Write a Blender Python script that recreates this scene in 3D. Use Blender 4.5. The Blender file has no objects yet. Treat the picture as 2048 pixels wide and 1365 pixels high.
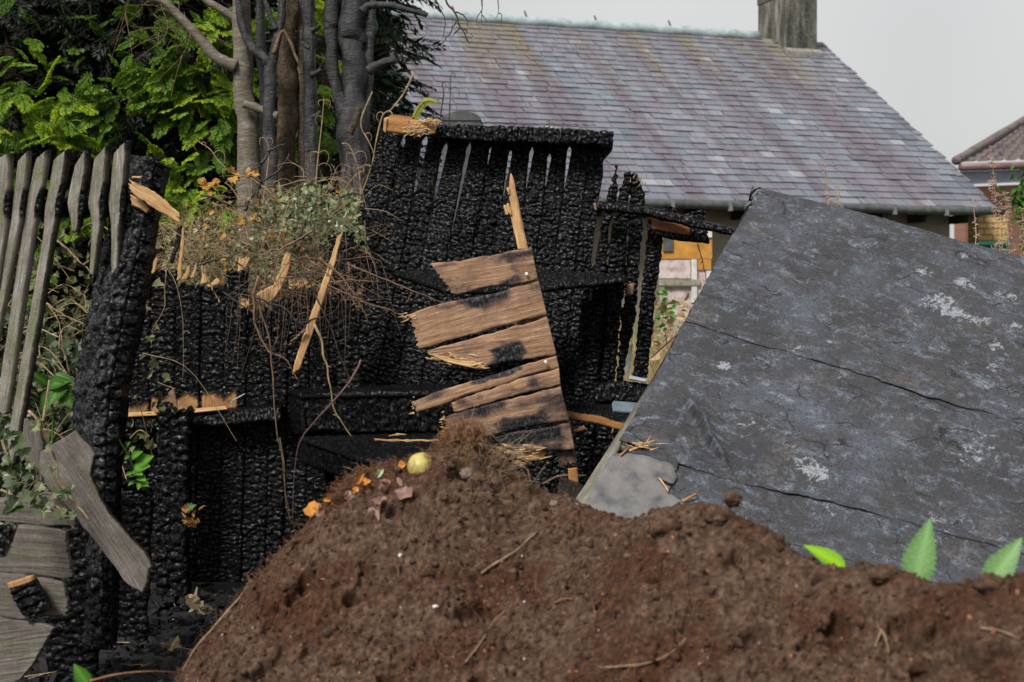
import bpy, math, random
import numpy as np
from mathutils import Vector, Matrix
R_ = math.radians
random.seed(7)
rng = np.random.default_rng(11)
scene = bpy.context.scene
col = scene.collection

# ------------------------------------------------------------------ camera
F = 2844.0            # focal length in photo pixels (50 mm on 36 mm)
CZ = 1.5              # camera height
HY = 600.0            # horizon row of the photo
cam_d = bpy.data.cameras.new("camera")
cam = bpy.data.objects.new("camera", cam_d)
col.objects.link(cam)
cam.location = (0, 0, CZ)
cam.rotation_euler = (R_(90), 0, 0)
cam_d.lens = 50
cam_d.sensor_width = 36
cam_d.shift_y = -(682.5 - HY) / 2048
cam_d.clip_end = 500
cam_d.clip_start = 0.05
cam_d.dof.use_dof = True
cam_d.dof.focus_distance = 6.5
cam_d.dof.aperture_fstop = 4.0
scene.camera = cam

# ------------------------------------------------------------------ world and sun
SUN_EL, SUN_AZ = 48, 215          # degrees; azimuth the light comes from (clockwise from +Y)
world = bpy.data.worlds.new("World")
scene.world = world
world.use_nodes = True
wn, wl = world.node_tree.nodes, world.node_tree.links
wn.clear()
w_out = wn.new("ShaderNodeOutputWorld")
w_bg = wn.new("ShaderNodeBackground")
w_sky = wn.new("ShaderNodeTexSky")
w_sky.sky_type = 'NISHITA'
w_sky.sun_disc = False
w_sky.sun_elevation = R_(SUN_EL)
w_sky.sun_rotation = R_(SUN_AZ)
w_sky.dust_density = 4.0
w_tc = wn.new("ShaderNodeTexCoord")
w_no = wn.new("ShaderNodeTexNoise")
w_no.inputs['Scale'].default_value = 1.6
w_no.inputs['Detail'].default_value = 3
w_rp = wn.new("ShaderNodeValToRGB")      # the overcast deck: soft grey to near white cloud
w_rp.color_ramp.elements[0].position = 0.35
w_rp.color_ramp.elements[0].color = (5.6, 5.6, 5.6, 1)
w_rp.color_ramp.elements[1].position = 0.7
w_rp.color_ramp.elements[1].color = (8.8, 8.8, 8.75, 1)
w_mx = wn.new("ShaderNodeMixRGB")
w_mx.inputs['Fac'].default_value = 0.92
wl.new(w_tc.outputs['Generated'], w_no.inputs['Vector'])
wl.new(w_no.outputs['Fac'], w_rp.inputs['Fac'])
wl.new(w_sky.outputs['Color'], w_mx.inputs['Color1'])
wl.new(w_rp.outputs['Color'], w_mx.inputs['Color2'])
wl.new(w_mx.outputs['Color'], w_bg.inputs['Color'])
w_bg.inputs['Strength'].default_value = 0.072
wl.new(w_bg.outputs['Background'], w_out.inputs['Surface'])

sun_d = bpy.data.lights.new("sun", 'SUN')
sun_d.energy = 4.0
sun_d.angle = R_(18)
sun_d.color = (1.0, 0.96, 0.9)
sun = bpy.data.objects.new("sun", sun_d)
col.objects.link(sun)
_az, _el = R_(SUN_AZ), R_(SUN_EL)
_from = Vector((math.sin(_az) * math.cos(_el), math.cos(_az) * math.cos(_el), math.sin(_el)))
sun.rotation_euler = (-_from).to_track_quat('-Z', 'Y').to_euler()
sun.location = _from * 30
vs = scene.view_settings
scene.display_settings.display_device = 'sRGB'
vs.view_transform = 'Standard'
vs.look = 'None'
vs.exposure = 0.42
vs.gamma = 1.0
vs.use_curve_mapping = False

# ------------------------------------------------------------------ helpers: points and noise
def P(px, py, Y):
    return np.array(((px - 1024) / F * Y, Y, CZ - (py - HY) / F * Y))

def _h(ix, iy, iz, seed):
    with np.errstate(over='ignore'):
        h = (ix.astype(np.int64) * 374761393 + iy.astype(np.int64) * 668265263 + iz.astype(np.int64) * 1274126177 + seed * 974634541) & 0xFFFFFFFF
        h = ((h ^ (h >> 13)) * 1103515245) & 0xFFFFFFFF
        h = ((h ^ (h >> 15)) * 2246822519) & 0xFFFFFFFF
        h = h ^ (h >> 16)
    return (h & 0xFFFFFF).astype(np.float64) / 0xFFFFFF

def noise3(x, y, z, seed=0):
    x, y, z = np.broadcast_arrays(np.asarray(x, float), np.asarray(y, float), np.asarray(z, float))
    ix, iy, iz = np.floor(x), np.floor(y), np.floor(z)
    fx, fy, fz = x - ix, y - iy, z - iz
    fx, fy, fz = [f * f * (3 - 2 * f) for f in (fx, fy, fz)]
    r = 0
    for a in (0, 1):
        for b in (0, 1):
            for c in (0, 1):
                r = r + _h(ix + a, iy + b, iz + c, seed) * (fx if a else 1 - fx) * (fy if b else 1 - fy) * (fz if c else 1 - fz)
    return r * 2 - 1

def noise2(x, y, seed=0):
    return noise3(x, y, np.zeros_like(np.asarray(x, float)), seed)

def fbm2(x, y, seed=0, o=3):
    r, a, t = 0, 1.0, 0
    for k in range(o):
        r = r + a * noise2(np.asarray(x) * 2 ** k, np.asarray(y) * 2 ** k, seed + k * 17)
        t += a
        a *= 0.5
    return r / t

def fbm3(x, y, z, seed=0, o=3):
    r, a, t = 0, 1.0, 0
    for k in range(o):
        s = 2 ** k
        r = r + a * noise3(np.asarray(x) * s, np.asarray(y) * s, np.asarray(z) * s, seed + k * 17)
        t += a
        a *= 0.5
    return r / t

def worley2(x, y, seed=0):
    x, y = np.broadcast_arrays(np.asarray(x, float), np.asarray(y, float))
    ix, iy = np.floor(x), np.floor(y)
    f1 = np.full(x.shape, 9.0)
    f2 = np.full(x.shape, 9.0)
    z = np.zeros_like(ix)
    for a in (-1, 0, 1):
        for b in (-1, 0, 1):
            cx = ix + a + 0.15 + 0.7 * _h(ix + a, iy + b, z, seed)
            cy = iy + b + 0.15 + 0.7 * _h(ix + a, iy + b, z + 7, seed + 5)
            d = np.hypot(x - cx, y - cy)
            n = d < f1
            f2 = np.where(n, f1, np.minimum(f2, d))
            f1 = np.where(n, d, f1)
    return f1, f2

def worley_cells(x, y, seed):
    """nearest jittered cell: crack distance, random cell number and offset inside the cell"""
    x, y = np.broadcast_arrays(np.asarray(x, float), np.asarray(y, float))
    ix, iy = np.floor(x), np.floor(y)
    f1 = np.full(x.shape, 9.0); f2 = f1.copy(); rid = f1 * 0; dx = f1 * 0; dy = f1 * 0
    z = np.zeros_like(ix)
    for a in (-1, 0, 1):
        for b in (-1, 0, 1):
            ox = x - (ix + a + 0.1 + 0.8 * _h(ix + a, iy + b, z, seed))
            oy = y - (iy + b + 0.1 + 0.8 * _h(ix + a, iy + b, z + 7, seed + 5))
            d = (np.abs(ox) ** 3 + np.abs(oy) ** 3) ** (1 / 3)
            n = d < f1
            f2 = np.where(n, f1, np.minimum(f2, d))
            rid = np.where(n, _h(ix + a, iy + b, z + 3, seed), rid)
            dx = np.where(n, ox, dx)
            dy = np.where(n, oy, dy)
            f1 = np.where(n, d, f1)
    return f2 - f1, rid, dx, dy

def char_h(u, v, seed, cw=0.06, ch=0.03):
    """alligatored char: blocks of uneven height and tilt parted by cracks; about -1 in the cracks, 0 on the blocks"""
    big = 1 + 0.35 * fbm2(u * 3.1, v * 2.3, seed + 21, 2)
    u2 = u + 0.018 * fbm2(u * 13, v * 11, seed + 3, 3)
    v2 = v + 0.016 * fbm2(u * 22, v * 9, seed + 9, 3)
    k, rid, dx, dy = worley_cells(u2 / cw, v2 / ch, seed)
    e = np.clip(k / 0.34, 0, 1) ** 0.5
    k2, r2, _, _ = worley_cells(u2 / cw * 2.1 + 5, v2 / ch * 1.7, seed + 40)
    e2 = np.clip(k2 / 0.22, 0, 1) ** 0.6
    t = (r2 - 0.5) * 0.25 + (rid - 0.5) * 0.75 + dy * (0.55 + 0.5 * rid) + dx * (rid - 0.5) * 0.9
    h = (e - 1) * 0.85 * big + (e2 - 1) * 0.22 + t * 0.75 * e
    return h + 0.10 * fbm2(u * 260, v * 45, seed + 1, 2)

# ------------------------------------------------------------------ helpers: objects
def tag(o, label, cat, group=None):
    o['label'] = label
    o['category'] = cat
    if group:
        o['group'] = group
    return o

def thing(name, label, cat, loc, group=None):
    o = bpy.data.objects.new(name, None)
    o.empty_display_size = 0.1
    col.objects.link(o)
    o.location = tuple(float(c) for c in loc)
    return tag(o, label, cat, group)

def mk(name, V, faces, mat, parent=None, uv=None, attrs=None, smooth=True, recenter=True):
    """ONE mesh object from arrays; faces: list of (n,3)/(n,4) int arrays"""
    V = np.asarray(V, float)
    faces = [np.asarray(f, np.int32) for f in faces if len(f)]
    loc = np.zeros(3)
    if parent is None and recenter:
        loc = np.array((V[:, 0].mean(), V[:, 1].mean(), V[:, 2].min()))
    me = bpy.data.meshes.new(name)
    me.vertices.add(len(V))
    me.vertices.foreach_set('co', (V - loc).astype(np.float32).ravel())
    li = np.concatenate([f.ravel() for f in faces]).astype(np.int32)
    tot = np.concatenate([np.full(len(f), f.shape[1], np.int32) for f in faces])
    st = np.concatenate(([0], np.cumsum(tot)[:-1])).astype(np.int32)
    me.loops.add(len(li))
    me.loops.foreach_set('vertex_index', li)
    me.polygons.add(len(tot))
    me.polygons.foreach_set('loop_start', st)
    if uv is not None:
        ul = me.uv_layers.new(name='UVMap')
        ul.data.foreach_set('uv', np.asarray(uv, np.float32)[li].ravel())
    for k, a in (attrs or {}).items():
        at = me.attributes.new(k, 'FLOAT', 'POINT')
        at.data.foreach_set('value', np.asarray(a, np.float32))
    me.update(calc_edges=True)
    me.validate()
    me.polygons.foreach_set('use_smooth', np.full(len(me.polygons), smooth))
    if mat is not None:
        me.materials.append(mat)
    o = bpy.data.objects.new(name, me)
    col.objects.link(o)
    o.location = tuple(loc)
    if parent is not None:
        o.parent = parent
        if parent.type == 'EMPTY':
            o.matrix_parent_inverse = Matrix.Translation(-Vector(parent.location))
    return o

class Acc:
    """collects shells into ONE mesh"""
    def __init__(s):
        s.V, s.q, s.t, s.n = [], [], [], 0
        s.a = {}
    def add(s, V, quads=None, tris=None, **attrs):
        V = np.asarray(V, float)
        if quads is not None and len(quads):
            s.q.append(np.asarray(quads, np.int64) + s.n)
        if tris is not None and len(tris):
            s.t.append(np.asarray(tris, np.int64) + s.n)
        s.V.append(V)
        for k, v in attrs.items():
            s.a.setdefault(k, []).append(np.broadcast_to(np.asarray(v, float), (len(V),)))
        s.n += len(V)
    def tube(s, pts, r0, r1=None, sides=6, jit=0.0, seed=0, **attrs):
        V, q, t = tube_arr(pts, r0, r1, sides, jit, seed)
        s.add(V, q, t, **attrs)
    def box(s, c, ax, ay, az, **attrs):
        c, ax, ay, az = [np.asarray(k, float) for k in (c, ax, ay, az)]
        V = [c + i * ax + j * ay + k * az for k in (-1, 1) for j in (-1, 1) for i in (-1, 1)]
        s.add(V, [(0, 2, 3, 1), (4, 5, 7, 6), (0, 1, 5, 4), (2, 6, 7, 3), (0, 4, 6, 2), (1, 3, 7, 5)], **attrs)
    def build(s, name, mat, parent=None, smooth=False, uvscale=None):
        V = np.concatenate(s.V)
        f = []
        if s.q: f.append(np.concatenate(s.q))
        if s.t: f.append(np.concatenate(s.t))
        at = {k: np.concatenate(v) for k, v in s.a.items()}
        return mk(name, V, f, mat, parent, None, at, smooth)

def resample(pts, n):
    pts = np.asarray(pts, float)
    d = np.concatenate(([0], np.cumsum(np.linalg.norm(np.diff(pts, axis=0), axis=1))))
    t = np.linspace(0, d[-1], n)
    return np.stack([np.interp(t, d, pts[:, k]) for k in range(3)], 1)

def smooth_path(pts, n):
    """catmull-rom through pts"""
    p = np.asarray(pts, float)
    if len(p) == 2:
        return resample(p, n)
    p = np.vstack((2 * p[0] - p[1], p, 2 * p[-1] - p[-2]))
    m = len(p) - 3
    out = []
    for t in np.linspace(0, m - 1e-6, n):
        i = int(t)
        f = t - i
        a, b, c, d = p[i:i + 4]
        out.append(0.5 * ((2 * b) + (c - a) * f + (2 * a - 5 * b + 4 * c - d) * f * f + (3 * b - a - 3 * c + d) * f ** 3))
    return np.array(out)

def tube_arr(pts, r0, r1=None, sides=6, jit=0.0, seed=0):
    pts = np.asarray(pts, float)
    n = len(pts)
    rad = np.linspace(r0, r0 if r1 is None else r1, n) if np.isscalar(r0) else np.asarray(r0, float)
    T = np.gradient(pts, axis=0)
    T /= np.linalg.norm(T, axis=1)[:, None] + 1e-12
    up = np.array((0.3, 0.9, 0.1)) if abs(T[0][1]) < 0.8 else np.array((1.0, 0.1, 0.2))
    A = np.cross(T, up)
    A /= np.linalg.norm(A, axis=1)[:, None] + 1e-12
    B = np.cross(T, A)
    ang = np.linspace(0, 2 * math.pi, sides, endpoint=False)
    rr = rad[:, None] * np.ones(sides)[None]
    if jit:
        tt = np.arange(n)[:, None]
        rr = rr * (1 + jit * noise3(tt * (0.45 if n < 45 else 0.14), np.cos(ang)[None] * 1.2, np.sin(ang)[None] * 1.2, seed))
    V = pts[:, None] + rr[..., None] * (np.cos(ang)[None, :, None] * A[:, None] + np.sin(ang)[None, :, None] * B[:, None])
    V = V.reshape(-1, 3)
    i, j = np.meshgrid(np.arange(n - 1), np.arange(sides), indexing='ij')
    a = i * sides + j
    b = i * sides + (j + 1) % sides
    q = np.stack((a, b, b + sides, a + sides), -1).reshape(-1, 4)
    V = np.vstack((V, pts[0], pts[-1]))
    c0, c1 = n * sides, n * sides + 1
    jj = np.arange(sides)
    t0 = np.stack((np.full(sides, c0), (jj + 1) % sides, jj), 1)
    t1 = np.stack((np.full(sides, c1), (n - 1) * sides + jj, (n - 1) * sides + (jj + 1) % sides), 1)
    return V, q, np.vstack((t0, t1))

def interp_poly(pts, v):
    """point on a polyline at normalised length v (extrapolates linearly)"""
    pts = np.asarray(pts, float)
    d = np.concatenate(([0], np.cumsum(np.linalg.norm(np.diff(pts, axis=0), axis=1))))
    d /= d[-1]
    vc = np.clip(v, 0, 1)
    out = np.stack([np.interp(vc, d, pts[:, k]) for k in range(3)], -1)
    lo, hi = np.minimum(v, 0)[..., None], np.maximum(v - 1, 0)[..., None]
    out = out + lo * (pts[1] - pts[0]) / d[1] + hi * (pts[-1] - pts[-2]) / (1 - d[-2])
    return out

_pseed = [100]
def plank(name, L, Rr, mat, th=0.02, parent=None, res=0.009, char=0.008, burn=1.0, edge=0.003, jag=(0.0, 0.0), jagf=40.0,
          back=None, cw=0.06, ch=0.03, warp=0.0, wave=0.002, grain=0.0015, edgef=22.0, rnd_k=0.35):
    """a board between two edge polylines (lists of 3-D points running along its length), with real thickness, a char-cracked
    or grained face and ragged ends. burn: number or function (u 0..1, v 0..1, metres across, metres along) -> 0 fresh .. 1 charcoal"""
    L, Rr = np.asarray(L, float), np.asarray(Rr, float)
    _pseed[0] += 1
    sd = _pseed[0]
    ln = max(np.linalg.norm(np.diff(L, axis=0), axis=1).sum(), np.linalg.norm(np.diff(Rr, axis=0), axis=1).sum())
    vv = np.linspace(0, 1, 9)
    wd = np.linalg.norm(interp_poly(L, vv) - interp_poly(Rr, vv), axis=1).max()
    nu, nv = int(np.clip(wd / (res * 1.15), 4, 150)) + 1, int(np.clip(ln / res, 5, 460)) + 1
    u = np.linspace(0, 1, nu)[None, :].repeat(nv, 0)
    v = np.linspace(0, 1, nv)[:, None].repeat(nu, 1)
    uj = np.linspace(0, wd, nu)
    def ragged(s):
        w = np.abs(fbm2(uj * jagf, uj * 0, s, 3)) + 0.5 * np.abs(noise2(uj * jagf * 3.3, uj * 0, s + 4))
        return w / 0.9
    v0 = jag[0] * ragged(sd) / ln
    v1 = 1 - jag[1] * ragged(sd + 50) / ln
    vj = v0[None] + (v1 - v0)[None] * v
    pl, pr = interp_poly(L, vj), interp_poly(Rr, vj)
    if edge:
        vm = vj * ln
        el = edge * fbm2(vm * edgef, vm * 0 + 3, sd + 7, 3)
        er = edge * fbm2(vm * edgef, vm * 0 + 8, sd + 8, 3)
        w_ = np.linalg.norm(pr - pl, axis=-1) + 1e-6
        ue = u + (1 - u) * (el / w_) + u * (er / w_)
    else:
        ue = u
    G = pl * (1 - ue[..., None]) + pr * ue[..., None]
    dv = np.gradient(G, axis=0)
    du = np.gradient(G, axis=1)
    N = np.cross(dv, du)
    N /= np.linalg.norm(N, axis=-1)[..., None] + 1e-12
    c = G.reshape(-1, 3).mean(0)
    sgn = np.sign(np.sum(N.mean((0, 1)) * (np.array((0, 0, CZ)) - c)))
    N = N * sgn
    ax_v = G[-1].mean(0) - G[0].mean(0)
    ax_v = ax_v / (np.linalg.norm(ax_v) + 1e-9)
    ax_u = G[:, -1].mean(0) - G[:, 0].mean(0)
    ax_u = ax_u - ax_v * (ax_u @ ax_v)
    ax_u = ax_u / (np.linalg.norm(ax_u) + 1e-9)
    um, vm = (G - G[0, 0]) @ ax_u, (G - G[0, 0]) @ ax_v
    bn = burn(u, vj, um, vm) if callable(burn) else np.full(u.shape, float(burn))
    bn = np.clip(bn, 0, 1)
    off = sd * 1.37
    cb = np.clip((bn - 0.45) / 0.35, 0, 1)
    h = cb * char * char_h(um + off, vm + off * 0.7, sd, cw, ch)
    h = h + wave * fbm2(um * 7 + off, vm * 4, sd + 2, 2)
    h = h + (1 - cb) * grain * fbm2(um * 160, vm * 7 + off, sd + 5, 2)
    if warp:
        h = h + warp * (1 - (2 * u - 1) ** 2) * 0.5 + warp * noise2(vm * 1.5 + off, vm * 0, sd)
    # pillowed rounding at the long edges
    rnd = np.minimum(u, 1 - u) * wd
    h = h - rnd_k * th * np.clip(1 - rnd / 0.012, 0, 1) ** 2 * (0.4 + 0.6 * cb)
    Fr = G + N * h[..., None]
    bk = np.asarray(back, float) if back is not None else -N.mean((0, 1)) / np.linalg.norm(N.mean((0, 1))) * th
    nb = nu * nv
    Bk = G + bk
    V = np.vstack((Fr.reshape(-1, 3), Bk.reshape(-1, 3)))
    i, j = np.meshgrid(np.arange(nv - 1), np.arange(nu - 1), indexing='ij')
    a = (i * nu + j).ravel()
    q1 = np.stack((a, a + 1, a + 1 + nu, a + nu), 1)
    q2 = q1[:, ::-1] + nb
    rim = np.concatenate((np.arange(nu), np.arange(1, nv) * nu + nu - 1, (nv - 1) * nu + np.arange(nu - 2, -1, -1), np.arange(nv - 2, 0, -1) * nu))
    r2 = np.roll(rim, -1)
    q3 = np.stack((r2, rim, rim + nb, r2 + nb), 1)
    fs = np.vstack((q1, q2, q3))
    if sgn > 0:
        fs = fs[:, ::-1]
    uv = np.stack((um + off, vm + off * 1.3), -1).reshape(-1, 2)
    uv = np.vstack((uv, uv + 0.31))
    o = mk(name, V, [fs], mat, parent, uv, {'burn': np.concatenate((bn.ravel(), bn.ravel()))})
    return o

def pp(pts, Y):
    """photo points (x, y[, depth]) to world points; Y a number or (first, last)"""
    out = []
    for k, p in enumerate(pts):
        y = p[2] if len(p) > 2 else (Y if np.isscalar(Y) else Y[0] + (Y[1] - Y[0]) * k / max(1, len(pts) - 1))
        out.append(P(p[0], p[1], y))
    return out

# ------------------------------------------------------------------ materials
def new_mat(name):
    m = bpy.data.materials.new(name)
    m.use_nodes = True
    n = m.node_tree.nodes
    n.clear()
    out = n.new("ShaderNodeOutputMaterial")
    b = n.new("ShaderNodeBsdfPrincipled")
    m.node_tree.links.new(b.outputs[0], out.inputs[0])
    return m, n, m.node_tree.links, b

def N_(n, typ, **kw):
    k = n.new(typ)
    for a, v in kw.items():
        if a in k.inputs:
            k.inputs[a].default_value = v
        else:
            setattr(k, a, v)
    return k

def noise_node(n, l, vec, scale, detail=4, rough=0.55, dist=0.0):
    k = n.new("ShaderNodeTexNoise")
    k.inputs['Scale'].default_value = scale
    k.inputs['Detail'].default_value = detail
    k.inputs['Roughness'].default_value = rough
    k.inputs['Distortion'].default_value = dist
    l.new(vec, k.inputs['Vector'])
    return k.outputs['Fac']

def ramp(n, l, fac, stops, interp='LINEAR'):
    k = n.new("ShaderNodeValToRGB")
    cr = k.color_ramp
    cr.interpolation = interp
    while len(cr.elements) > len(stops):
        cr.elements.remove(cr.elements[-1])
    while len(cr.elements) < len(stops):
        cr.elements.new(0.5)
    for e, (p, c) in zip(cr.elements, stops):
        e.position = p
        c = (c, c, c) if np.isscalar(c) else c
        e.color = (*c, 1)
    l.new(fac, k.inputs['Fac'])
    return k.outputs['Color']

def mix(n, l, fac, a, b, mode='MIX'):
    k = n.new("ShaderNodeMixRGB")
    k.blend_type = mode
    for s, x in (('Fac', fac), ('Color1', a), ('Color2', b)):
        if isinstance(x, bpy.types.NodeSocket):
            l.new(x, k.inputs[s])
        elif np.isscalar(x):
            k.inputs[s].default_value = x if s == 'Fac' else (x, x, x, 1)
        else:
            k.inputs[s].default_value = (*x, 1)
    return k.outputs['Color']

def mth(n, l, op, a, b=None, c=None, clamp=False):
    k = n.new("ShaderNodeMath")
    k.operation = op
    k.use_clamp = clamp
    for i, x in enumerate((a, b, c)):
        if x is None: continue
        if isinstance(x, bpy.types.NodeSocket):
            l.new(x, k.inputs[i])
        else:
            k.inputs[i].default_value = x
    return k.outputs[0]

def coords(n, l, kind='Object', scale=(1, 1, 1)):
    t = n.new("ShaderNodeTexCoord")
    m = n.new("ShaderNodeMapping")
    m.inputs['Scale'].default_value = scale
    l.new(t.outputs[kind], m.inputs['Vector'])
    return m.outputs['Vector']

def attr(n, name):
    k = n.new("ShaderNodeAttribute")
    k.attribute_name = name
    return k.outputs['Fac']

def bump(n, l, b, h, strength=0.5, dist=0.01):
    k = n.new("ShaderNodeBump")
    k.inputs['Strength'].default_value = strength
    k.inputs['Distance'].default_value = dist
    l.new(h, k.inputs['Height'])
    l.new(k.outputs['Normal'], b.inputs['Normal'])

def wood_mat(name, dark, mid, light, algae=None, speck=0.0, scorch=(0.10, 0.045, 0.02), ash=0.035, rough=0.8, charbase=0.006):
    """timber that goes from its own colour through scorched brown to charcoal as the burn attribute rises"""
    m, n, l, b = new_mat(name)
    uv = coords(n, l, 'UV', (1, 1, 1))
    g = noise_node(n, l, coords(n, l, 'UV', (210, 6, 1)), 1.0, 6, 0.65, 0.9)
    g2 = noise_node(n, l, coords(n, l, 'UV', (420, 22, 1)), 1.0, 3, 0.6)
    big = noise_node(n, l, uv, 9, 4, 0.6)
    grain = mix(n, l, 0.35, g, g2)
    wood = ramp(n, l, grain, [(0.3, dark), (0.5, mid), (0.68, light)])
    wood = mix(n, l, mth(n, l, 'MULTIPLY', ramp(n, l, big, [(0.4, 0.0), (0.7, 1.0)]), 0.55), wood, dark)
    if algae:
        al = noise_node(n, l, coords(n, l, 'UV', (14, 5, 1)), 1.0, 4, 0.6)
        wood = mix(n, l, ramp(n, l, al, [(0.48, 0.0), (0.66, 0.75)]), wood, algae)
    if speck:
        sp = noise_node(n, l, uv, 260, 2, 0.5)
        wood = mix(n, l, mth(n, l, 'MULTIPLY', ramp(n, l, sp, [(0.62, 0.0), (0.72, 1.0)]), speck), wood, [min(1, c * 1.9) for c in light])
    bn = attr(n, 'burn')
    wob = noise_node(n, l, coords(n, l, 'UV', (34, 22, 1)), 1.0, 4, 0.6, 0.8)
    t = mth(n, l, 'ADD', bn, mth(n, l, 'MULTIPLY', mth(n, l, 'SUBTRACT', wob, 0.5), mth(n, l, 'MULTIPLY', mth(n, l, 'SUBTRACT', 1.02, bn), 0.75)))
    sc = mix(n, l, ramp(n, l, t, [(0.28, 0.0), (0.47, 0.85)]), wood, mix(n, l, 0.55, wood, scorch, 'MIX'))
    sc = mix(n, l, ramp(n, l, t, [(0.42, 0.0), (0.60, 1.0)]), sc, mix(n, l, g, (scorch[0] * .22, scorch[1] * .25, scorch[2] * .3), (scorch[0] * .5, scorch[1] * .5, scorch[2] * .5)))
    an = noise_node(n, l, uv, 46, 5, 0.7)
    an2 = noise_node(n, l, uv, 7, 3, 0.6)
    af = mth(n, l, 'MULTIPLY', ramp(n, l, an, [(0.45, 0.0), (0.75, 1.0)]), ramp(n, l, an2, [(0.35, 0.1), (0.7, 1.0)]))
    ch_ = mix(n, l, af, (charbase * .6, charbase * .6, charbase * .65), (ash * 0.75, ash * 0.8, ash * 0.9))
    c = mix(n, l, ramp(n, l, t, [(0.60, 0.0), (0.72, 1.0)]), sc, ch_)
    l.new(c, b.inputs['Base Color'])
    cr = ramp(n, l, t, [(0.6, rough), (0.72, 0.31)])
    l.new(cr, b.inputs['Roughness'])
    gl = noise_node(n, l, coords(n, l, 'UV', (60, 90, 1)), 1.0, 4, 0.7)
    l.new(ramp(n, l, gl, [(0.49, 0.0), (0.70, 0.85)]), b.inputs['Specular IOR Level'])
    hh = mix(n, l, ramp(n, l, t, [(0.6, 0.0), (0.72, 1.0)]), grain, mix(n, l, 0.5, noise_node(n, l, uv, 190, 4, 0.7), noise_node(n, l, coords(n, l, 'UV', (500, 60, 1)), 1.0, 2, 0.5)))
    bump(n, l, b, hh, 0.8, 0.0045)
    return m

def flat_mat(name, c1, c2, scale=20, rough=0.8, bstr=0.3, bdist=0.005, spec=0.3, detail=5, c3=None):
    m, n, l, b = new_mat(name)
    v = coords(n, l, 'Object')
    f = noise_node(n, l, v, scale, detail, 0.6)
    stops = [(0.32, c1), (0.68, c2)] if c3 is None else [(0.3, c1), (0.5, c2), (0.7, c3)]
    l.new(ramp(n, l, f, stops), b.inputs['Base Color'])
    b.inputs['Roughness'].default_value = rough
    b.inputs['Specular IOR Level'].default_value = spec
    bump(n, l, b, noise_node(n, l, v, scale * 3, 4, 0.6), bstr, bdist)
    return m

def leaf_mat(name, c1, c2, attrname='tip', trans=0.3, rough=0.55, spec=0.3, mid=None):
    """foliage whose colour runs with the growth attribute from old to new growth, with some light passing through"""
    m, n, l, b = new_mat(name)
    t = attr(n, attrname)
    v = coords(n, l, 'Object')
    f = noise_node(n, l, v, 9, 3, 0.6)
    t2 = mth(n, l, 'ADD', t, mth(n, l, 'MULTIPLY', mth(n, l, 'SUBTRACT', f, 0.5), 0.6), clamp=True)
    c = ramp(n, l, t2, [(0.0, c1), (1.0, c2)] if mid is None else [(0.0, c1), (0.6, mid), (1.0, c2)])
    l.new(c, b.inputs['Base Color'])
    b.inputs['Roughness'].default_value = rough
    b.inputs['Specular IOR Level'].default_value = spec
    if trans:
        tr = n.new("ShaderNodeBsdfTranslucent")
        l.new(c, tr.inputs['Color'])
        mxs = n.new("ShaderNodeMixShader")
        mxs.inputs[0].default_value = trans
        out = [k for k in n if k.type == 'OUTPUT_MATERIAL'][0]
        l.new(b.outputs[0], mxs.inputs[1])
        l.new(tr.outputs[0], mxs.inputs[2])
        l.new(mxs.outputs[0], out.inputs[0])
    return m

M = {}
M['char'] = wood_mat('charred_timber', (0.20, 0.10, 0.045), (0.42, 0.24, 0.11), (0.55, 0.36, 0.18))
M['char_lit'] = wood_mat('lit_charred_timber', (0.20, 0.10, 0.045), (0.42, 0.24, 0.11), (0.55, 0.36, 0.18), ash=0.14, charbase=0.009)  # paler copy for the post's left faces; skylight painted into the char
M['grey'] = wood_mat('weathered_timber', (0.045, 0.040, 0.034), (0.185, 0.172, 0.15), (0.40, 0.375, 0.34), algae=(0.10, 0.11, 0.055), speck=0.5, scorch=(0.05, 0.035, 0.025))
M['plank'] = wood_mat('grey_board_timber', (0.05, 0.043, 0.038), (0.125, 0.11, 0.10), (0.23, 0.205, 0.19), algae=(0.085, 0.085, 0.05), speck=0.2, scorch=(0.05, 0.035, 0.025))
M['fresh'] = wood_mat('split_timber', (0.20, 0.10, 0.04), (0.48, 0.29, 0.135), (0.70, 0.51, 0.29), rough=0.75)
M['brown'] = wood_mat('scorched_brown_timber', (0.12, 0.066, 0.04), (0.31, 0.185, 0.112), (0.52, 0.36, 0.23), scorch=(0.15, 0.098, 0.085), ash=0.12, charbase=0.02)
M['bark_grey'] = flat_mat('pale_bark', (0.05, 0.042, 0.035), (0.15, 0.125, 0.105), 16, 0.85, 0.6, 0.01)
M['bark_brown'] = flat_mat('rough_bark', (0.03, 0.022, 0.014), (0.12, 0.085, 0.052), 34, 0.9, 1.0, 0.02)
M['bark_black'] = flat_mat('scorched_bark', (0.012, 0.012, 0.013), (0.05, 0.05, 0.054), 22, 0.6, 0.8, 0.012, 0.4)
M['twig'] = flat_mat('twig_bark', (0.06, 0.035, 0.022), (0.19, 0.115, 0.07), 40, 0.75)
M['twig_dark'] = flat_mat('burnt_twig', (0.010, 0.009, 0.009), (0.045, 0.04, 0.038), 40, 0.6)
M['straw'] = flat_mat('dry_stem', (0.13, 0.085, 0.045), (0.36, 0.26, 0.15), 30, 0.75)
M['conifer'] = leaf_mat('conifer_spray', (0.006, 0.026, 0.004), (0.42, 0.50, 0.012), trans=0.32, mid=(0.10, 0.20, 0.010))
M['conifer_shade'] = leaf_mat('shaded_conifer_spray', (0.003, 0.007, 0.002), (0.022, 0.04, 0.007), trans=0.15)  # hedge interior and back row; their shade is painted in as near-black green
M['conifer_cool'] = leaf_mat('dark_conifer_spray', (0.012, 0.05, 0.022), (0.06, 0.16, 0.06), trans=0.25)
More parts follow.
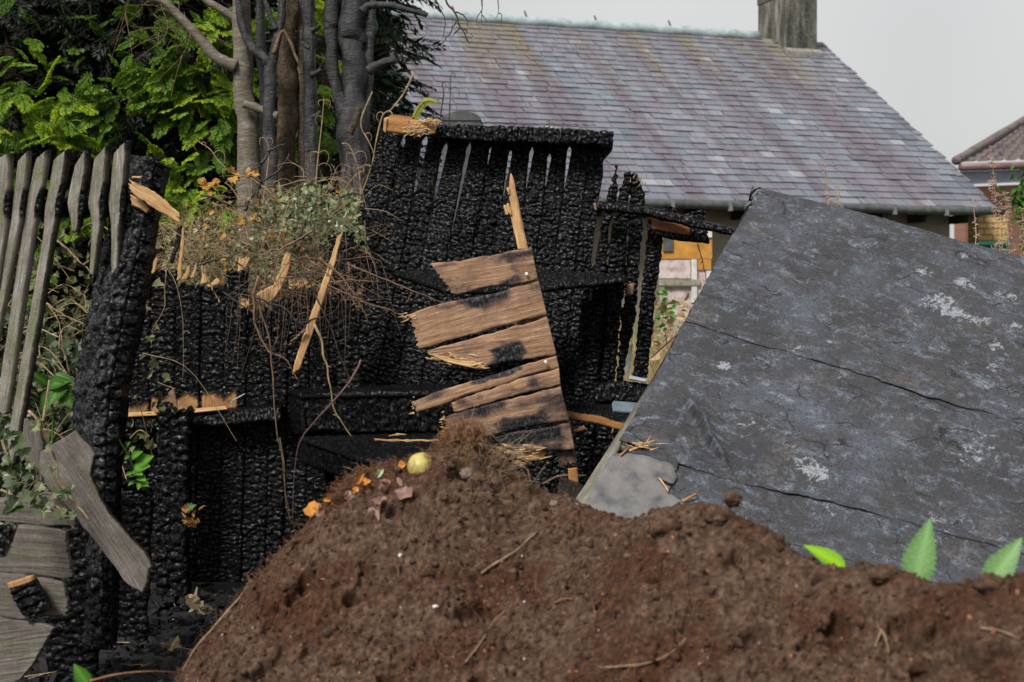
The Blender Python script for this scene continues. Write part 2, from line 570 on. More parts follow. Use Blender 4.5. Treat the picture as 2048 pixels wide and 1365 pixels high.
M['leaf'] = leaf_mat('fresh_leaf', (0.03, 0.10, 0.012), (0.12, 0.30, 0.03), trans=0.35)
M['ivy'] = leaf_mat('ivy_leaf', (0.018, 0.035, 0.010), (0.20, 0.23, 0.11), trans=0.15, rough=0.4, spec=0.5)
M['dead_leaf'] = leaf_mat('withered_leaf', (0.042, 0.045, 0.014), (0.33, 0.34, 0.16), trans=0.2)
M['rust_leaf'] = leaf_mat('rusty_leaf', (0.20, 0.07, 0.02), (0.42, 0.24, 0.05), trans=0.2)

# ================================================================== SETTING: ground
def ground_z(x, y):
    return 0.02 * fbm2(x * 1.3, y * 1.3, 5, 3) + np.clip((y - 8.2) * 0.10, 0, 0.45)

gm, n, l, b = new_mat('ground_soil_and_grass')
v = coords(n, l, 'Object')
f1 = noise_node(n, l, v, 1.1, 5, 0.6)
f2 = noise_node(n, l, v, 26, 5, 0.7)
c1 = ramp(n, l, f2, [(0.3, (0.025, 0.018, 0.012)), (0.6, (0.085, 0.06, 0.04)), (0.8, (0.16, 0.12, 0.08))])
c2 = ramp(n, l, f2, [(0.3, (0.02, 0.035, 0.010)), (0.7, (0.09, 0.11, 0.035))])
l.new(mix(n, l, ramp(n, l, f1, [(0.42, 0.0), (0.58, 1.0)]), c1, c2), b.inputs['Base Color'])
b.inputs['Roughness'].default_value = 0.95
bump(n, l, b, f2, 0.8, 0.03)
xs = np.concatenate(([-120, -60, -30], np.linspace(-12, 14, 100), [30, 60, 120]))
ys = np.concatenate(([-20, -5], np.linspace(0, 30, 110), [45, 80, 150, 250]))
X, Y = np.meshgrid(xs, ys)
Z = ground_z(X, Y)
i, j = np.meshgrid(np.arange(len(ys) - 1), np.arange(len(xs) - 1), indexing='ij')
a = (i * len(xs) + j).ravel()
g = mk('ground', np.stack((X, Y, Z), -1).reshape(-1, 3), [np.stack((a, a + 1, a + 1 + len(xs), a + len(xs)), 1)], gm, recenter=False)
g['kind'] = 'structure'

# ash and charcoal covered floor of the burnt shed, a sheet above the ground
am, n, l, b = new_mat('ash_floor')
v = coords(n, l, 'Object')
f = noise_node(n, l, v, 30, 6, 0.75)
l.new(ramp(n, l, f, [(0.4, (0.004, 0.004, 0.004)), (0.62, (0.014, 0.014, 0.0145)), (0.75, (0.05, 0.049, 0.047))]), b.inputs['Base Color'])
b.inputs['Roughness'].default_value = 0.6
bump(n, l, b, f, 1.0, 0.03)
nx, ny = 190, 130
X, Y = np.meshgrid(np.linspace(-2.6, 1.6, nx), np.linspace(4.3, 7.5, ny))
Z = 0.05 + 0.045 * fbm2(X * 5, Y * 5, 31, 4) + 0.02 * fbm2(X * 22, Y * 22, 33, 2)
i, j = np.meshgrid(np.arange(ny - 1), np.arange(nx - 1), indexing='ij')
a = (i * nx + j).ravel()
g = mk('ash_ground', np.stack((X, Y, Z), -1).reshape(-1, 3), [np.stack((a, a + 1, a + 1 + nx, a + nx), 1)], am, recenter=False)
g['kind'] = 'structure'

# ================================================================== the slate roofed house
YAW = R_(18)
UE = np.array((math.cos(YAW), math.sin(YAW), 0))
NE = np.array((-math.sin(YAW), math.cos(YAW), 0))
ZZ = np.array((0, 0, 1.0))
E0 = P(1290, 400, 16)
RUN, RISE = 4.15, 2.74
S1 = 4.69
SLEN = math.hypot(RUN, RISE)
def roofp(s, t, up=0.0):
    """s along the eave, t 0..1 eave to ridge, up off the roof plane"""
    nrm = np.array((0, 0, RUN)) - NE * RISE
    nrm = nrm / np.linalg.norm(nrm)
    return E0 + UE * s + NE * (RUN * t) + ZZ * (RISE * t) + nrm * up

slm, n, l, b = new_mat('slate')
tone = attr(n, 'tone')
uv = coords(n, l, 'UV')
base = ramp(n, l, tone, [(0.0, (0.08, 0.088, 0.108)), (0.25, (0.13, 0.145, 0.175)), (0.5, (0.130, 0.122, 0.145)), (0.7, (0.105, 0.122, 0.148)), (0.92, (0.16, 0.166, 0.19)), (0.985, (0.20, 0.205, 0.225)), (1.0, (0.62, 0.58, 0.62))])
st = noise_node(n, l, coords(n, l, 'UV', (2.4, 0.5, 1)), 1.0, 5, 0.65)
base = mix(n, l, ramp(n, l, st, [(0.45, 0.0), (0.58, 0.7)]), base, (0.082, 0.062, 0.076))
st2 = noise_node(n, l, coords(n, l, 'UV', (1.3, 0.3, 1)), 1.7, 4, 0.6)
spt = n.new("ShaderNodeSeparateXYZ")
l.new(uv, spt.inputs[0])
hi = mth(n, l, 'MULTIPLY', ramp(n, l, st2, [(0.47, 0.0), (0.60, 0.6)]), ramp(n, l, spt.outputs['Y'], [(0.5, 0.0), (0.98, 1.0)]))
base = mix(n, l, hi, base, (0.15, 0.125, 0.06))
fine = noise_node(n, l, coords(n, l, 'UV', (22, 22, 1)), 1.0, 5, 0.7)
base = mix(n, l, 0.55, base, mix(n, l, fine, 0.25, 1.0), 'OVERLAY')
l.new(base, b.inputs['Base Color'])
b.inputs['Roughness'].default_value = 0.55
b.inputs['Specular IOR Level'].default_value = 0.4
bump(n, l, b, fine, 0.4, 0.006)

S0 = -7.5
house = thing('slate_roofed_house', 'low rendered house with a big purple grey slate roof behind the burnt shed', 'house', E0 + UE * (-1.4) + NE * 2 - ZZ * (E0[2] - 0.3))
ROWS = 31
acc_V, acc_q, acc_t, acc_uv, nv_ = [], [], [], [], 0
g_row = 1.0 / ROWS
for r in range(ROWS):
    s = S0 - rng.uniform(0, 0.2)
    off_end = S1 - 0.02 * (r % 2)
    while s < off_end:
        w = 0.172 * rng.uniform(0.82, 1.2) * (1.25 - 0.3 * r / ROWS)
        w = min(w, off_end - s)
        if w < 0.04:
            break
        t0 = r * g_row - 0.10 * g_row + rng.normal(0, 0.035) * g_row
        t1 = (r + 1.35) * g_row
        up0, up1 = 0.026 + rng.normal(0, 0.003), 0.009
        if t1 > 1: t1 = 1.0
        sk = rng.normal(0, 0.006)
        lo = rng.normal(0, 0.004)
        gp = 0.004
        th = 0.011
        a0, a1 = s + gp, s + w - gp
        q = [roofp(a0 + sk, t0 + lo * 0, up0), roofp(a1 + sk, t0 + lo * g_row, up0), roofp(a1, t1, up1), roofp(a0, t1, up1)]
        q += [roofp(a0 + sk, t0, up0 - th), roofp(a1 + sk, t0 + lo * g_row, up0 - th), roofp(a1, t1, up1 - th), roofp(a0, t1, up1 - th)]
        acc_V += q
        acc_q.append(np.array([(0, 1, 2, 3), (4, 5, 1, 0), (5, 6, 2, 1), (7, 4, 0, 3)]) + nv_)
        nv_ += 8
        tn = np.clip(0.5 + 0.42 * noise3(s * 0.9, r * 0.33, 0.0, 4) + rng.normal(0, 0.2), 0, 0.9)
        if rng.random() < 0.035:
            tn = 0.985
        acc_t += [float(tn)] * 8
        acc_uv += [(s, t0), (s + w, t0), (s + w, t1), (s, t1)] * 2
        s += w
acc_V = np.array(acc_V); acc_t = np.array(acc_t)
# a few near white slates, one large patch over the eave
for ss, tt in ((0.62, 0.035), (0.66, 0.06), (0.58, 0.02)):
    pass
roof = mk('roof', acc_V, [np.concatenate(acc_q)], slm, house, acc_uv, {'tone': acc_t}, smooth=False)

def slab(a, name, mat, parent, corners, d):
    """prism from a corner loop pushed by vector d"""
    c = np.asarray(corners, float)
    k = len(c)
    V = np.vstack((c, c + np.asarray(d)))
    q = [(i, (i + 1) % k, (i + 1) % k + k, i + k) for i in range(k)]
    A = Acc()
    caps = []
    for i in range(1, k - 1):
        caps += [(0, i + 1, i), (k, k + i, k + i + 1)]
    A.add(V, q, caps)
    if a is None:
        return A.build(name, mat, parent)
    a.add(V, q, caps)

M['lead'] = flat_mat('lead_ridge', (0.20, 0.26, 0.275), (0.38, 0.44, 0.45), 9, 0.5)
M['board_dark'] = flat_mat('roof_deck', (0.02, 0.018, 0.016), (0.05, 0.045, 0.04), 8)
M['gutter'] = flat_mat('grey_gutter', (0.045, 0.05, 0.05), (0.10, 0.105, 0.105), 12, 0.5)
slab(None, 'roof_deck', M['board_dark'], roof, [roofp(S0, 0.0, -0.006), roofp(S1 - 0.03, 0.0, -0.006), roofp(S1 - 0.03, 1, -0.006), roofp(S0, 1, -0.006)], (0, 0, -0.06))
A = Acc()
pts = [roofp(s_, 1.0, 0.03) for s_ in np.linspace(S0, 3.6, 60)]
A.tube([p_ + ZZ * 0.012 * math.sin(k * 1.7) for k, p_ in enumerate(pts)], 0.085, sides=10)
A.build('ridge_capping', M['lead'], roof, smooth=True)
for s_ in (-2.55, -1.05, 0.0, 1.05, 2.2):
    A = Acc()
    p_ = roofp(s_, 1.0, 0.06)
    A.tube([p_, p_ + np.array((-0.04, 0, 0.10)), p_ + np.array((-0.05, 0, 0.13))], 0.016, 0.012, 5)
    A.build('ridge_clip', M['gutter'], roof)
# far slope and gable so the house is a closed solid
slab(None, 'rear_slope', M['board_dark'], house, [roofp(S0, 1, -0.004), roofp(S1 - 0.03, 1, -0.004), roofp(S1 - 0.03, 1, 0) + NE * RUN - ZZ * RISE, roofp(S0, 1, 0) + NE * RUN - ZZ * RISE], (0, 0, -0.05))
M['harl'] = flat_mat('harled_render', (0.26, 0.225, 0.175), (0.48, 0.43, 0.35), 60, 0.95, 1.0, 0.02)
def hp(s, n_, z):
    return E0 + UE * s + NE * n_ + ZZ * z
W0, WZ = 0.42, -0.03
A = Acc()
zb = 0.2 - E0[2]
WS1 = 4.30
slab(A, '', None, None, [hp(S0 + .3, W0, WZ + W0 * RISE / RUN), hp(WS1, W0, WZ + W0 * RISE / RUN), hp(WS1, W0, zb), hp(S0 + .3, W0, zb)], NE * 0.25)
slab(A, '', None, None, [hp(WS1, W0 + .25, zb), hp(WS1, W0 + .25, WZ + .2), hp(WS1, RUN, RISE - .1), hp(WS1, 2 * RUN - W0, WZ + .2), hp(WS1, 2 * RUN - W0, zb)], -UE * 0.25)
slab(A, '', None, None, [hp(S0 + .3, W0 + .25, zb), hp(S0 + .3, W0 + .25, WZ + .2), hp(S0 + .3, RUN, RISE - .1), hp(S0 + .3, 2 * RUN - W0, WZ + .2), hp(S0 + .3, 2 * RUN - W0, zb)], UE * 0.25)
A.build('wall', M['harl'], house)
# gutter with brackets, soffit board
A = Acc()
A.tube([hp(s_, -0.04, -0.045 + 0.006 * math.sin(s_ * 3)) for s_ in np.linspace(S0, S1 + 0.05, 40)], 0.055, sides=10)
gut = A.build('gutter', M['gutter'], house, smooth=True)
for s_ in np.arange(-6.9, 4.6, 0.72):
    A = Acc()
    A.box(hp(s_, -0.04, -0.05), UE * 0.02, NE * 0.068, ZZ * 0.062)
    A.build('bracket', flat_mat('bracket_grey', (0.10, 0.115, 0.115), (0.20, 0.22, 0.22), 9, .5) if 'bracket_grey' not in bpy.data.materials else bpy.data.materials['bracket_grey'], gut)
A = Acc()
A.box(hp((S0 + S1) / 2, 0.2, -0.065), UE * (S1 - S0) / 2, NE * 0.19, ZZ * 0.012)
A.build('soffit', M['board_dark'], house)
for s_ in np.arange(-7.1, 4.6, 0.6):
    A = Acc()
    A.box(hp(s_, 0.19, -0.135), UE * 0.035, NE * 0.2, ZZ * 0.05)
    A.build('rafter_end', M['board_dark'], house)
# chimney standing across the ridge
chm, n, l, b = new_mat('weathered_chimney')
v = coords(n, l, 'Object')
f = noise_node(n, l, coords(n, l, 'Object', (5, 5, 1.2)), 1.6, 5, 0.65)
f2 = noise_node(n, l, v, 26, 5, 0.7)
c = ramp(n, l, f, [(0.38, (0.025, 0.025, 0.024)), (0.5, (0.075, 0.073, 0.062)), (0.66, (0.22, 0.21, 0.185))])
c = mix(n, l, ramp(n, l, f2, [(0.5, 0.0), (0.7, 0.6)]), c, (0.20, 0.19, 0.14))
l.new(c, b.inputs['Base Color'])
b.inputs['Roughness'].default_value = 0.9
bump(n, l, b, f2, 0.8, 0.02)
A = Acc()
cc = hp(4.10, RUN + 0.02, 0)
A.box(cc + ZZ * (RISE + 0.85), UE * 0.25, NE * 0.44, ZZ * 1.25)
ch_o = A.build('chimney', chm, house)
A = Acc()
A.box(cc + ZZ * (RISE + 1.02), UE * 0.262, NE * 0.452, ZZ * 0.42)
A.build('render_band', flat_mat('sooty_render', (0.03, 0.03, 0.03), (0.12, 0.115, 0.11), 14, 0.9, 0.8), ch_o)
A = Acc()
A.box(cc + ZZ * (RISE + 2.15), UE * 0.31, NE * 0.50, ZZ * 0.06)
A.build('cope', chm, ch_o)
for k in (-1, 1):
    A = Acc()
    A.tube([cc + NE * 0.22 * k + ZZ * (RISE + 2.2), cc + NE * 0.22 * k + ZZ * (RISE + 2.55)], 0.12, 0.10, 10)
    A.build('chimney_pot', flat_mat('clay_pot', (0.25, 0.12, 0.06), (0.35, 0.2, 0.1), 9), ch_o)
A = Acc()
A.box(hp(4.10, RUN - 0.47, RISE - 0.25), UE * 0.30, NE * 0.05 + ZZ * 0.033, ZZ * 0.03)
A.build('flashing', flat_mat('mortar_flaunching', (0.12, 0.115, 0.10), (0.26, 0.25, 0.22), 14, .9), ch_o)

# ------------------------------------------------------------------ boarded doorway of the house
M['orange'] = flat_mat('orange_board', (0.34, 0.15, 0.025), (0.55, 0.28, 0.06), 7, 0.7)
M['flaky'] = flat_mat('flaking_pink_paint', (0.20, 0.11, 0.10), (0.48, 0.40, 0.38), 11, 0.85, c3=(0.58, 0.54, 0.52))
M['white'] = flat_mat('dirty_white_paint', (0.42, 0.40, 0.38), (0.66, 0.64, 0.62), 9, 0.7)
YD = 15.2
def flatbox(px0, py0, px1, py1, Y, th, name, mat, parent=None, round_=False):
    a_, b_ = P(px0, py0, Y), P(px1, py1, Y)
    A = Acc()
    c = (a_ + b_) / 2 + np.array((0, th / 2, 0))
    A.box(c, np.array((abs(b_[0] - a_[0]) / 2, 0, 0)), np.array((0, th / 2, 0)), np.array((0, 0, abs(b_[2] - a_[2]) / 2)))
    return A.build(name, mat, parent)
door = thing('boarded_doorway', 'doorway of the house patched with an orange board over flaking pink boards', 'door', P(1372, 860, YD))
flatbox(1322, 476, 1424, 518, YD, 0.05, 'orange_board', M['orange'], door)
flatbox(1326, 472, 1346, 503, YD - 0.02, 0.018, 'dark_panel', M['gutter'], door)  # solid dark panel standing for the notch; no opening is cut
flatbox(1396, 519, 1422, 540, YD, 0.05, 'lower_board', M['orange'], door)
flatbox(1318, 519, 1381, 557, YD + 0.01, 0.06, 'flaking_board', M['flaky'], door)
flatbox(1383, 519, 1394, 640, YD - 0.01, 0.06, 'pale_post', M['white'], door)
flatbox(1413, 455, 1424, 475, YD - 0.02, 0.05, 'white_frame', M['white'], door)
flatbox(1413, 542, 1429, 780, YD - 0.01, 0.06, 'pale_post', M['white'], door)
flatbox(1396, 541, 1412, 780, YD + 0.02, 0.04, 'flaking_board', M['flaky'], door)
flatbox(1318, 559, 1400, 571, YD - 0.02, 0.08, 'sill', flat_mat('mossy_sill', (0.16, 0.15, 0.10), (0.36, 0.35, 0.28), 9), door)
flatbox(1320, 573, 1382, 780, YD + 0.03, 0.05, 'panel', M['flaky'], door)

# ------------------------------------------------------------------ yellow brick pier and green bin at the house corner
def brick_mat(name, a, b2, mortar, sc=1.0):
    m, n, l, b = new_mat(name)
    t = n.new("ShaderNodeTexBrick")
    t.inputs['Scale'].default_value = 1.0
    t.inputs['Brick Width'].default_value = 0.225 * sc
    t.inputs['Row Height'].default_value = 0.075 * sc
    t.inputs['Mortar Size'].default_value = 0.010
    t.inputs['Color1'].default_value = (*a, 1)
    t.inputs['Color2'].default_value = (*b2, 1)
    t.inputs['Mortar'].default_value = (*mortar, 1)
    mp = n.new("ShaderNodeMapping")
    mp.inputs['Rotation'].default_value = (R_(90), 0, 0)
    tc = n.new("ShaderNodeTexCoord")
    l.new(tc.outputs['Object'], mp.inputs['Vector'])
    l.new(mp.outputs['Vector'], t.inputs['Vector'])
    f = noise_node(n, l, tc.outputs['Object'], 18, 4, 0.6)
    l.new(mix(n, l, 0.5, t.outputs['Color'], mix(n, l, f, 0.3, 0.85), 'OVERLAY'), b.inputs['Base Color'])
    b.inputs['Roughness'].default_value = 0.9
    bump(n, l, b, t.outputs['Fac'], -0.4, 0.01)
    return m
A = Acc()
a_, b_ = P(1956, 421, 17.9), P(2016, 1030, 17.9)
A.box(((a_ + b_) / 2) + np.array((0, 0.2, 0)), (abs(b_[0] - a_[0]) / 2, 0, 0), (0, 0.2, 0), (0, 0, abs(b_[2] - a_[2]) / 2))
tag(A.build('brick_pier', brick_mat('yellow_brick', (0.50, 0.34, 0.13), (0.42, 0.27, 0.10), (0.17, 0.12, 0.06))), 'yellow brick pier beside the end of the rendered wall', 'pier')
gb = thing('garden_bin', 'dark green plastic bin by the yellow brick pier', 'bin', P(1985, 1000, 16.9))
M['green_plastic'] = flat_mat('green_plastic', (0.004, 0.07, 0.045), (0.008, 0.11, 0.07), 5, 0.45)
A = Acc()
a_, b_ = P(1950, 492, 16.9), P(2008, 800, 16.9)
A.box(((a_ + b_) / 2), (abs(b_[0] - a_[0]) / 2, 0, 0), (0, 0.2, 0), (0, 0, abs(b_[2] - a_[2]) / 2))
A.build('body', M['green_plastic'], gb)
A = Acc()
A.box(np.array(((a_[0] + b_[0]) / 2, 16.9, a_[2] + 0.02)), (abs(b_[0] - a_[0]) / 2 + 0.02, 0, 0), (0, 0.23, 0), (0, 0, 0.018))
A.build('lid', M['green_plastic'], gb)

# ------------------------------------------------------------------ brick house further right
bh = thing('brick_house', 'red brick house with a ribbed brown tile roof at the right edge', 'house', P(2150, 760, 23))
M['tile'] = flat_mat('brown_roof_tile', (0.05, 0.038, 0.042), (0.13, 0.10, 0.11), 7, 0.8, c3=(0.11, 0.11, 0.06))
r0, r1 = P(1912, 331, 22.0), P(2330, 318, 24.0)      # eave line
d0 = (r1 - r0) / np.linalg.norm(r1 - r0)
nb_ = np.array((-d0[1], d0[0], 0))
nb_ /= np.linalg.norm(nb_)
Lb = np.linalg.norm(r1 - r0)
A = Acc()
NR, NCc = 14, 400
rows = []
for r in range(NR):
    for t in (0.0, 1.0):
        k = r + t
        up = 0.045 * (1 - t)
        cc_ = np.linspace(0, Lb, NCc)
        wav = 0.03 * np.maximum(0, np.sin(cc_ / 0.30 * 2 * math.pi))
        s0_ = k * 0.17
        rows.append(r0 + d0 * cc_[:, None] + (nb_ * s0_ * 0.86 + ZZ * s0_ * 0.42) + ZZ * (up + wav)[:, None])
V = np.array(rows).reshape(-1, 3)
# hip cut at the left: rows start further right as they climb
for r in range(len(rows)):
    V[r * NCc:(r + 1) * NCc] += 0
    k = (r // 2 + r % 2) * 0.17
    x0 = k * 1.64
    base = V[r * NCc:(r + 1) * NCc] - d0 * np.linspace(0, Lb, NCc)[:, None]
    V[r * NCc:(r + 1) * NCc] = base + d0 * (x0 + np.linspace(0, 1, NCc) * (Lb - x0))[:, None]
i, j = np.meshgrid(np.arange(2 * NR - 1), np.arange(NCc - 1), indexing='ij')
a = (i * NCc + j).ravel()
br = mk('roof', V, [np.stack((a, a + 1, a + 1 + NCc, a + NCc), 1)], M['tile'], bh)
A = Acc()
hip = [r0 + d0 * (k * 1.64) + nb_ * k * 0.86 + ZZ * (k * 0.42 + 0.06) for k in np.linspace(0, 2.4, 24)]
A.tube(hip, 0.07, sides=8, jit=0.25)
A.build('hip_tile', M['tile'], br, smooth=True)
A = Acc()
A.tube([r0 + d0 * s_ + ZZ * -0.04 - nb_ * 0.05 for s_ in (0.05, Lb)], 0.06, sides=10)
A.build('gutter', flat_mat('brown_gutter', (0.10, 0.06, 0.06), (0.16, 0.10, 0.10), 4, 0.4), bh, smooth=True)
A = Acc()
A.box(r0 + d0 * (Lb / 2 + 0.1) - ZZ * 0.20 + nb_ * 0.02, d0 * (Lb / 2), nb_ * 0.015, ZZ * 0.10)
A.build('fascia', flat_mat('blue_grey_fascia', (0.16, 0.17, 0.22), (0.24, 0.25, 0.30), 5, 0.5), bh)
A = Acc()
A.box(r0 + d0 * (Lb / 2 + 0.4) - ZZ * 1.75 + nb_ * 0.35, d0 * (Lb / 2), nb_ * 0.12, ZZ * 1.42)
A.build('wall', brick_mat('red_brick', (0.26, 0.105, 0.065), (0.20, 0.085, 0.055), (0.16, 0.12, 0.10)), bh)

# ================================================================== trees
def px_r(r, Y):
    return r / F * Y

def limb(pts, Y, r0, r1, n=40, sides=14, jit=0.12, seed=0, knots=0.0):
    """tapering limb through photo points at depth Y; radii in photo pixels"""
    w = smooth_path(pp(pts, Y), n)
    yy = Y if np.isscalar(Y) else Y[0]
    rad = np.linspace(px_r(r0, yy), px_r(r1, yy), n)
    rad = rad * (1 + 0.035 * noise2(np.arange(n) * 0.5, np.zeros(n) + seed, seed))
    w = w + np.stack([0.22 * px_r(r1, yy) * fbm2(np.arange(n) * 0.12, np.zeros(n) + k * 9, seed + k, 2) for k in range(3)], 1)
    return tube_arr(w, rad, None, sides, jit, seed)

def limb_obj(name, pts, Y, r0, r1, mat, parent, seed=0, n=40, sides=14, jit=0.12):
    V, q, t = limb(pts, Y, r0, r1, n, sides, jit, seed)
    d = 0.010 * fbm3(V[:, 0] * 36, V[:, 1] * 36, V[:, 2] * 12, seed, 4)
    V = V + d[:, None] * np.array((1, -1, 0))
    return mk(name, V, [q, t], mat, parent)

def twigs(name, base_pts, Y, n, ln, mat, parent, seed=0, down=0.0, side=0):
    """fine twigs leaving a limb, one part"""
    r = np.random.default_rng(seed)
    A = Acc()
    w = smooth_path(pp(base_pts, Y), 60)
    for k in range(n):
        i = r.integers(5, 60)
        p = w[i]
        d = r.normal(0, 1, 3)
        d[2] -= down
        d[0] += side
        d /= np.linalg.norm(d)
        L_ = ln * r.uniform(0.4, 1.2)
        mid = p + d * L_ * 0.5 + r.normal(0, 0.13, 3) * L_
        A.tube(smooth_path([p, mid, p + d * L_ + np.array((0, 0, -down * 0.5 * L_))], 9), 0.0028, 0.0010, 4)
        if r.random() < 0.7:
            d2 = d + r.normal(0, 0.5, 3)
            A.tube(smooth_path([mid, mid + d2 * L_ * 0.25, mid + d2 * L_ * 0.45 + np.array((0, 0, -.03))], 6), 0.003, 0.0014, 4)
    return A.build(name, mat, parent, smooth=True)

bmg, n, l, b = new_mat('banded_grey_bark')
v = coords(n, l, 'Object', (14, 14, 62))
f = noise_node(n, l, v, 1.0, 6, 0.7, 0.6)
f2 = noise_node(n, l, coords(n, l, 'Object', (60, 60, 10)), 1.0, 4, 0.6)
c = ramp(n, l, f, [(0.3, (0.04, 0.033, 0.028)), (0.5, (0.12, 0.098, 0.08)), (0.7, (0.24, 0.205, 0.17))])
c = mix(n, l, ramp(n, l, f2, [(0.50, 0.0), (0.62, 0.7)]), c, (0.10, 0.105, 0.055))
l.new(c, b.inputs['Base Color'])
b.inputs['Roughness'].default_value = 0.85
bump(n, l, b, f, 0.8, 0.012)
M['bark_grey'] = bmg
bmb, n, l, b = new_mat('soot_dark_bark')
f = noise_node(n, l, coords(n, l, 'Object', (16, 16, 60)), 1.0, 6, 0.7, 0.5)
f3 = noise_node(n, l, coords(n, l, 'Object', (26, 26, 5)), 1.0, 5, 0.6)
c = ramp(n, l, f, [(0.3, (0.006, 0.006, 0.007)), (0.5, (0.022, 0.022, 0.025)), (0.72, (0.065, 0.066, 0.074))])
c = mix(n, l, ramp(n, l, f3, [(0.42, 0.0), (0.56, 0.9)]), c, (0.006, 0.006, 0.007))
sp = n.new("ShaderNodeSeparateXYZ")
l.new(coords(n, l, 'Object'), sp.inputs[0])
hz = ramp(n, l, mth(n, l, 'MULTIPLY', mth(n, l, 'ADD', sp.outputs['Z'], mth(n, l, 'MULTIPLY', f3, 0.5)), 0.2), [(0.45, 1.0), (0.54, 0.0)])
c = mix(n, l, hz, c, mix(n, l, f, (0.02, 0.015, 0.013), (0.10, 0.075, 0.064)))   # browner, less sooted bark low down
l.new(c, b.inputs['Base Color'])
b.inputs['Roughness'].default_value = 0.6
bump(n, l, b, mix(n, l, 0.5, f, f3), 1.0, 0.022)
M['bark_black'] = bmb

YT = 8.6
def tree(label, loc_px, Y, group='bare scorched trunks beside the shed'):
    return thing('bare_tree', label, 'tree', P(loc_px[0], loc_px[1], Y), group)

t = tree('pale grey banded trunk, leftmost of the bare trunks, with a branch reaching left', (500, 1085), YT)
limb_obj('trunk', [(500, 1090), (498, 700), (497, 340), (490, 210), (484, 100), (483, 0), (480, -160), (470, -420)], YT, 26, 14, M['bark_grey'], t, 1, 110, 16)
b_ = [(474, 135), (450, 124), (427, 109), (396, 75), (372, 48), (342, 17), (321, 3), (284, -12), (220, -60)]
limb_obj('branch', b_, YT - 0.05, 13, 6, M['bark_grey'], t, 2, 50, 10)
twigs('twig', b_[3:], YT - 0.05, 26, 0.42, M['twig'], t, 3, 0.25, -1.0)
limb_obj('branch', [(474, 40), (440, 18), (410, 0), (370, -40)], YT + 0.05, 9, 5, M['bark_grey'], t, 4, 30, 8)
limb_obj('branch_stub', [(556, 232), (530, 222), (506, 214), (488, 209)], YT - 0.1, 9, 8, M['bark_grey'], t, 5, 20, 8)

t = tree('slender dark forked trunk between the pale grey trunk and the rough brown trunk', (545, 1085), YT - 0.1)
limb_obj('trunk', [(548, 1090), (546, 700), (544, 380), (541, 300), (540, 200), (540, 126)], YT - 0.1, 16, 12, M['bark_black'], t, 6, 90, 14)
limb_obj('branch', [(540, 130), (528, 116), (506, 96), (488, 60), (480, 20), (476, -40), (470, -200)], YT - 0.1, 11, 6, M['bark_black'], t, 7, 50, 10)
limb_obj('branch', [(541, 135), (547, 113), (556, 70), (562, 40), (567, 0), (575, -160)], YT - 0.1, 11, 6, M['bark_black'], t, 8, 50, 10)
limb_obj('branch', [(552, 60), (540, 30), (531, 0), (526, -60)], YT - 0.12, 6, 4, M['bark_black'], t, 9, 24, 8)
limb_obj('branch', [(548, 108), (566, 62), (590, 110), (604, 150)], YT - 0.15, 4, 2.5, M['twig'], t, 99, 24, 6)

t = tree('thin dark trunk behind the fork of the slender dark trunk', (528, 1080), YT + 0.25)
limb_obj('trunk', [(532, 1060), (530, 500), (528, 200), (523, 60), (522, -200)], YT + 0.25, 11, 9, M['bark_black'], t, 10, 80, 10)

t = tree('rough brown trunk in the middle of the bare trunks', (574, 1085), YT + 0.1)
limb_obj('trunk', [(578, 1080), (576, 600), (574, 360), (572, 200), (576, 60), (578, -80), (580, -420)], YT + 0.1, 23, 18, M['bark_brown'], t, 11, 110, 18, 0.3)

t = tree('dark knobbly trunk with a thinner stem hugging its left side', (625, 1085), YT)
limb_obj('trunk', [(630, 1090), (628, 600), (625, 340), (621, 200), (620, 100), (617, 0), (612, -400)], YT, 17, 12, M['bark_black'], t, 12, 110, 14, 0.35)
limb_obj('stem', [(612, 1090), (607, 500), (604, 200), (600, 0), (590, -300)], YT + 0.12, 9, 7, M['bark_grey'], t, 13, 80, 10)
for k, (x, y) in enumerate([(632, 62), (634, 150), (612, 96), (633, 235), (618, 300)]):
    limb_obj('knot', [(621, y), (x, y - 4), (x + (8 if x > 621 else -8), y - 12)], YT - 0.03, 7, 3, M['bark_black'], t, 20 + k, 10, 8)

t = tree('thickest black trunk, rightmost of the bare trunks, with a branch over the roof', (705, 1085), YT - 0.1)
limb_obj('trunk', [(706, 1090), (705, 600), (704, 340), (705, 220), (706, 100), (706, 0), (700, -400)], YT - 0.1, 31, 24, M['bark_black'], t, 14, 120, 22, 0.28)
limb_obj('stem', [(692, 260), (680, 200), (668, 150), (664, 60), (664, 0), (655, -400)], YT - 0.12, 12, 15, M['bark_black'], t, 15, 70, 14)
limb_obj('stem', [(725, 300), (732, 180), (738, 80), (740, 0), (748, -300)], YT - 0.08, 11, 12, M['bark_black'], t, 16, 70, 12, 0.4)
b_ = [(722, 24), (735, 14), (750, 11), (780, 11), (813, 20), (855, 31)]
limb_obj('branch', b_, YT - 0.3, 9, 5, M['bark_black'], t, 17, 40, 10)
limb_obj('branch_stub', [(735, 143), (750, 134), (770, 125), (791, 117)], YT - 0.3, 11, 8, M['bark_black'], t, 18, 20, 10)
limb_obj('branch_stub', [(700, 268), (708, 250), (716, 232), (718, 216)], YT - 0.35, 8, 6, M['bark_brown'], t, 19, 16, 9)
for k, x in enumerate((690, 698, 712, 722)):
    limb_obj('buttress', [(x, 1090), (x, 420), (x + (705 - x) * 0.3, 330)], YT - 0.2, 16, 6, M['bark_black'], t, 30 + k, 40, 10, 0.3)

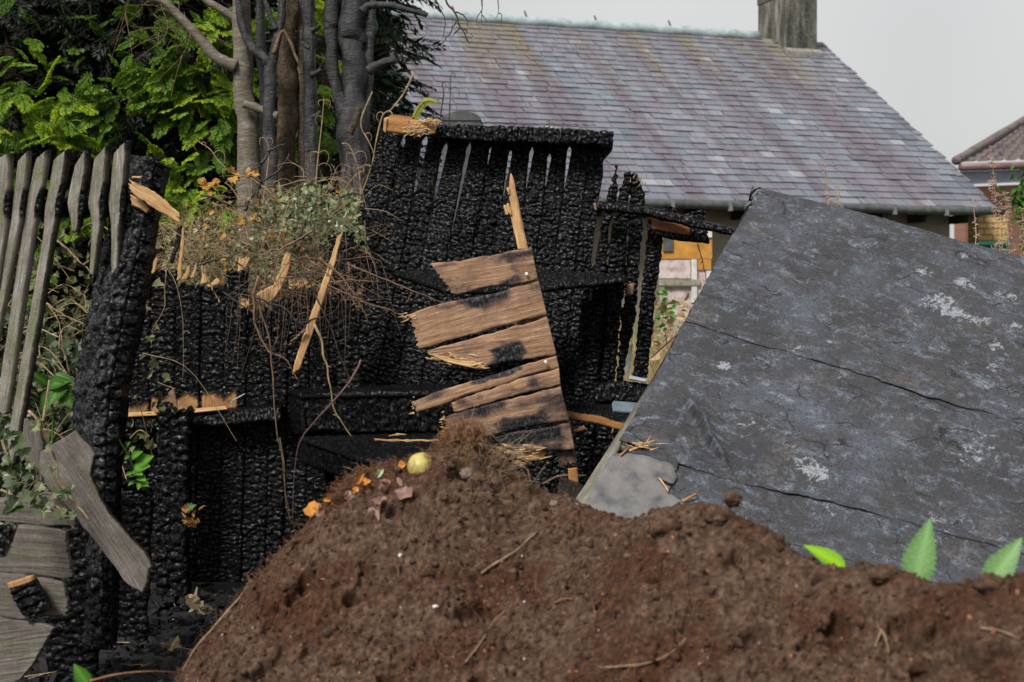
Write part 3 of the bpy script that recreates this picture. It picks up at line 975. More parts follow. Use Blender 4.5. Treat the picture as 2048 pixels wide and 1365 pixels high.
def twig_thing(name, label, paths, Y, r, mat, cat='twig', group=None, thorns=0, seed=0, rmin=0.35, n=26):
    """one twig with its side shoots; each path is a list of photo points"""
    A = Acc()
    rr = np.random.default_rng(seed + 77)
    for k, p_ in enumerate(paths):
        w = smooth_path(pp(p_, Y), n)
        s_ = px_r(r * (1.0 if k == 0 else 0.7), Y if np.isscalar(Y) else Y[0])
        w = w + np.stack([s_ * 1.1 * fbm2(np.arange(n) * 0.4, np.zeros(n) + q * 5 + k, seed + q, 2) for q in range(3)], 1)
        A.tube(w, s_, s_ * rmin, 6, 0.25, seed)
        for q in range(thorns):
            i = rr.integers(1, n)
            d = rr.normal(0, 1, 3)
            d[1] *= 0.4
            d /= np.linalg.norm(d)
            A.tube([w[i], w[i] + d * s_ * 3.2], s_ * 0.6, s_ * 0.1, 4)
    return tag(A.build(name, mat, None, smooth=True), label, cat, group)

twig_thing('hanging_twig', 'forked black twig hanging in front of the slate roof below the sky', [[(870, -60), (890, 0), (907, 24), (920, 51), (931, 73), (938, 88)], [(914, 40), (901, 64), (890, 80), (881, 95)], [(909, 24), (925, 30), (934, 40), (934, 53)], [(921, 56), (912, 64), (906, 71)], [(922, 58), (930, 60), (935, 65)]], 8.2, 2.6, M['twig_dark'], seed=1)
twig_thing('hanging_twig', 'thin curved black twig hanging left of the forked one over the roof', [[(866, -30), (876, 13), (886, 28), (890, 40), (888, 66), (885, 79)]], 8.25, 1.8, M['twig_dark'], seed=2)
twig_thing('hanging_twig', 'small branching twig hanging on the skyline over the ridge', [[(965, -40), (964, 10), (963, 25), (964, 48)], [(963, 22), (955, 34), (952, 52)], [(964, 30), (970, 38), (975, 45)], [(997, -30), (996, 25), (990, 38)], [(996, 26), (1003, 30), (1004, 48)]], 8.3, 1.6, M['twig_dark'], seed=3)

# ------------------------------------------------------------------ conifers: crowns of flat feathery sprays
def frond_template(n=11, sub=3, seed=0):
    """flat spray along +x: side shoots with small blades; returns verts, quads and growth 0..1"""
    r = np.random.default_rng(seed)
    V, q, g = [], [], []
    def blade(p, d, L_, w, t0, t1):
        s_ = np.array((-d[1], d[0], 0)) * w
        z = np.array((0, 0, r.normal(0, 0.02)))
        k = len(V)
        V.extend([p, p + d * L_ * 0.45 + s_ + z, p + d * L_, p + d * L_ * 0.45 - s_ - z])
        q.append((k, k + 1, k + 2, k + 3))
        g.extend([t0, (t0 + t1) / 2, t1, (t0 + t1) / 2])
    blade(np.zeros(3), np.array((1.0, 0, 0)), 1.0, 0.018, 0.1, 0.9)
    for k in range(n):
        x = 0.08 + 0.88 * k / n
        for sd in (-1, 1):
            L_ = 0.46 * (1 - x) ** 0.75 * (0.55 + 0.45 * min(1, x / 0.25)) * r.uniform(0.8, 1.15) + 0.05
            an = sd * R_(r.uniform(38, 52))
            d = np.array((math.cos(an), math.sin(an), 0))
            p = np.array((x, 0, 0))
            blade(p, d, L_, 0.022, 0.25 + 0.4 * x, 0.95)
            for m in range(sub):
                y = (m + 0.6) / (sub + 0.4)
                for s2 in (-1, 1):
                    a2 = an + s2 * R_(38)
                    blade(p + d * L_ * y, np.array((math.cos(a2), math.sin(a2), 0)), L_ * 0.42 * (1.1 - y) + 0.02, 0.016, 0.3 + 0.4 * y, 1.0)
    V, q, g = np.array(V), np.array(q), np.array(g)
    V[:, 2] += -0.32 * V[:, 0] ** 2 - 0.25 * np.abs(V[:, 1]) ** 1.5
    return V, q, g
FT = [frond_template(seed=k) for k in range(5)]
FT_LOW = [frond_template(8, 1, seed=k + 20) for k in range(4)]

def place_fronds(tmpl, pos, dirs, size, tip, rr):
    """stack of transformed sprays as one vertex array"""
    VV, QQ, GG, nn = [], [], [], 0
    for p, d, s_, tp in zip(pos, dirs, size, tip):
        V, q, g = tmpl[rr.integers(len(tmpl))]
        d = d / np.linalg.norm(d)
        up = np.array((0, 0, 1.0)) + rr.normal(0, 0.35, 3)
        y = np.cross(up, d)
        y /= np.linalg.norm(y)
        z = np.cross(d, y)
        W = p + s_ * (V[:, 0:1] * d + V[:, 1:2] * y + V[:, 2:3] * z)
        VV.append(W)
        QQ.append(q + nn)
        nn += len(V)
        GG.append(np.clip(g * tp[0] + tp[1], 0, 1))
    return np.concatenate(VV), np.concatenate(QQ), np.concatenate(GG)

def conifer(label, cx, cy, rad, h, nfill, clumps, mat, seed, zlo=0.2, group='conifers behind the bare trunks'):
    """trunk, a dense inner crown and outer clumps of bright sprays given as (px, py, depth, spread, count, growth)"""
    rr = np.random.default_rng(seed)
    z0 = float(ground_z(np.array(cx), np.array(cy)))
    t = thing('conifer_tree', label, 'conifer', (cx, cy, z0), group)
    w = smooth_path([(cx, cy, z0), (cx + .05, cy, h * .5), (cx, cy + .05, h)], 40)
    V, q, tt = tube_arr(w, np.linspace(0.15, 0.02, 40), None, 10, 0.2, seed)
    mk('trunk', V, [q, tt], M['bark_brown'], t)
    A = Acc()
    pos, dr, sz, tip = [], [], [], []
    for k in range(nfill):
        z = zlo + (h - zlo) * rr.random() ** 1.05
        an = rr.uniform(0, 2 * math.pi)
        rmax = rad * (1 - 0.75 * max(0, (z - h * 0.55) / (h * 0.45)))
        r = rmax * rr.random() ** 0.42
        p = np.array((cx + r * math.cos(an), cy + r * math.sin(an), z))
        pos.append(p)
        dr.append(np.array((math.cos(an), math.sin(an), rr.uniform(-0.7, 0.25))) + rr.normal(0, 0.3, 3))
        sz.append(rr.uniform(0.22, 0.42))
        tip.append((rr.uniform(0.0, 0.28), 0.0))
    for k in range(46):
        z = zlo + 0.3 + (h * 0.85 - zlo) * rr.random()
        an = rr.uniform(0, 2 * math.pi)
        rmax = rad * (1 - 0.75 * max(0, (z - h * 0.55) / (h * 0.45))) * rr.uniform(0.7, 1.0)
        p0 = np.array((cx, cy, z))
        e = p0 + np.array((math.cos(an) * rmax, math.sin(an) * rmax, rr.uniform(-0.1, 0.35)))
        A.tube(smooth_path([p0, (p0 + e) / 2 + rr.normal(0, 0.06, 3), e], 10), 0.016, 0.004, 5)
    A.build('twigs', M['twig'], t, smooth=True)['kind'] = 'stuff'
    if nfill:
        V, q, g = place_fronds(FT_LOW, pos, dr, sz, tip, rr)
        mk('crown', V, [q], M['conifer_shade'], t, None, {'tip': g}, smooth=False)
    pos, dr, sz, tip = [], [], [], []
    for (px, py, Y, sp, cnt, gr) in clumps:
        c = P(px, py, Y)
        base_d = np.array((rr.uniform(-0.5, 0.7), -0.75, rr.uniform(-0.65, 0.0)))
        for k in range(max(3, int(cnt * 0.9))):
            o = rr.normal(0, 1, 3) * sp * np.array((1.0, 0.6, 0.55))
            pos.append(c + o - base_d * 0.12)
            dr.append(base_d + rr.normal(0, 0.38, 3) + np.array((o[0] * 1.5, 0, o[2] * 0.6)))
            sz.append(rr.uniform(0.13, 0.27))
            tip.append((gr * rr.uniform(0.55, 1.0), 0.1 * gr))
    if pos:
        V, q, g = place_fronds(FT, pos, dr, sz, tip, rr)
        mk('spray', V, [q], mat, t, None, {'tip': g}, smooth=False)
    return t

def px2x(px, Y):
    return (px - 1024) / F * Y
CO = M['conifer']
conifer('yellow green conifer at the far left behind the picket fence', px2x(20, 10.3), 10.3, 0.95, 6.2, 1500,
        [(40, 120, 9.2, .10, 9, .75), (70, 95, 9.2, .06, 5, .9), (20, 200, 9.1, .12, 10, .8), (70, 215, 9.0, .12, 14, .95), (120, 205, 8.95, .08, 9, 1.0), (40, 265, 8.9, .14, 16, .95), (110, 265, 8.8, .10, 12, 1.0), (15, 330, 8.9, .12, 9, .8), (30, 15, 9.3, .06, 4, .5), (60, 440, 8.9, .12, 10, .6), (5, 420, 8.9, .12, 8, .6)], CO, 1)
conifer('yellow green conifer second from the left with sprays above the picket tips', px2x(165, 10.5), 10.5, 0.95, 6.6, 1500,
        [(150, 205, 8.9, .08, 9, 1.0), (150, 270, 8.8, .10, 12, 1.0), (200, 225, 8.9, .06, 6, .9), (205, 190, 9.2, .10, 7, .5), (200, 110, 9.4, .10, 5, .4), (160, 60, 9.5, .10, 4, .3), (130, 125, 9.4, .06, 4, .6), (230, 300, 8.9, .08, 8, .7), (190, 420, 8.8, .12, 8, .7), (150, 480, 8.7, .10, 9, .8), (90, 540, 8.7, .12, 8, .6), (60, 620, 8.5, .1, 6, .5)], CO, 2)
conifer('bushy conifer in the middle of the dark hedge, left of the pale trunk', px2x(300, 10.4), 10.4, 0.95, 6.8, 1500,
        [(215, 185, 9.0, .07, 7, .7), (255, 150, 9.0, .09, 10, .7), (290, 160, 8.95, .10, 12, .8), (300, 205, 8.95, .08, 8, .6), (285, 85, 9.2, .06, 5, .6), (180, 30, 9.3, .06, 4, .4), (350, 210, 8.9, .10, 12, .95), (340, 330, 8.8, .08, 10, .95), (365, 385, 8.8, .10, 14, 1.0), (400, 400, 8.75, .08, 10, 1.0), (380, 345, 8.8, .06, 6, .9), (330, 420, 8.7, .08, 8, .7), (300, 60, 9.2, .05, 4, .7), (345, 60, 9.0, .07, 8, .6)], CO, 3)
conifer('bright yellow green conifer directly behind the bare trunks', px2x(455, 10.3), 10.3, 0.95, 6.6, 1500,
        [(385, 185, 8.95, .10, 14, .95), (430, 210, 8.9, .10, 14, 1.0), (455, 235, 8.9, .08, 12, 1.0), (410, 150, 9.0, .10, 12, .9), (445, 165, 9.0, .08, 10, 1.0), (440, 90, 9.0, .10, 12, .9), (400, 60, 9.1, .10, 9, .8), (455, 30, 9.1, .09, 9, .8), (380, 20, 9.2, .09, 7, .7), (520, 150, 9.1, .08, 8, 1.0), (520, 220, 9.1, .10, 12, 1.0), (450, 300, 8.9, .09, 10, .7), (420, 265, 8.9, .08, 8, .8), (525, 300, 9.1, .08, 8, 1.0), (520, 40, 9.2, .06, 6, .8), (350, 130, 9.0, .08, 8, .7)], CO, 4)
conifer('yellow conifer showing in the slits between the dark trunks', px2x(620, 10.6), 10.6, 0.75, 6.4, 900,
        [(592, 320, 9.1, .05, 10, 1.0), (596, 240, 9.2, .05, 8, 1.0), (642, 30, 9.3, .06, 10, 1.0), (642, 130, 9.3, .06, 10, 1.0), (640, 170, 9.3, .05, 8, .9), (595, 160, 9.2, .04, 6, 1.0), (600, 380, 9.0, .06, 8, .9), (650, 260, 9.2, .06, 6, .6)], CO, 5)
conifer('slim blue green conifer against the slate roof right of the thick black trunk', px2x(752, 11.3), 11.3, 0.13, 4.3, 160,
        [(765, 40, 11.1, .04, 8, .5), (772, 80, 11.1, .05, 10, .6), (778, 120, 11.0, .06, 10, .6), (780, 165, 11.0, .06, 10, .7), (772, 205, 11.0, .06, 10, .7), (765, 235, 11.0, .06, 8, .8)], M['conifer_cool'], 6)
for k, (cx, cy) in enumerate([(px2x(-60, 12.4), 12.4), (px2x(130, 12.6), 12.6), (px2x(330, 12.5), 12.5), (px2x(500, 12.6), 12.6), (px2x(-170, 10.6), 10.6)]):
    conifer(['dark conifer deep behind the far left of the hedge', 'dark conifer deep in shade behind the second conifer', 'dark conifer deep in shade behind the bushy middle conifer', 'dark conifer deep in shade behind the pale trunk', 'conifer just outside the left edge of the hedge'][k], cx, cy, 1.25, 7.5, 1500, [], M['conifer_shade'], 30 + k)

# ------------------------------------------------------------------ undergrowth
def leaf_poly(kind, rr):
    """small leaf outlines: ivy lobes, lance, crumpled scrap"""
    if kind == 'ivy':
        a = np.array([(0, 0), (.34, -.12), (.62, .18), (.40, .36), (.46, .66), (.18, .62), (0, 1.0), (-.18, .62), (-.46, .66), (-.40, .36), (-.62, .18), (-.34, -.12)])
    elif kind == 'lance':
        a = np.array([(0, 0), (.16, .25), (.2, .5), (.12, .78), (0, 1), (-.12, .78), (-.2, .5), (-.16, .25)])
    else:
        k = 9
        an = np.linspace(0, 2 * math.pi, k, endpoint=False)
        rad = rr.uniform(0.25, 0.6, k)
        a = np.stack((rad * np.cos(an), 0.5 + rad * np.sin(an)), 1)
    return a
def scatter_leaves(A, pos, size, kinds, rr, facing=(0, -1, 0.3), curl=0.25, spread=0.8, tip=(0, 1)):
    for p, s_ in zip(pos, size):
        a = leaf_poly(kinds[rr.integers(len(kinds))], rr)
        nrm = np.array(facing) + rr.normal(0, spread, 3)
        nrm /= np.linalg.norm(nrm)
        d = rr.normal(0, 1, 3)
        d[2] -= 0.7
        x = np.cross(d, nrm)
        x /= np.linalg.norm(x) + 1e-9
        y = np.cross(nrm, x)
        V = [p + s_ * y * 0.45 - nrm * s_ * 0.1]
        for (u, v_) in a:
            V.append(p + s_ * (x * u + y * v_) + nrm * s_ * curl * (abs(u) * 1.2 - (v_ - .5) ** 2 * 1.6 + rr.normal(0, 0.12)))
        k = len(a)
        A.add(np.array(V), None, [(0, 1 + i, 1 + (i + 1) % k) for i in range(k)], tip=rr.uniform(*tip))

def bank(px0, px1, top, bot, Yr, n, rr):
    """random points in a photo region with real depth spread; top is a function of px"""
    px = rr.uniform(px0, px1, n)
    f = rr.random(n) ** 0.8
    py = np.array([top(x) for x in px])
    py = py + f * (bot - py)
    Y = rr.uniform(Yr[0], Yr[1], n)
    return np.array([P(a, b_, c) for a, b_, c in zip(px, py, Y)])

rr = np.random.default_rng(50)
topf = lambda x: np.interp(x, [320, 400, 470, 540, 600, 650, 700, 740], [470, 430, 400, 385, 370, 365, 385, 420])
A = Acc(); A2 = Acc(); A3 = Acc(); A4 = Acc()
scatter_leaves(A, bank(330, 735, topf, 640, (7.35, 8.2), 2600, rr), rr.uniform(0.010, 0.036, 2600), ['scrap', 'scrap', 'lance'], rr)
scatter_leaves(A2, bank(500, 735, lambda x: topf(x) + 5, 560, (7.2, 7.9), 420, rr), rr.uniform(0.016, 0.042, 420), ['ivy', 'ivy', 'scrap'], rr, tip=(0.1, 1))
scatter_leaves(A2, bank(330, 735, lambda x: topf(x) + 40, 640, (7.35, 8.2), 1500, rr), rr.uniform(0.014, 0.036, 1500), ['ivy', 'lance', 'lance'], rr, tip=(0.0, 0.8))
scatter_leaves(A2, bank(560, 725, lambda x: topf(x) - 4, 480, (7.1, 7.5), 300, rr), rr.uniform(0.02, 0.05, 300), ['ivy', 'scrap', 'lance'], rr, tip=(0.55, 1))
scatter_leaves(A3, bank(400, 720, lambda x: topf(x) - 10, 600, (7.2, 8.0), 110, rr), rr.uniform(0.02, 0.05, 110), ['scrap'], rr)
for k in range(1900):
    p = bank(300, 745, lambda x: topf(x) - 24, 640, (7.25, 8.2), 1, rr)[0]
    d = rr.normal(0, 1, 3) * np.array((1, 0.5, 0.8))
    L_ = rr.uniform(0.06, 0.30)
    d /= np.linalg.norm(d)
    w = smooth_path([p, p + d * L_ * 0.5 + rr.normal(0, 0.02, 3), p + d * L_ + np.array((0, 0, -0.35 * L_))], 8)
    A4.tube(w, rr.uniform(0.0010, 0.0026), 0.0007, 4)
for A_, nm, mt in ((A, 'withered_undergrowth', M['dead_leaf']), (A2, 'ivy_undergrowth', M['ivy']), (A3, 'rusty_leaf_litter', M['rust_leaf']), (A4, 'tangled_dry_stems', M['straw'])):
    o = A_.build(nm, mt)
    o['kind'] = 'stuff'
# behind the picket fence and under the hedge
A = Acc(); A2 = Acc(); A4 = Acc()
tf = lambda x: 440
scatter_leaves(A, bank(-60, 330, tf, 900, (6.6, 8.2), 700, rr), rr.uniform(0.025, 0.06, 700), ['scrap', 'lance', 'ivy'], rr, tip=(0, 0.35))
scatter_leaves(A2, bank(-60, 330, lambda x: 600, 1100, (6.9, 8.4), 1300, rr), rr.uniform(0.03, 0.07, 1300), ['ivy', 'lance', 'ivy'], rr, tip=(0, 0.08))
for k in range(110):
    p = bank(-60, 330, tf, 1000, (6.4, 8.0), 1, rr)[0]
    d = rr.normal(0, 1, 3) * np.array((1, 0.4, 0.7))
    d /= np.linalg.norm(d)
    L_ = rr.uniform(0.12, 0.5)
    A4.tube(smooth_path([p, p + d * L_ * 0.5 + np.array((0, 0, .06 * L_)), p + d * L_ - np.array((0, 0, .4 * L_))], 10), rr.uniform(0.002, 0.004), 0.0014, 4)
for A_, nm, mt in ((A, 'withered_undergrowth', M['dead_leaf']), (A2, 'dark_ivy_undergrowth', M['ivy']), (A4, 'tangled_dry_stems', M['straw'])):
    o = A_.build(nm, mt)
    o['kind'] = 'stuff'

def curled_stem(label, pts, Y, r, mat, nodes, seed, size=0.055, group='dead stems with curled leaf stalks'):
    """dead stem whose leaf stalks have curled over in hooks on both sides"""
    rr = np.random.default_rng(seed)
    A = Acc()
    w = smooth_path(pp(pts, Y), 36)
    s_ = px_r(r, Y) * 0.72
    A.tube(w, s_, s_ * 0.5, 6, 0.25, seed)
    for k in range(nodes):
        i = int(34 - k * 30 / max(1, nodes)) + rr.integers(-1, 2)
        p = w[np.clip(i, 0, 35)]
        for sd in (-1, 1):
            if rr.random() < 0.35: continue
            z = size * rr.uniform(0.6, 1.3) * (0.7 + 0.5 * k / max(1, nodes))
            dy = rr.normal(0, 0.3) * z
            c = [p, p + np.array((sd * z * 0.45, dy * .4, z * 0.28)), p + np.array((sd * z * 0.9, dy * .8, z * 0.12)), p + np.array((sd * z * 1.05, dy, -z * 0.45)), p + np.array((sd * z * rr.uniform(.7, .95), dy, -z * rr.uniform(0.8, 1.3)))]
            A.tube(smooth_path(c, 14), s_ * 0.55, s_ * 0.25, 5)
    return tag(A.build('dead_stem', mat, None, smooth=True), label, 'stem', group)
ST = M['straw']
curled_stem('tall upright dead stem with paired hooked stalks in front of the knobbly dark trunk', [(631, 395), (634, 340), (638, 300), (644, 246), (648, 198)], 7.7, 2.4, ST, 5, 1)
curled_stem('bent dead stem nodding left in front of the thick black trunk', [(722, 420), (719, 351), (708, 312), (697, 290), (684, 288)], 7.5, 2.2, ST, 4, 2)
curled_stem('pale stem looping down along the left edge of the charred panel', [(745, 184), (725, 231), (723, 257), (736, 281), (749, 314), (742, 350)], 7.75, 2.6, ST, 2, 3)
curled_stem('long pale stem bending from over the panel corner down its left edge', [(826, 150), (808, 187), (782, 220), (765, 233), (752, 285), (743, 334), (719, 400), (703, 466)], 7.8, 3.0, ST, 3, 4)
curled_stem('long arching dead stem reaching out to the left of the pale trunk', [(570, 415), (532, 378), (499, 356), (466, 347), (440, 325), (420, 299), (402, 287)], 7.6, 2.2, ST, 4, 5)
curled_stem('dead stem with small hooks low in front of the pale trunk', [(492, 420), (478, 398), (462, 375), (450, 366)], 7.5, 2.2, ST, 2, 6, 0.06)
curled_stem('dead stem leaning right over the ivy beside the panel', [(668, 420), (690, 380), (710, 352), (730, 340)], 7.5, 2.0, ST, 2, 7)
curled_stem('thin dead stem standing up under the rough brown trunk', [(520, 470), (527, 400), (535, 340), (538, 300), (532, 279)], 7.6, 2.2, ST, 2, 8)
curled_stem('blackened upright stem above the charred beam, left of its neighbour', [(878, 260), (882, 225), (887, 191), (884, 165)], 8.3, 2.4, M['twig_dark'], 2, 9, 0.05)
curled_stem('tallest thin black upright stem above the charred beam', [(897, 260), (899, 225), (901, 185), (902, 149)], 8.3, 1.8, M['twig_dark'], 3, 10, 0.05)
curled_stem('short blackened hooked stem right above the splintered beam end', [(850, 262), (851, 235), (850, 218), (849, 205)], 8.2, 1.6, M['twig_dark'], 2, 11, 0.04)
curled_stem('little dark sprig above the middle of the charred beam', [(1096, 262), (1100, 250), (1098, 242)], 8.2, 1.8, M['twig'], 3, 12, 0.025)
A = Acc()
w = smooth_path(pp([(824, 260), (829, 230), (843, 208), (858, 202), (874, 206)], 8.4), 24)
A.tube(w, 0.006, 0.002, 5, tip=0.9)
for i in range(3, 24):
    for sd in (-1, 1):
        L_ = 0.06 * (1 - i / 26)
        d = np.array((0.5 * L_, 0.2 * L_, sd * L_))
        sx = np.array((0.012, 0, 0))
        A.add([w[i] - sx, w[i] + sx, w[i] + d], None, [(0, 1, 2)], tip=0.9)
tag(A.build('fern_frond', leaf_mat('yellow_fern', (0.10, 0.13, 0.02), (0.34, 0.34, 0.05)), None), 'yellow green fern frond curving over the left end of the charred beam', 'fern')
A = Acc()
c_ = P(924, 246, 8.6)
for k in range(9):
    an = math.pi * k / 8
w = [c_ + np.array((math.cos(math.pi * (1 - k / 12)) * 0.12, 0, math.sin(math.pi * k / 12) * 0.055)) for k in range(13)]
V = np.vstack((np.array(w) + np.array((0, -.12, 0)), np.array(w) + np.array((0, .12, 0))))
A.add(V, [(k, k + 1, k + 14, k + 13) for k in range(12)], [(0, k + 1, k) for k in range(1, 12)] + [(13, 13 + k, 13 + k + 1) for k in range(1, 12)])
A.box(c_ - ZZ * 0.55, (0.115, 0, 0), (0, 0.115, 0), (0, 0, 0.55))
tag(A.build('dark_cover', M['gutter'], None), 'rounded dark grey top of a barrel showing above the charred beam', 'cover')  # dark curved shape of unknown kind; the box body below is added
D = M['twig_dark']
twig_thing('burnt_branch', 'black branch rising to the right in front of the slender dark trunk', [[(490, 420), (505, 395), (523, 367), (558, 338), (580, 310)], [(523, 367), (515, 350), (520, 330)]], 7.5, 4.0, D, 'branch', seed=11)
twig_thing('burnt_branch', 'short black branch lying level at the foot of the slender dark trunk', [[(520, 330), (532, 312), (549, 296), (574, 288)]], 7.6, 4.0, D, 'branch', seed=12)
twig_thing('burnt_branch', 'curved black branch over the ivy, pointing at the panel edge', [[(600, 500), (612, 450), (633, 413), (672, 400), (703, 389), (727, 391)]], 7.3, 3.4, D, 'branch', seed=13)
twig_thing('burnt_branch', 'thin black branch crossing low over the withered leaves at left', [[(400, 390), (430, 397), (460, 410), (490, 412), (510, 405)]], 7.3, 2.4, D, 'branch', seed=14)
for k, (x, y) in enumerate([(412, 370), (425, 362), (468, 355), (500, 345), (575, 446), (485, 440)]):
    A = Acc()
    c_ = P(x, y, 7.4)
    scatter_leaves(A, [c_ + rng.normal(0, .012, 3) for q in range(5)], [0.05, 0.045, 0.04, 0.05, 0.035], ['scrap', 'ivy'], rng, tip=(.4, 1), spread=0.5)
    tag(A.build('withered_leaf', M['rust_leaf']), ['crumpled yellow leaf hanging leftmost on the arching stem', 'crumpled yellow leaf just right of the leftmost hanging one', 'yellow leaf in front of the pale trunk', 'yellowish leaf at the foot of the pale trunk', 'orange brown leaf caught on the ivy heap', 'yellow brown leaf hanging below the arching stem'][k], 'leaf', 'withered leaves on the dead stems')

# ================================================================== the burnt shed
CH = M['char']
FR = M['fresh']
# ---- rear wall panel, racked to the left, boards fanning down
Yt, Yb = 7.5, 7.15
def at_y(line, y):
    """x on a photo line given as (x at 285, x at 780)"""
    return line[0] + (line[1] - line[0]) * (y - 285) / 495.0
lines = [(757, 612), (805, 688), (849, 748), (892, 790), (940, 838), (983, 892), (1024, 945), (1066, 990), (1103, 1035), (1141, 1075), (1179, 1122), (1217, 1180)]
# half width of the burnt through gap at each board line: (start y, end y, px)
gaps = {1: (268, 470, 4.2), 2: (272, 430, 6.5), 3: (285, 480, 5.0), 4: (285, 470, 4.2), 5: (292, 330, 2.5), 6: (300, 400, 3.8), 7: (296, 380, 4.0), 8: (305, 375, 3.8), 9: (292, 380, 4.2)}
gaps_lo = {4: (480, 500, 1.2), 7: (430, 505, 1.8), 1: (480, 500, 2)}
wall = thing('burnt_shed_wall', 'large leaning charred plank panel of the shed with light showing through the gaps', 'shed wall', P(930, 1020, 7.2), 'standing remains of the burnt shed')
rg = np.random.default_rng(5)
def gap_w(k, y):
    w = -0.6
    for gd in (gaps, gaps_lo):
        if k in gd:
            a, b_, m = gd[k]
            if a < y < b_:
                f = (y - a) / (b_ - a)
                w = max(w, m * min(1, 8 * f + 0.45) * (1 - f) ** 0.75 * (0.75 + 0.5 * (0.5 + 0.5 * float(noise2(np.array(y * 0.09), np.array(k * 3.3), 3)))))
    return w
ys = np.concatenate((np.arange(262, 520, 7), np.arange(520, 1240, 30)))
def Yat(y):
    return Yt + (Yb - Yt) * (y - 262) / 640
for k in range(len(lines) - 1):
    top = 268 if k < 10 else 282
    yy = ys[ys >= top]
    Ls = [P(at_y(lines[k], y) + gap_w(k, y), y, Yat(y)) for y in yy]
    Rs = [P(at_y(lines[k + 1], y) - gap_w(k + 1, y), y, Yat(y)) for y in yy]
    if k == 10:
        for q, y in enumerate(yy):
            e = np.interp(y, [296, 303, 320, 345, 390, 430, 520, 900], [1226, 1222, 1206, 1207, 1199, 1193, 1183, 1160])
            Rs[q] = P(e, y, Yat(y))
    dk = 0.006 * ((k * 7) % 3 - 1)
    Ls = [p + np.array((0, dk, 0)) for p in Ls]
    Rs = [p + np.array((0, dk, 0)) for p in Rs]
    plank('board', Ls, Rs, CH, 0.024, wall, res=0.0055, char=0.013 + 0.003 * (k % 3), edge=0.002, cw=0.050 * (0.8 + 0.14 * ((k * 5) % 4)), ch=0.024 * (0.82 + 0.13 * ((k * 3) % 4)), edgef=60, rnd_k=0.22)
# top beam: charred, with the broken unburnt end at the left
bm = thing('charred_beam', 'thick charred beam along the top of the leaning panel with its left end broken bright', 'beam', P(1000, 300, 7.4))
plank('beam', pp([(852, 249), (950, 249), (1100, 254), (1229, 262)], 7.32), pp([(860, 276), (950, 283), (1100, 289), (1228, 292)], 7.32), CH, 0.07, bm, res=0.006, char=0.014, edge=0.008, back=(0, 0.16, 0.01), cw=0.028, ch=0.030, jag=(0.004, 0.01), edgef=70)
M['cutface'] = wood_mat('cut_softwood', (0.18, 0.08, 0.028), (0.32, 0.155, 0.058), (0.44, 0.24, 0.10), rough=0.65)
plank('unburnt_end', pp([(772, 237), (818, 243)], 7.34), pp([(770, 265), (812, 270)], 7.34), M['cutface'], 0.06, bm, res=0.006, burn=0.12, edge=0.002, back=(0.02, 0.10, 0.035))
plank('end_face', pp([(768, 237), (774, 238)], 7.325), pp([(766, 263), (771, 267)], 7.335), FR, 0.02, bm, res=0.005, burn=0.0, edge=0.001, back=(0.02, 0.08, 0.02))
plank('unburnt_end', pp([(820, 240), (876, 246)], 7.34), pp([(816, 262), (870, 262)], 7.34), M['cutface'], 0.05, bm, res=0.006, burn=0.12, edge=0.003, back=(0.0, 0.10, 0.02))
plank('cut_block', pp([(855, 254), (874, 252)], 7.30), pp([(857, 269), (869, 268)], 7.30), FR, 0.05, bm, res=0.006, burn=0.05, edge=0.003)
A = Acc()
for k in range(420):        # torn bright fibres on the broken beam end
    c_ = P(834 + rg.normal(0, 9), 261 + rg.normal(0, 4.5), 7.29 - rg.random() * 0.03)
    if k % 3 == 0:
        c_ = P(858 + rg.normal(0, 9), 244 + rg.normal(0, 2.2), 7.30 - rg.random() * 0.03)
    d = np.array((rg.normal(1.0, 0.3), rg.normal(0, 0.3), rg.normal(0.12, 0.35)))
    d = d / np.linalg.norm(d) * rg.uniform(0.006, 0.022)
    A.tube(smooth_path([c_ - d, c_ + rg.normal(0, 0.002, 3), c_ + d], 5), rg.uniform(0.0015, 0.004), 0.0006, 4, burn=0.0)
M['splint'] = flat_mat('torn_fibre', (0.30, 0.17, 0.08), (0.66, 0.46, 0.24), 60, 0.8)
A.build('torn_end', M['splint'], bm)
A = Acc()
sl = [P(x, 247 + (x - 870) * 0.028 + 1.2 * math.sin(x * .3), 7.30 + 0.1) for x in range(870, 1200, 9)]
V = np.array(sl)
V2 = V + np.array((0, 0.12, 0.012))
k_ = len(V)
A.add(np.vstack((V, V2)) + np.array((0, 0, 0.014)), [(q, q + 1, q + 1 + k_, q + k_) for q in range(k_ - 1)], burn=0.25)
A.build('split_top', M['brown'], bm)

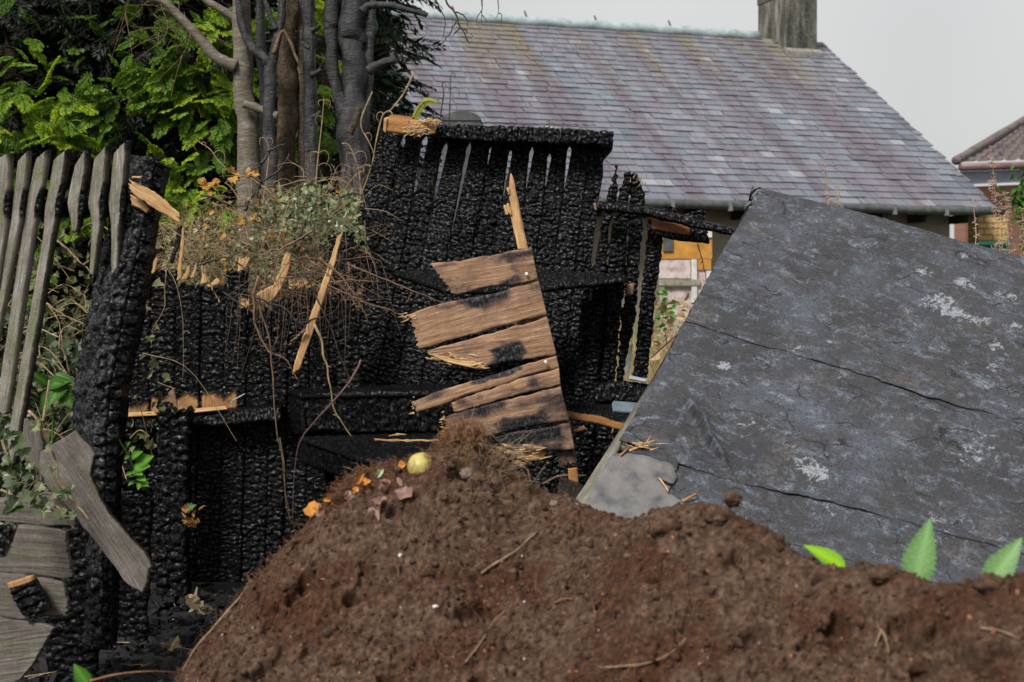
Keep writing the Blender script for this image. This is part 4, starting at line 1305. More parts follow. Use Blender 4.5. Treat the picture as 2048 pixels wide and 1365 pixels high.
# ---- left charred wall of low broken boards
lw = thing('burnt_shed_wall', 'low charred plank wall with broken pale tips left of the leaning panel', 'shed wall', P(480, 1180, 6.9), 'standing remains of the burnt shed')
lb = [(255, 300, 545, .02), (300, 352, 538, .02), (354, 400, 561, .03), (402, 451, 568, .03), (453, 494, 532, .04), (495, 543, 608, .04), (545, 577, 596, .03), (578, 622, 568, .02), (624, 660, 575, .04), (655, 704, 466, .03)]
YL = 6.95
for k, (x0, x1, yt, jg) in enumerate(lb):
    lean = 26 if k < 9 else -44
    x1 = x1 + (3 if k + 1 < len(lb) and lb[k + 1][0] - x1 < 6 else 0)
    sl_ = lambda x, f: x - lean * f * (0.6 if k < 9 else 1.0)
    ytb = 1165
    rows_ = [0, .12, .3, .6, 1]
    Ls = [P(sl_(x0, f), yt + (ytb - yt) * f, YL - 0.05 * f + 0.012 * (k % 2)) for f in rows_]
    Rs = [P(sl_(x1 - 1, f), yt + 6 * (k % 3 - 1) * (1 - f) + (ytb - yt) * f, YL - 0.05 * f + 0.012 * (k % 2)) for f in rows_]
    def bf(u, v, um, vm, k=k, yt=yt):
        y = yt + (1165 - yt) * v
        b_ = np.ones_like(u)
        if 0 <= k <= 4:     # the strip kept unburnt behind the rail
            e = 778 + 10 * noise2(u * 2 + k * 5, u * 0, 9) + (24 if k == 0 else 0)
            s_ = np.clip((y - e) / 22, 0, 1) * np.clip((836 - y) / 4, 0, 1)
            s_ = s_ * (np.clip((u - 0.08) / 0.1, 0, 1) if k in (1, 3) else 1) * (np.clip((0.75 - u) / .15, 0, 1) if k == 4 else 1)
            b_ = 1 - s_ * 0.60
        return b_
    bd = plank('board', Ls, Rs, CH, 0.024, lw, res=0.0058, char=0.012, burn=bf, edge=0.005, jag=(jg, 0.0), jagf=45, cw=0.048 * (0.8 + 0.16 * ((k * 5) % 4)), ch=0.023 * (0.82 + 0.14 * ((k * 3) % 4)), edgef=50, rnd_k=0.22)
def splinter(name, label, Lp, Rp, Y, mat=None, th=0.010, burn=0.05, cat='splinter', parent=None, jag=(0.02, 0.02), group=None, edge=0.004, res=0.005, jagf=90):
    o = plank(name, pp(Lp, Y), pp(Rp, Y), mat or FR, th, parent, res=res, burn=burn, edge=edge, jag=jag, jagf=jagf, edgef=45)
    if parent is None:
        c = np.array([v.co for v in o.data.vertices]).mean(0)
        tag(o, label, cat, group)
    return o
# pale broken tips still standing on the boards
for Lp, Rp in (([(300, 548), (305, 525), (314, 510)], [(309, 546), (314, 528), (319, 511)]),
               ([(353, 562), (358, 520), (363, 470), (366, 446)], [(362, 558), (365, 520), (368, 480), (368, 446)]),
               ([(362, 560), (372, 540), (379, 525)], [(375, 558), (380, 540), (384, 528)]),
               ([(380, 556), (388, 534), (393, 520)], [(389, 556), (393, 538), (395, 521)]),
               ([(401, 569), (404, 548), (405, 530)], [(414, 566), (413, 548), (409, 532)]),
               ([(414, 572), (430, 560), (449, 552)], [(418, 576), (434, 570), (451, 560)]),
               ([(474, 545), (478, 527), (480, 510)], [(489, 538), (499, 522), (501, 513)])):
    splinter('broken_tip', '', Lp, Rp, YL - 0.03, parent=lw, jag=(0.0, 0.045), edge=0.006, th=0.007)
A = Acc()
for (cx, cy, n_, sx) in ((596, 564, 60, 18), (488, 603, 40, 9)):
    for k in range(n_):
        c_ = P(cx + rg.uniform(-sx, sx), cy + rg.uniform(0, 6), YL - 0.03)
        d = np.array((rg.normal(0, 0.25), rg.normal(-0.2, 0.2), 1.0)) * rg.uniform(0.008, 0.022)
        A.tube([c_ - d, c_ + d], 0.0035, 0.001, 4)
A.build('fibrous_break', M['splint'], lw)
splinter('broken_tip', '', [(602, 556), (609, 566), (614, 583)], [(618, 556), (617, 566), (616, 580)], YL - 0.04, parent=lw)
splinter('broken_tip', '', [(607, 578), (618, 571), (632, 566)], [(611, 582), (620, 576), (633, 569)], YL - 0.04, parent=lw)
# rail nailed across the low wall, pale on top where it was covered
plank('rail', pp([(244, 832), (380, 825), (560, 812)], 6.82), pp([(244, 862), (380, 856), (560, 843)], 6.80), CH, 0.05, lw, res=0.006, char=0.012, edge=0.005, back=(0, 0.1, 0.004), cw=0.024, ch=0.024)
plank('rail_top', pp([(246, 826), (308, 823)], 6.90), pp([(245, 833), (314, 829)], 6.80), FR, 0.006, lw, res=0.006, burn=0.22, edge=0.002)
plank('rail_top', pp([(380, 818), (451, 812)], 6.90), pp([(379, 825), (455, 817)], 6.80), FR, 0.006, lw, res=0.006, burn=0.22, edge=0.002)
plank('stud', pp([(314, 796), (312, 850), (310, 960), (306, 1300)], 6.68), pp([(382, 812), (380, 860), (376, 960), (372, 1300)], 6.68), CH, 0.08, lw, res=0.007, char=0.018, edge=0.014, back=(0, 0.09, 0), jag=(0.05, 0), jagf=30, cw=0.05, ch=0.045, edgef=34)
splinter('broken_tip', '', [(335, 783), (340, 800), (350, 818)], [(348, 770), (352, 800), (356, 818)], 6.66, parent=lw, mat=M['brown'], burn=0.45)
A = Acc()
A.tube(smooth_path(pp([(463, 814), (464, 803), (472, 798), (490, 788)], 6.76), 10), 0.004, 0.003, 6)
A.build('bent_nail', flat_mat('scorched_steel', (0.20, 0.20, 0.21), (0.36, 0.36, 0.37), 40, 0.5), lw)

# ---- right hand wall of jagged charred boards
rw = thing('burnt_shed_wall', 'jagged charred boards standing between the leaning panel and the felt roof', 'shed wall', P(1240, 1000, 6.9), 'standing remains of the burnt shed')
YR = 7.0
def rboard(Lp, Rp, Y=YR, **k):
    a = dict(res=0.0055, char=0.013, edge=0.011, cw=0.045, ch=0.022, edgef=55)
    a.update(k)
    return plank('board', pp(Lp, Y), pp(Rp, Y), CH, 0.024, rw, **a)
rboard([(1232, 330), (1225, 362), (1215, 392), (1205, 440), (1191, 520), (1180, 640), (1140, 1150)], [(1236, 330), (1235, 372), (1234, 400), (1222, 440), (1216, 500), (1206, 640), (1170, 1150)], jag=(0.004, 0))
rboard([(1251, 342), (1243, 370), (1236, 395), (1227, 440), (1219, 500), (1212, 640), (1170, 1150)], [(1260, 341), (1260, 380), (1258, 440), (1252, 520), (1240, 640), (1205, 1150)], YR - 0.01, jag=(0.014, 0))
rboard([(1266, 344), (1262, 370), (1260, 420), (1254, 520), (1243, 640), (1205, 1150)], [(1274, 344), (1284, 368), (1291, 385), (1288, 430), (1280, 520), (1270, 640), (1248, 750), (1240, 1150)], YR + 0.01, jag=(0.012, 0))
rboard([(1170, 530), (1160, 640), (1120, 1150)], [(1258, 530), (1240, 640), (1180, 1150)], YR + 0.06)  # added backing plank that keeps the gaps between the boards black
rboard([(1296, 440), (1294, 500), (1281, 600), (1274, 680), (1266, 756)], [(1329, 440), (1325, 500), (1312, 580), (1304, 680), (1294, 756)], YR - 0.04, edge=0.009, jag=(0.0, 0.0), char=0.016)
A = Acc()
for k in range(9):
    c_ = P(1271 + rg.normal(0, 6), 352 + rg.uniform(0, 22), YR - 0.02)
    d = np.array((rg.normal(0.15, 0.2), -0.1, 1)) * rg.uniform(0.012, 0.03)
    A.tube([c_, c_ + d], 0.0028, 0.001, 4)
A.build('splinter_tip', M['straw'], rw)
plank('block', pp([(1254, 568), (1254, 590)], YR - 0.05), pp([(1269, 566), (1267, 590)], YR - 0.05), M['brown'], 0.03, rw, burn=0.3, res=0.005, jag=(0.004, 0.004))
# sloping charred rail and the bracket of boards under it
rl = thing('charred_rail', 'charred rail sloping down to the right onto the fallen roof', 'rail', P(1330, 430, 6.85))
plank('rail', pp([(1192, 402), (1300, 415), (1380, 436), (1472, 457)], (6.88, 6.72)), pp([(1192, 421), (1300, 434), (1380, 455), (1466, 472)], (6.88, 6.72)), CH, 0.05, rl, res=0.006, char=0.008, edge=0.005, cw=0.03, ch=0.014, back=(0, 0.05, 0.006), jag=(0.006, 0.008))
plank('end_grain', pp([(1186, 409), (1190, 420)], 6.87), pp([(1192, 405), (1195, 421)], 6.87), M['brown'], 0.03, rl, burn=0.45, res=0.005)
plank('stub_block', pp([(1326, 409), (1322, 428)], 6.9), pp([(1352, 414), (1357, 432)], 6.9), CH, 0.05, rl, res=0.006, char=0.012, jag=(0.008, 0), edge=0.006)
plank('stub_block', pp([(1370, 427), (1371, 440)], 6.9), pp([(1412, 416), (1411, 444)], 6.9), CH, 0.05, rl, res=0.006, char=0.012, jag=(0.008, 0), edge=0.006)
def bfb(u, v, um, vm):
    return np.clip(0.42 + 0.9 * np.clip((v - 0.66) / 0.15, 0, 1) + 0.8 * np.clip((u - 0.58) / 0.15, 0, 1) + 0.5 * np.clip((0.06 - v) / .05, 0, 1), 0, 1)
plank('scorched_board', pp([(1297, 438), (1360, 449), (1418, 462)], 6.88), pp([(1296, 468), (1350, 480), (1420, 488)], 6.88), wood_mat('reddish_timber', (0.16, 0.06, 0.03), (0.30, 0.12, 0.055), (0.44, 0.20, 0.09)), 0.03, rl, res=0.006, burn=bfb, edge=0.004, jag=(0.0, 0.01), cw=0.04, ch=0.02)
# ---- shelf across the leaning panel
sh = plank('charred_shelf', pp([(784, 541), (900, 537), (1085, 537), (1252, 549)], [7.08, 6.95]), pp([(890, 576), (960, 577), (1085, 573), (1246, 556)], 6.72), CH, 0.03, None, res=0.0065, char=0.012, edge=0.008, cw=0.03, ch=0.03, burn=1.0)
tag(sh, 'charred shelf board sticking out across the middle of the leaning panel', 'shelf')
# ---- charred bench, box and table slabs below
bn = thing('charred_bench', 'charred bench with a deep front below the leaning panel', 'bench', P(740, 1000, 6.7))
plank('top', pp([(568, 776), (740, 770), (905, 766)], 7.02), pp([(600, 786), (740, 783), (905, 782)], 6.72), CH, 0.03, bn, res=0.009, char=0.008, edge=0.006)
plank('front', pp([(600, 787), (740, 784), (905, 783)], 6.72), pp([(604, 866), (740, 868), (905, 866)], 6.74), CH, 0.03, bn, res=0.008, char=0.012, edge=0.004, cw=0.02, ch=0.05)
plank('side', pp([(566, 780), (572, 870)], 7.02), pp([(600, 788), (604, 868)], 6.72), CH, 0.02, bn, res=0.01)
ts = thing('charred_table', 'charred table top with ash and straw on it behind the soil heap', 'table', P(780, 1000, 6.5))
plank('top', pp([(596, 872), (760, 866), (1010, 866)], 6.70), pp([(724, 916), (800, 925), (1040, 925)], 6.28), M['char'], 0.03, ts, res=0.008, char=0.006, edge=0.006, cw=0.03, ch=0.04)
plank('front', pp([(596, 874), (660, 896), (724, 918)], (6.70, 6.28)), pp([(598, 928), (662, 950), (726, 975)], (6.70, 6.30)), CH, 0.03, ts, res=0.009, char=0.008)
splinter('dry_reed', 'long yellow reed lying across the charred table top', [(745, 878), (800, 880), (884, 879)], [(746, 882), (800, 884), (884, 884)], 6.42, burn=0.1, th=0.006, cat='reed')
splinter('dry_reed', 'short pale reed on the charred table near its back edge', [(775, 872), (795, 868), (816, 868)], [(775, 874), (795, 871), (816, 870)], 6.5, burn=0.0, th=0.004, cat='reed')
# ---- sill and ledge at the right under the jagged boards
sl_ = plank('charred_sill', pp([(1190, 765), (1250, 762), (1330, 770)], 6.95), pp([(1190, 806), (1250, 806), (1330, 812)], 6.93), CH, 0.05, None, res=0.007, char=0.012, cw=0.018, ch=0.04, edge=0.005)
tag(sl_, 'charred sill board under the narrow post beside the felt roof', 'sill')
pb = plank('pale_strip', pp([(1259, 750), (1296, 757)], 6.97), pp([(1258, 756), (1293, 762)], 6.93), M['lead'], 0.01, None, res=0.006, burn=0, jag=(.003, .003))
tag(pb, 'flat pale blue strip lying on the sill at the foot of the narrow post', 'strip')
pb = plank('pale_strip', pp([(1262, 690), (1254, 720), (1247, 752)], 7.02), pp([(1266, 688), (1261, 724), (1257, 744)], 7.02), M['lead'], 0.006, None, res=0.006, burn=0, edge=0.004)
tag(pb, 'upright pale blue strip peeling beside the narrow post', 'strip')
lg = thing('charred_ledge', 'ledge with a charred top and a brown front edge right of the broken panel', 'ledge', P(1200, 1000, 6.5))
plank('top', pp([(1132, 806), (1200, 805), (1310, 812)], 6.72), pp([(1130, 822), (1190, 832), (1262, 848)], 6.42), CH, 0.025, lg, res=0.008, char=0.010, cw=0.03, ch=0.03)
plank('front_edge', pp([(1132, 822), (1190, 832), (1262, 849)], 6.42), pp([(1136, 838), (1190, 847), (1256, 865)], 6.42), M['cutface'], 0.02, lg, res=0.006, burn=lambda u, v, um, vm: np.clip(0.22 + 0.3 * np.clip((0.3 - u) / .3, 0, 1) + 0.1 * np.abs(v - .5), 0, 1), edge=0.005)
plank('chip', pp([(1146, 862), (1168, 852)], 6.4), pp([(1148, 866), (1173, 858)], 6.4), M['cutface'], 0.01, lg, burn=0.1, res=0.005)
hg = thing('metal_hinge_plate', 'small grey metal bracket lying on the charred ledge', 'bracket', P(1250, 822, 6.55))
M['steel'] = flat_mat('tarnished_steel', (0.06, 0.09, 0.11), (0.14, 0.18, 0.21), 20, 0.45)
plank('plate', pp([(1224, 806), (1278, 811)], 6.6), pp([(1226, 820), (1276, 824)], 6.55), M['steel'], 0.02, hg, burn=0, res=0.006, edge=0.001)
plank('flange', pp([(1228, 801), (1282, 806)], 6.63), pp([(1224, 806), (1278, 811)], 6.6), M['steel'], 0.01, hg, burn=0, res=0.006, edge=0.001)

# ================================================================== broken door panel in the middle
BR = M['brown']
dp = thing('broken_door_panel', 'scorched brown door panel with torn boards leaning in the middle of the ruin', 'door panel', P(1140, 1010, 6.2))
YD2 = 6.25
def scorch_rows(base, bands, seed):
    """unburnt, scorched and charred patches of a board: bands of (u0, u1, v0, v1, add)"""
    def f(u, v, um, vm):
        b_ = np.full(u.shape, base) + 0.26 * fbm2(um * 22 + seed, vm * 8, seed, 4)
        u = u + 0.20 * fbm2(um * 16 + seed * 3, vm * 12, seed + 8, 3)
        v = v + 0.10 * fbm2(um * 14 + seed * 5, vm * 13, seed + 9, 3)
        for (u0, u1, v0, v1, ad) in bands:
            s_ = np.clip((u - u0) / 0.22, 0, 1) * np.clip((u1 - u) / 0.22, 0, 1) * np.clip((v - v0) / 0.09, 0, 1) * np.clip((v1 - v) / 0.09, 0, 1)
            b_ = b_ + ad * s_
        return np.clip(b_, 0, 1)
    return f
def dboard(Lp, Rp, base, bands, jag=(0.02, 0), Y=YD2 + 0.03, seed=0, **k):
    a = dict(res=0.0055, char=0.004, edge=0.005, jagf=70, cw=0.03, ch=0.05, grain=0.003)
    a.update(k)
    return plank('board', pp(Lp, Y), pp(Rp, Y), BR, 0.02, dp, burn=scorch_rows(base, bands, seed), jag=jag, **a)
dboard([(857, 527), (930, 520), (1018, 504), (1063, 496)], [(900, 590), (918, 590), (962, 577), (1030, 569), (1076, 560)], 0.36, [(-.2, .3, .45, 1.2, .22), (.75, 1.2, .3, .85, .3), (-.2, .8, .74, .86, .2)], (0.03, 0), YD2, seed=1)
dboard([(811, 632), (850, 617), (904, 603), (970, 590), (1030, 575), (1077, 562)], [(834, 699), (880, 687), (940, 670), (1001, 654), (1066, 636), (1094, 630)], 0.25, [(-.3, .34, .40, .84, .45), (-.3, .2, .1, .5, .25), (-.2, .5, .84, 1.2, .2)], (0.025, 0), YD2 + .004, seed=2)
dboard([(846, 703), (900, 690), (960, 673), (1004, 660), (1062, 645), (1094, 633)], [(866, 712), (910, 724), (958, 738), (997, 729), (1055, 718), (1113, 710)], 0.31, [(.35, 1.2, .42, .80, .48), (-.2, .5, .2, .5, .10), (.2, 1.2, .86, .94, .3)], (0.025, 0), YD2, seed=3)
dboard([(825, 803), (870, 786), (919, 770), (990, 750), (1055, 728), (1113, 713)], [(830, 827), (880, 811), (936, 791), (1000, 771), (1060, 750), (1118, 735)], 0.31, [(-.3, .55, .05, .28, .35), (-.3, .55, .33, .84, .42), (-.2, 1.2, .88, .95, .3)], (0.014, 0), YD2 + .005, seed=4)
dboard([(901, 807), (936, 793), (990, 776), (1038, 759), (1118, 737)], [(906, 825), (920, 822), (960, 811), (1010, 797), (1052, 787), (1121, 769)], 0.36, [(-.2, 1.2, .08, .22, .22), (-.2, 1.2, .32, .42, .25), (-.2, .8, .52, .64, .3), (-.3, .85, .70, .84, .32)], (0.010, 0), YD2 + .001, seed=5)
dboard([(887, 838), (936, 818), (990, 806), (1038, 795), (1121, 772)], [(886, 860), (930, 868), (970, 873), (1020, 864), (1072, 852), (1138, 843)], 0.46, [(-.2, .35, .2, .6, .25), (.5, 1.2, .4, .85, .28), (.3, .7, .1, .9, -.12)], (0.018, 0), YD2 + .005, seed=6)
dboard([(986, 876), (1030, 865), (1070, 860), (1139, 847)], [(990, 897), (1030, 898), (1070, 902), (1110, 904), (1150, 900)], 0.70, [(.6, 1.2, .1, .6, -.45), (-.2, 1.2, .8, 1.2, -.2)], (0.03, 0), YD2 + .001, seed=7)
splinter('torn_flap', '', [(990, 894), (1030, 900), (1060, 908), (1098, 902)], [(1005, 902), (1030, 912), (1052, 926), (1098, 914)], YD2 + .02, parent=dp, jag=(.03, .03), burn=.08)
splinter('torn_flap', '', [(848, 704), (880, 712), (918, 722), (962, 722)], [(868, 713), (900, 727), (956, 739), (984, 730)], YD2 - .012, parent=dp, jag=(.03, .04), burn=.04, th=.006)
# stile
def stile_b(u, v, um, vm):
    b_ = 0.40 + 0.30 * fbm2(um * 26, vm * 9, 3, 4)
    return np.clip(b_ - 0.14 * np.clip((u - .5) / .3, 0, 1) * np.clip((.5 - v) / .2, 0, 1) + 0.22 * np.clip((v - .75) / .1, 0, 1), 0, 0.62)
plank('stile', pp([(1022, 502), (1034, 560), (1050, 640), (1066, 715), (1080, 770), (1098, 840), (1112, 900), (1120, 938)], YD2 + 0.034), pp([(1063, 496), (1075, 559), (1095, 650), (1112, 715), (1124, 784), (1141, 852), (1150, 900), (1156, 928)], YD2 + 0.034), BR, 0.028, dp, res=0.0055, burn=stile_b, edge=0.003, jag=(0, 0.015), grain=0.003)
plank('stile_tip', pp([(1022, 346), (1019, 362), (1018, 391), (1022, 432), (1030, 470), (1036, 499)], YD2 + 0.02), pp([(1025, 349), (1030, 371), (1035, 395), (1040, 419), (1048, 460), (1057, 499)], YD2 + 0.02), FR, 0.02, dp, res=0.005, burn=lambda u, v, um, vm: np.clip(0.12 + 0.22 * np.clip((u - 0.75) / 0.2, 0, 1) + 0.1 * (v > 0.55), 0, 1), edge=0.003, jag=(0.01, 0), jagf=120)
splinter('torn_flap', '', [(1013, 367), (1012, 378), (1018, 392)], [(1020, 378), (1020, 388), (1021, 394)], YD2 + 0.015, parent=dp, burn=0.0)
splinter('torn_flap', '', [(1004, 408), (1009, 420), (1011, 433)], [(1018, 404), (1022, 420), (1025, 434)], YD2 + 0.015, parent=dp, burn=0.0)
plank('stile_end', pp([(1136, 938), (1138, 964)], YD2 + 0.01), pp([(1154, 936), (1157, 966)], YD2 + 0.01), M['cutface'], 0.02, dp, burn=0.2, res=0.005, edge=0.003)
plank('foot_block', pp([(1122, 952), (1112, 994)], YD2 - 0.02), pp([(1168, 970), (1158, 1012)], YD2 - 0.02), M['plank'], 0.03, dp, burn=0.55, res=0.006, edge=0.003, jag=(.006, .01))
A = Acc()
def fan(cx, cy, dirn, n_, ln, spread, Y):
    for k in range(n_):
        c_ = P(cx + rg.normal(0, spread[0]), cy + rg.normal(0, spread[1]), Y - rg.random() * 0.02)
        d = np.array((dirn[0] + rg.normal(0, .15), rg.normal(-.1, .2), dirn[1] + rg.normal(0, .12)))
        d = d / np.linalg.norm(d) * ln * rg.uniform(.25, .8)
        w_ = np.array((0, 0, rg.uniform(0.002, 0.004)))
        A.tube([c_, c_ + d * .6, c_ + d], 0.0026, 0.0006, 4)
fan(818, 636, (-1, -.35), 10, 0.05, (6, 6), YD2)       # frayed ends of the boards
fan(905, 715, (1, -.2), 30, 0.06, (26, 4), YD2 + .01)
fan(950, 732, (1, .15), 12, 0.07, (8, 4), YD2)
fan(1050, 906, (1, .1), 24, 0.08, (22, 9), YD2 + .01)
fan(1010, 899, (1, -.15), 10, 0.08, (14, 4), YD2 + .01)
fan(828, 814, (-1, -.3), 12, 0.02, (2, 9), YD2)
fan(888, 848, (-1, -.2), 14, 0.02, (2, 9), YD2)
A.build('frayed_end', M['splint'], dp)
for (x, y) in ((1053, 548), (1091, 724)):
    A = Acc()
    c_ = P(x, y, YD2 - 0.012)
    A.tube([c_, c_ + np.array((0, -.004, 0)), c_ + np.array((0, -.006, 0))], 0.008, 0.006, 10)
    A.build('nail_head', flat_mat('zinc', (0.5, 0.5, 0.5), (0.7, 0.7, 0.7), 20, 0.35), dp)

# ================================================================== loose slats and splinters by the low wall
splinter('loose_lath', 'long pale slat leaning diagonally against the low charred wall', [(676, 470), (659, 525), (636, 590), (606, 672), (586, 735), (585, 752)], [(686, 462), (672, 520), (648, 595), (621, 680), (604, 725), (598, 742)], 6.62, burn=0.16, cat='slat', th=0.012)
splinter('split_splinter', 'broad curved pale splinter torn from the low wall, left of the pale slat', [(570, 503), (562, 536), (546, 570), (514, 586), (511, 596)], [(582, 505), (577, 540), (561, 580), (549, 596), (526, 618)], 6.72, burn=0.08, th=0.012, jag=(0.02, 0.03))
splinter('split_splinter', 'split piece of bright rail hanging from the charred post top', [(254, 358), (308, 384), (345, 415), (369, 438)], [(256, 380), (300, 412), (330, 430), (362, 449)], 5.42, burn=lambda u, v, um, vm: 0.14 + 0.16 * (fbm2(um * 30, vm * 6, 4) > .1), th=0.02, jag=(0.03, 0.03), edge=0.006)
splinter('split_splinter', 'small bright sliver beside the last picket above the hanging piece', [(258, 351), (290, 353)], [(258, 356), (290, 357)], 5.4, burn=0.08, th=0.006)
splinter('dark_stick', 'dark stick hanging below the split rail beside the charred post', [(356, 446), (348, 490), (336, 530)], [(366, 446), (359, 490), (342, 534)], 6.5, mat=M['plank'], burn=0.62, cat='stick')

# ================================================================== twigs hanging over the low wall
TW, TD = M['twig'], M['twig_dark']
tw = [
 ('long brown twig curving down from the broad splinter', [[(519, 552), (508, 596), (508, 640), (516, 668), (541, 704), (564, 715), (581, 733), (596, 767)], [(541, 704), (548, 690), (556, 676)]], 6.66, 3.2, TW),
 ('long thin twig trailing straight down to the soil heap', [[(514, 591), (525, 631), (536, 668), (541, 720), (545, 760), (549, 810), (555, 870), (564, 910), (570, 968), (581, 1047)]], 6.64, 2.4, TW),
 ('dark twig hooking round in front of the low wall', [[(514, 594), (536, 605), (567, 616), (587, 635), (598, 646), (620, 642), (648, 633)], [(588, 636), (592, 650), (588, 662)]], 6.62, 2.8, TD),
 ('pale broken twig pointing up at the diagonal slat', [[(611, 660), (590, 679), (565, 694)]], 6.6, 3.6, TW),
 ('orange brown twig hanging left of the torn boards down to the table', [[(629, 649), (642, 679), (651, 720), (656, 757), (666, 811), (685, 845), (704, 876)]], 6.5, 3.0, M['straw']),
 ('thin black twig with small thorns running down beside the slat', [[(607, 543), (633, 596), (653, 635), (670, 679), (684, 720), (700, 760), (712, 784)]], 6.55, 1.9, TD),
 ('thorny brown stem slanting down right from the slat top', [[(640, 517), (675, 547), (700, 578), (712, 594), (736, 638)], [(712, 594), (722, 585), (724, 572)]], 6.5, 3.4, TW),
 ('thorny stem slanting just left of the thickest thorny one', [[(612, 512), (635, 532), (657, 550), (692, 583), (710, 611)]], 6.5, 2.8, TW),
 ('thin stem reaching right to the tip of the door panel', [[(653, 569), (697, 589), (730, 605), (770, 618), (807, 631)], [(680, 582), (690, 600), (693, 612)]], 6.42, 2.0, TW),
 ('long thin stem arching across the charred panel towards the torn boards', [[(701, 532), (725, 541), (774, 561), (807, 576), (850, 591), (900, 613)], [(826, 582), (818, 596), (812, 606)]], 6.35, 2.2, TW),
 ('short upright thorny shoot in front of the panel foot', [[(697, 525), (699, 547), (694, 572)]], 6.5, 2.4, TW),
 ('level straight shoot sticking out to the right from the slat', [[(660, 566), (703, 561), (763, 565)]], 6.5, 1.8, TW),
 ('long purple bramble cane bowed down from the bench to the soil heap', [[(721, 722), (712, 745), (697, 767), (662, 811), (621, 852), (600, 885), (592, 910), (586, 962), (584, 1047)]], 6.2, 2.4, wood_mat('purple_cane', (0.10, 0.05, 0.05), (0.17, 0.10, 0.10), (0.25, 0.17, 0.16))),
 ('hair thin pale stem hanging beside the purple cane', [[(560, 876), (570, 945), (570, 996), (580, 1044)]], 6.25, 1.4, M['straw']),
 ('dark arched twig lying over the broken tips', [[(404, 530), (430, 520), (459, 517), (484, 532), (505, 550)], [(459, 517), (470, 508), (480, 503)]], 6.7, 2.6, TD),
 ('pale twig drooping over the left broken tips', [[(404, 532), (412, 552), (424, 578), (440, 605)]], 6.68, 3.0, M['straw']),
 ('slanting dark twig against the low wall', [[(446, 584), (470, 602), (500, 622), (515, 634)], [(470, 602), (452, 596)]], 6.7, 2.0, TD),
 ('dark twig rising to the ivy behind the slat top', [[(588, 492), (600, 470), (610, 448), (622, 420)]], 6.9, 3.4, TD),
 ('brown twig lying level over the broken wall', [[(624, 462), (600, 478), (570, 495), (541, 503), (512, 512)]], 6.72, 3.2, TW),
 ('loose thin thread of stem hanging left of centre of the low wall', [[(326, 528), (345, 552), (357, 585), (365, 640), (367, 700), (366, 762)]], 6.7, 0.9, M['straw']),
 ('fine dry stem hanging from the left broken tips', [[(333, 540), (330, 580), (327, 620), (303, 660)]], 6.75, 1.2, M['straw']),
 ('thin twig crossing in front of the post near the withered leaves', [[(112, 480), (140, 505), (168, 530), (190, 552)], [(168, 530), (178, 522)]], 5.9, 2.6, M['straw']),
 ('pair of pale stems sagging behind the charred post', [[(88, 605), (120, 626), (150, 642), (172, 650)], [(96, 610), (116, 640), (125, 690), (140, 750)]], 6.0, 2.4, M['straw']),
 ('hooked pale stem lowest behind the charred post', [[(120, 700), (122, 668), (134, 655), (166, 664)]], 6.0, 2.0, M['straw']),
 ('thin bare twig leaning on the edge of the felt roof', [[(1300, 716), (1330, 690), (1352, 672), (1372, 655), (1380, 640)], [(1333, 688), (1332, 672), (1326, 660)]], 6.9, 1.6, TD),
 ('fine dark stem in front of the boarded doorway', [[(1394, 488), (1402, 512), (1410, 545), (1416, 572)], [(1405, 522), (1399, 530)]], 6.8, 1.4, TD),
]
for k, (lab, paths, Y, r, mt) in enumerate(tw):
    twig_thing('twig', lab, paths, Y, r, mt, 'twig', 'twigs hanging over the burnt wall', thorns=(26 if 'thorn' in lab or 'bramble' in lab else 3), seed=60 + k)
A = Acc()
for k in range(90):      # mat of small dry twigs where the wall is broken
    p = bank(480, 735, lambda x: 440, 600, (6.7, 7.1), 1, rg)[0]
    d = rg.normal(0, 1, 3) * np.array((1, .4, .9))
    d /= np.linalg.norm(d)
    L_ = rg.uniform(.06, .22)
    A.tube(smooth_path([p, p + d * L_ * .5 + rg.normal(0, .015, 3), p + d * L_], 7), rg.uniform(.0015, .003), .001, 4)
for k in range(60):     # thin stems spilling over and down the burnt wall
    p = bank(500, 720, lambda x: 500, 600, (6.62, 6.9), 1, rg)[0]
    L_ = rg.uniform(.08, .4)
    dx = rg.normal(0, .35)
    A.tube(smooth_path([p, p + np.array((dx * .4, -.03, .02)) * L_ * 2, p + np.array((dx, -.06, -.5)) * L_, p + np.array((dx * 1.2, -.06, -1)) * L_], 9), rg.uniform(.0012, .0024), .0008, 4)
o = A.build('tangled_dry_twigs', TW)
o['kind'] = 'stuff'

# ================================================================== fallen felt roof
fr = thing('fallen_shed_roof', 'fallen shed roof of torn dark grey roofing felt leaning at the right', 'shed roof', P(1500, 1150, 5.2))
fm, n, l, b = new_mat('weathered_roofing_felt')
uv = coords(n, l, 'UV')
fa = noise_node(n, l, uv, 3.2, 6, 0.62)
fb_ = noise_node(n, l, coords(n, l, 'UV', (10, 16, 1)), 1.0, 7, 0.72, 0.6)
fc = noise_node(n, l, uv, 90, 5, 0.7)
fd = noise_node(n, l, uv, 330, 3, 0.6)
c = ramp(n, l, fa, [(0.3, (0.022, 0.023, 0.028)), (0.5, (0.036, 0.036, 0.040)), (0.62, (0.050, 0.056, 0.070)), (0.75, (0.078, 0.092, 0.120))])
fg = noise_node(n, l, coords(n, l, 'UV', (34, 34, 1)), 1.0, 8, 0.78, 0.6)
fh = noise_node(n, l, coords(n, l, 'UV', (120, 120, 1)), 1.0, 5, 0.75)
brk = mth(n, l, 'ADD', mth(n, l, 'MULTIPLY', fb_, 0.45), mth(n, l, 'ADD', mth(n, l, 'MULTIPLY', fg, 0.35), mth(n, l, 'MULTIPLY', fh, 0.2)))
c = mix(n, l, ramp(n, l, brk, [(0.505, 0.0), (0.535, 0.62)]), c, (0.085, 0.101, 0.132))
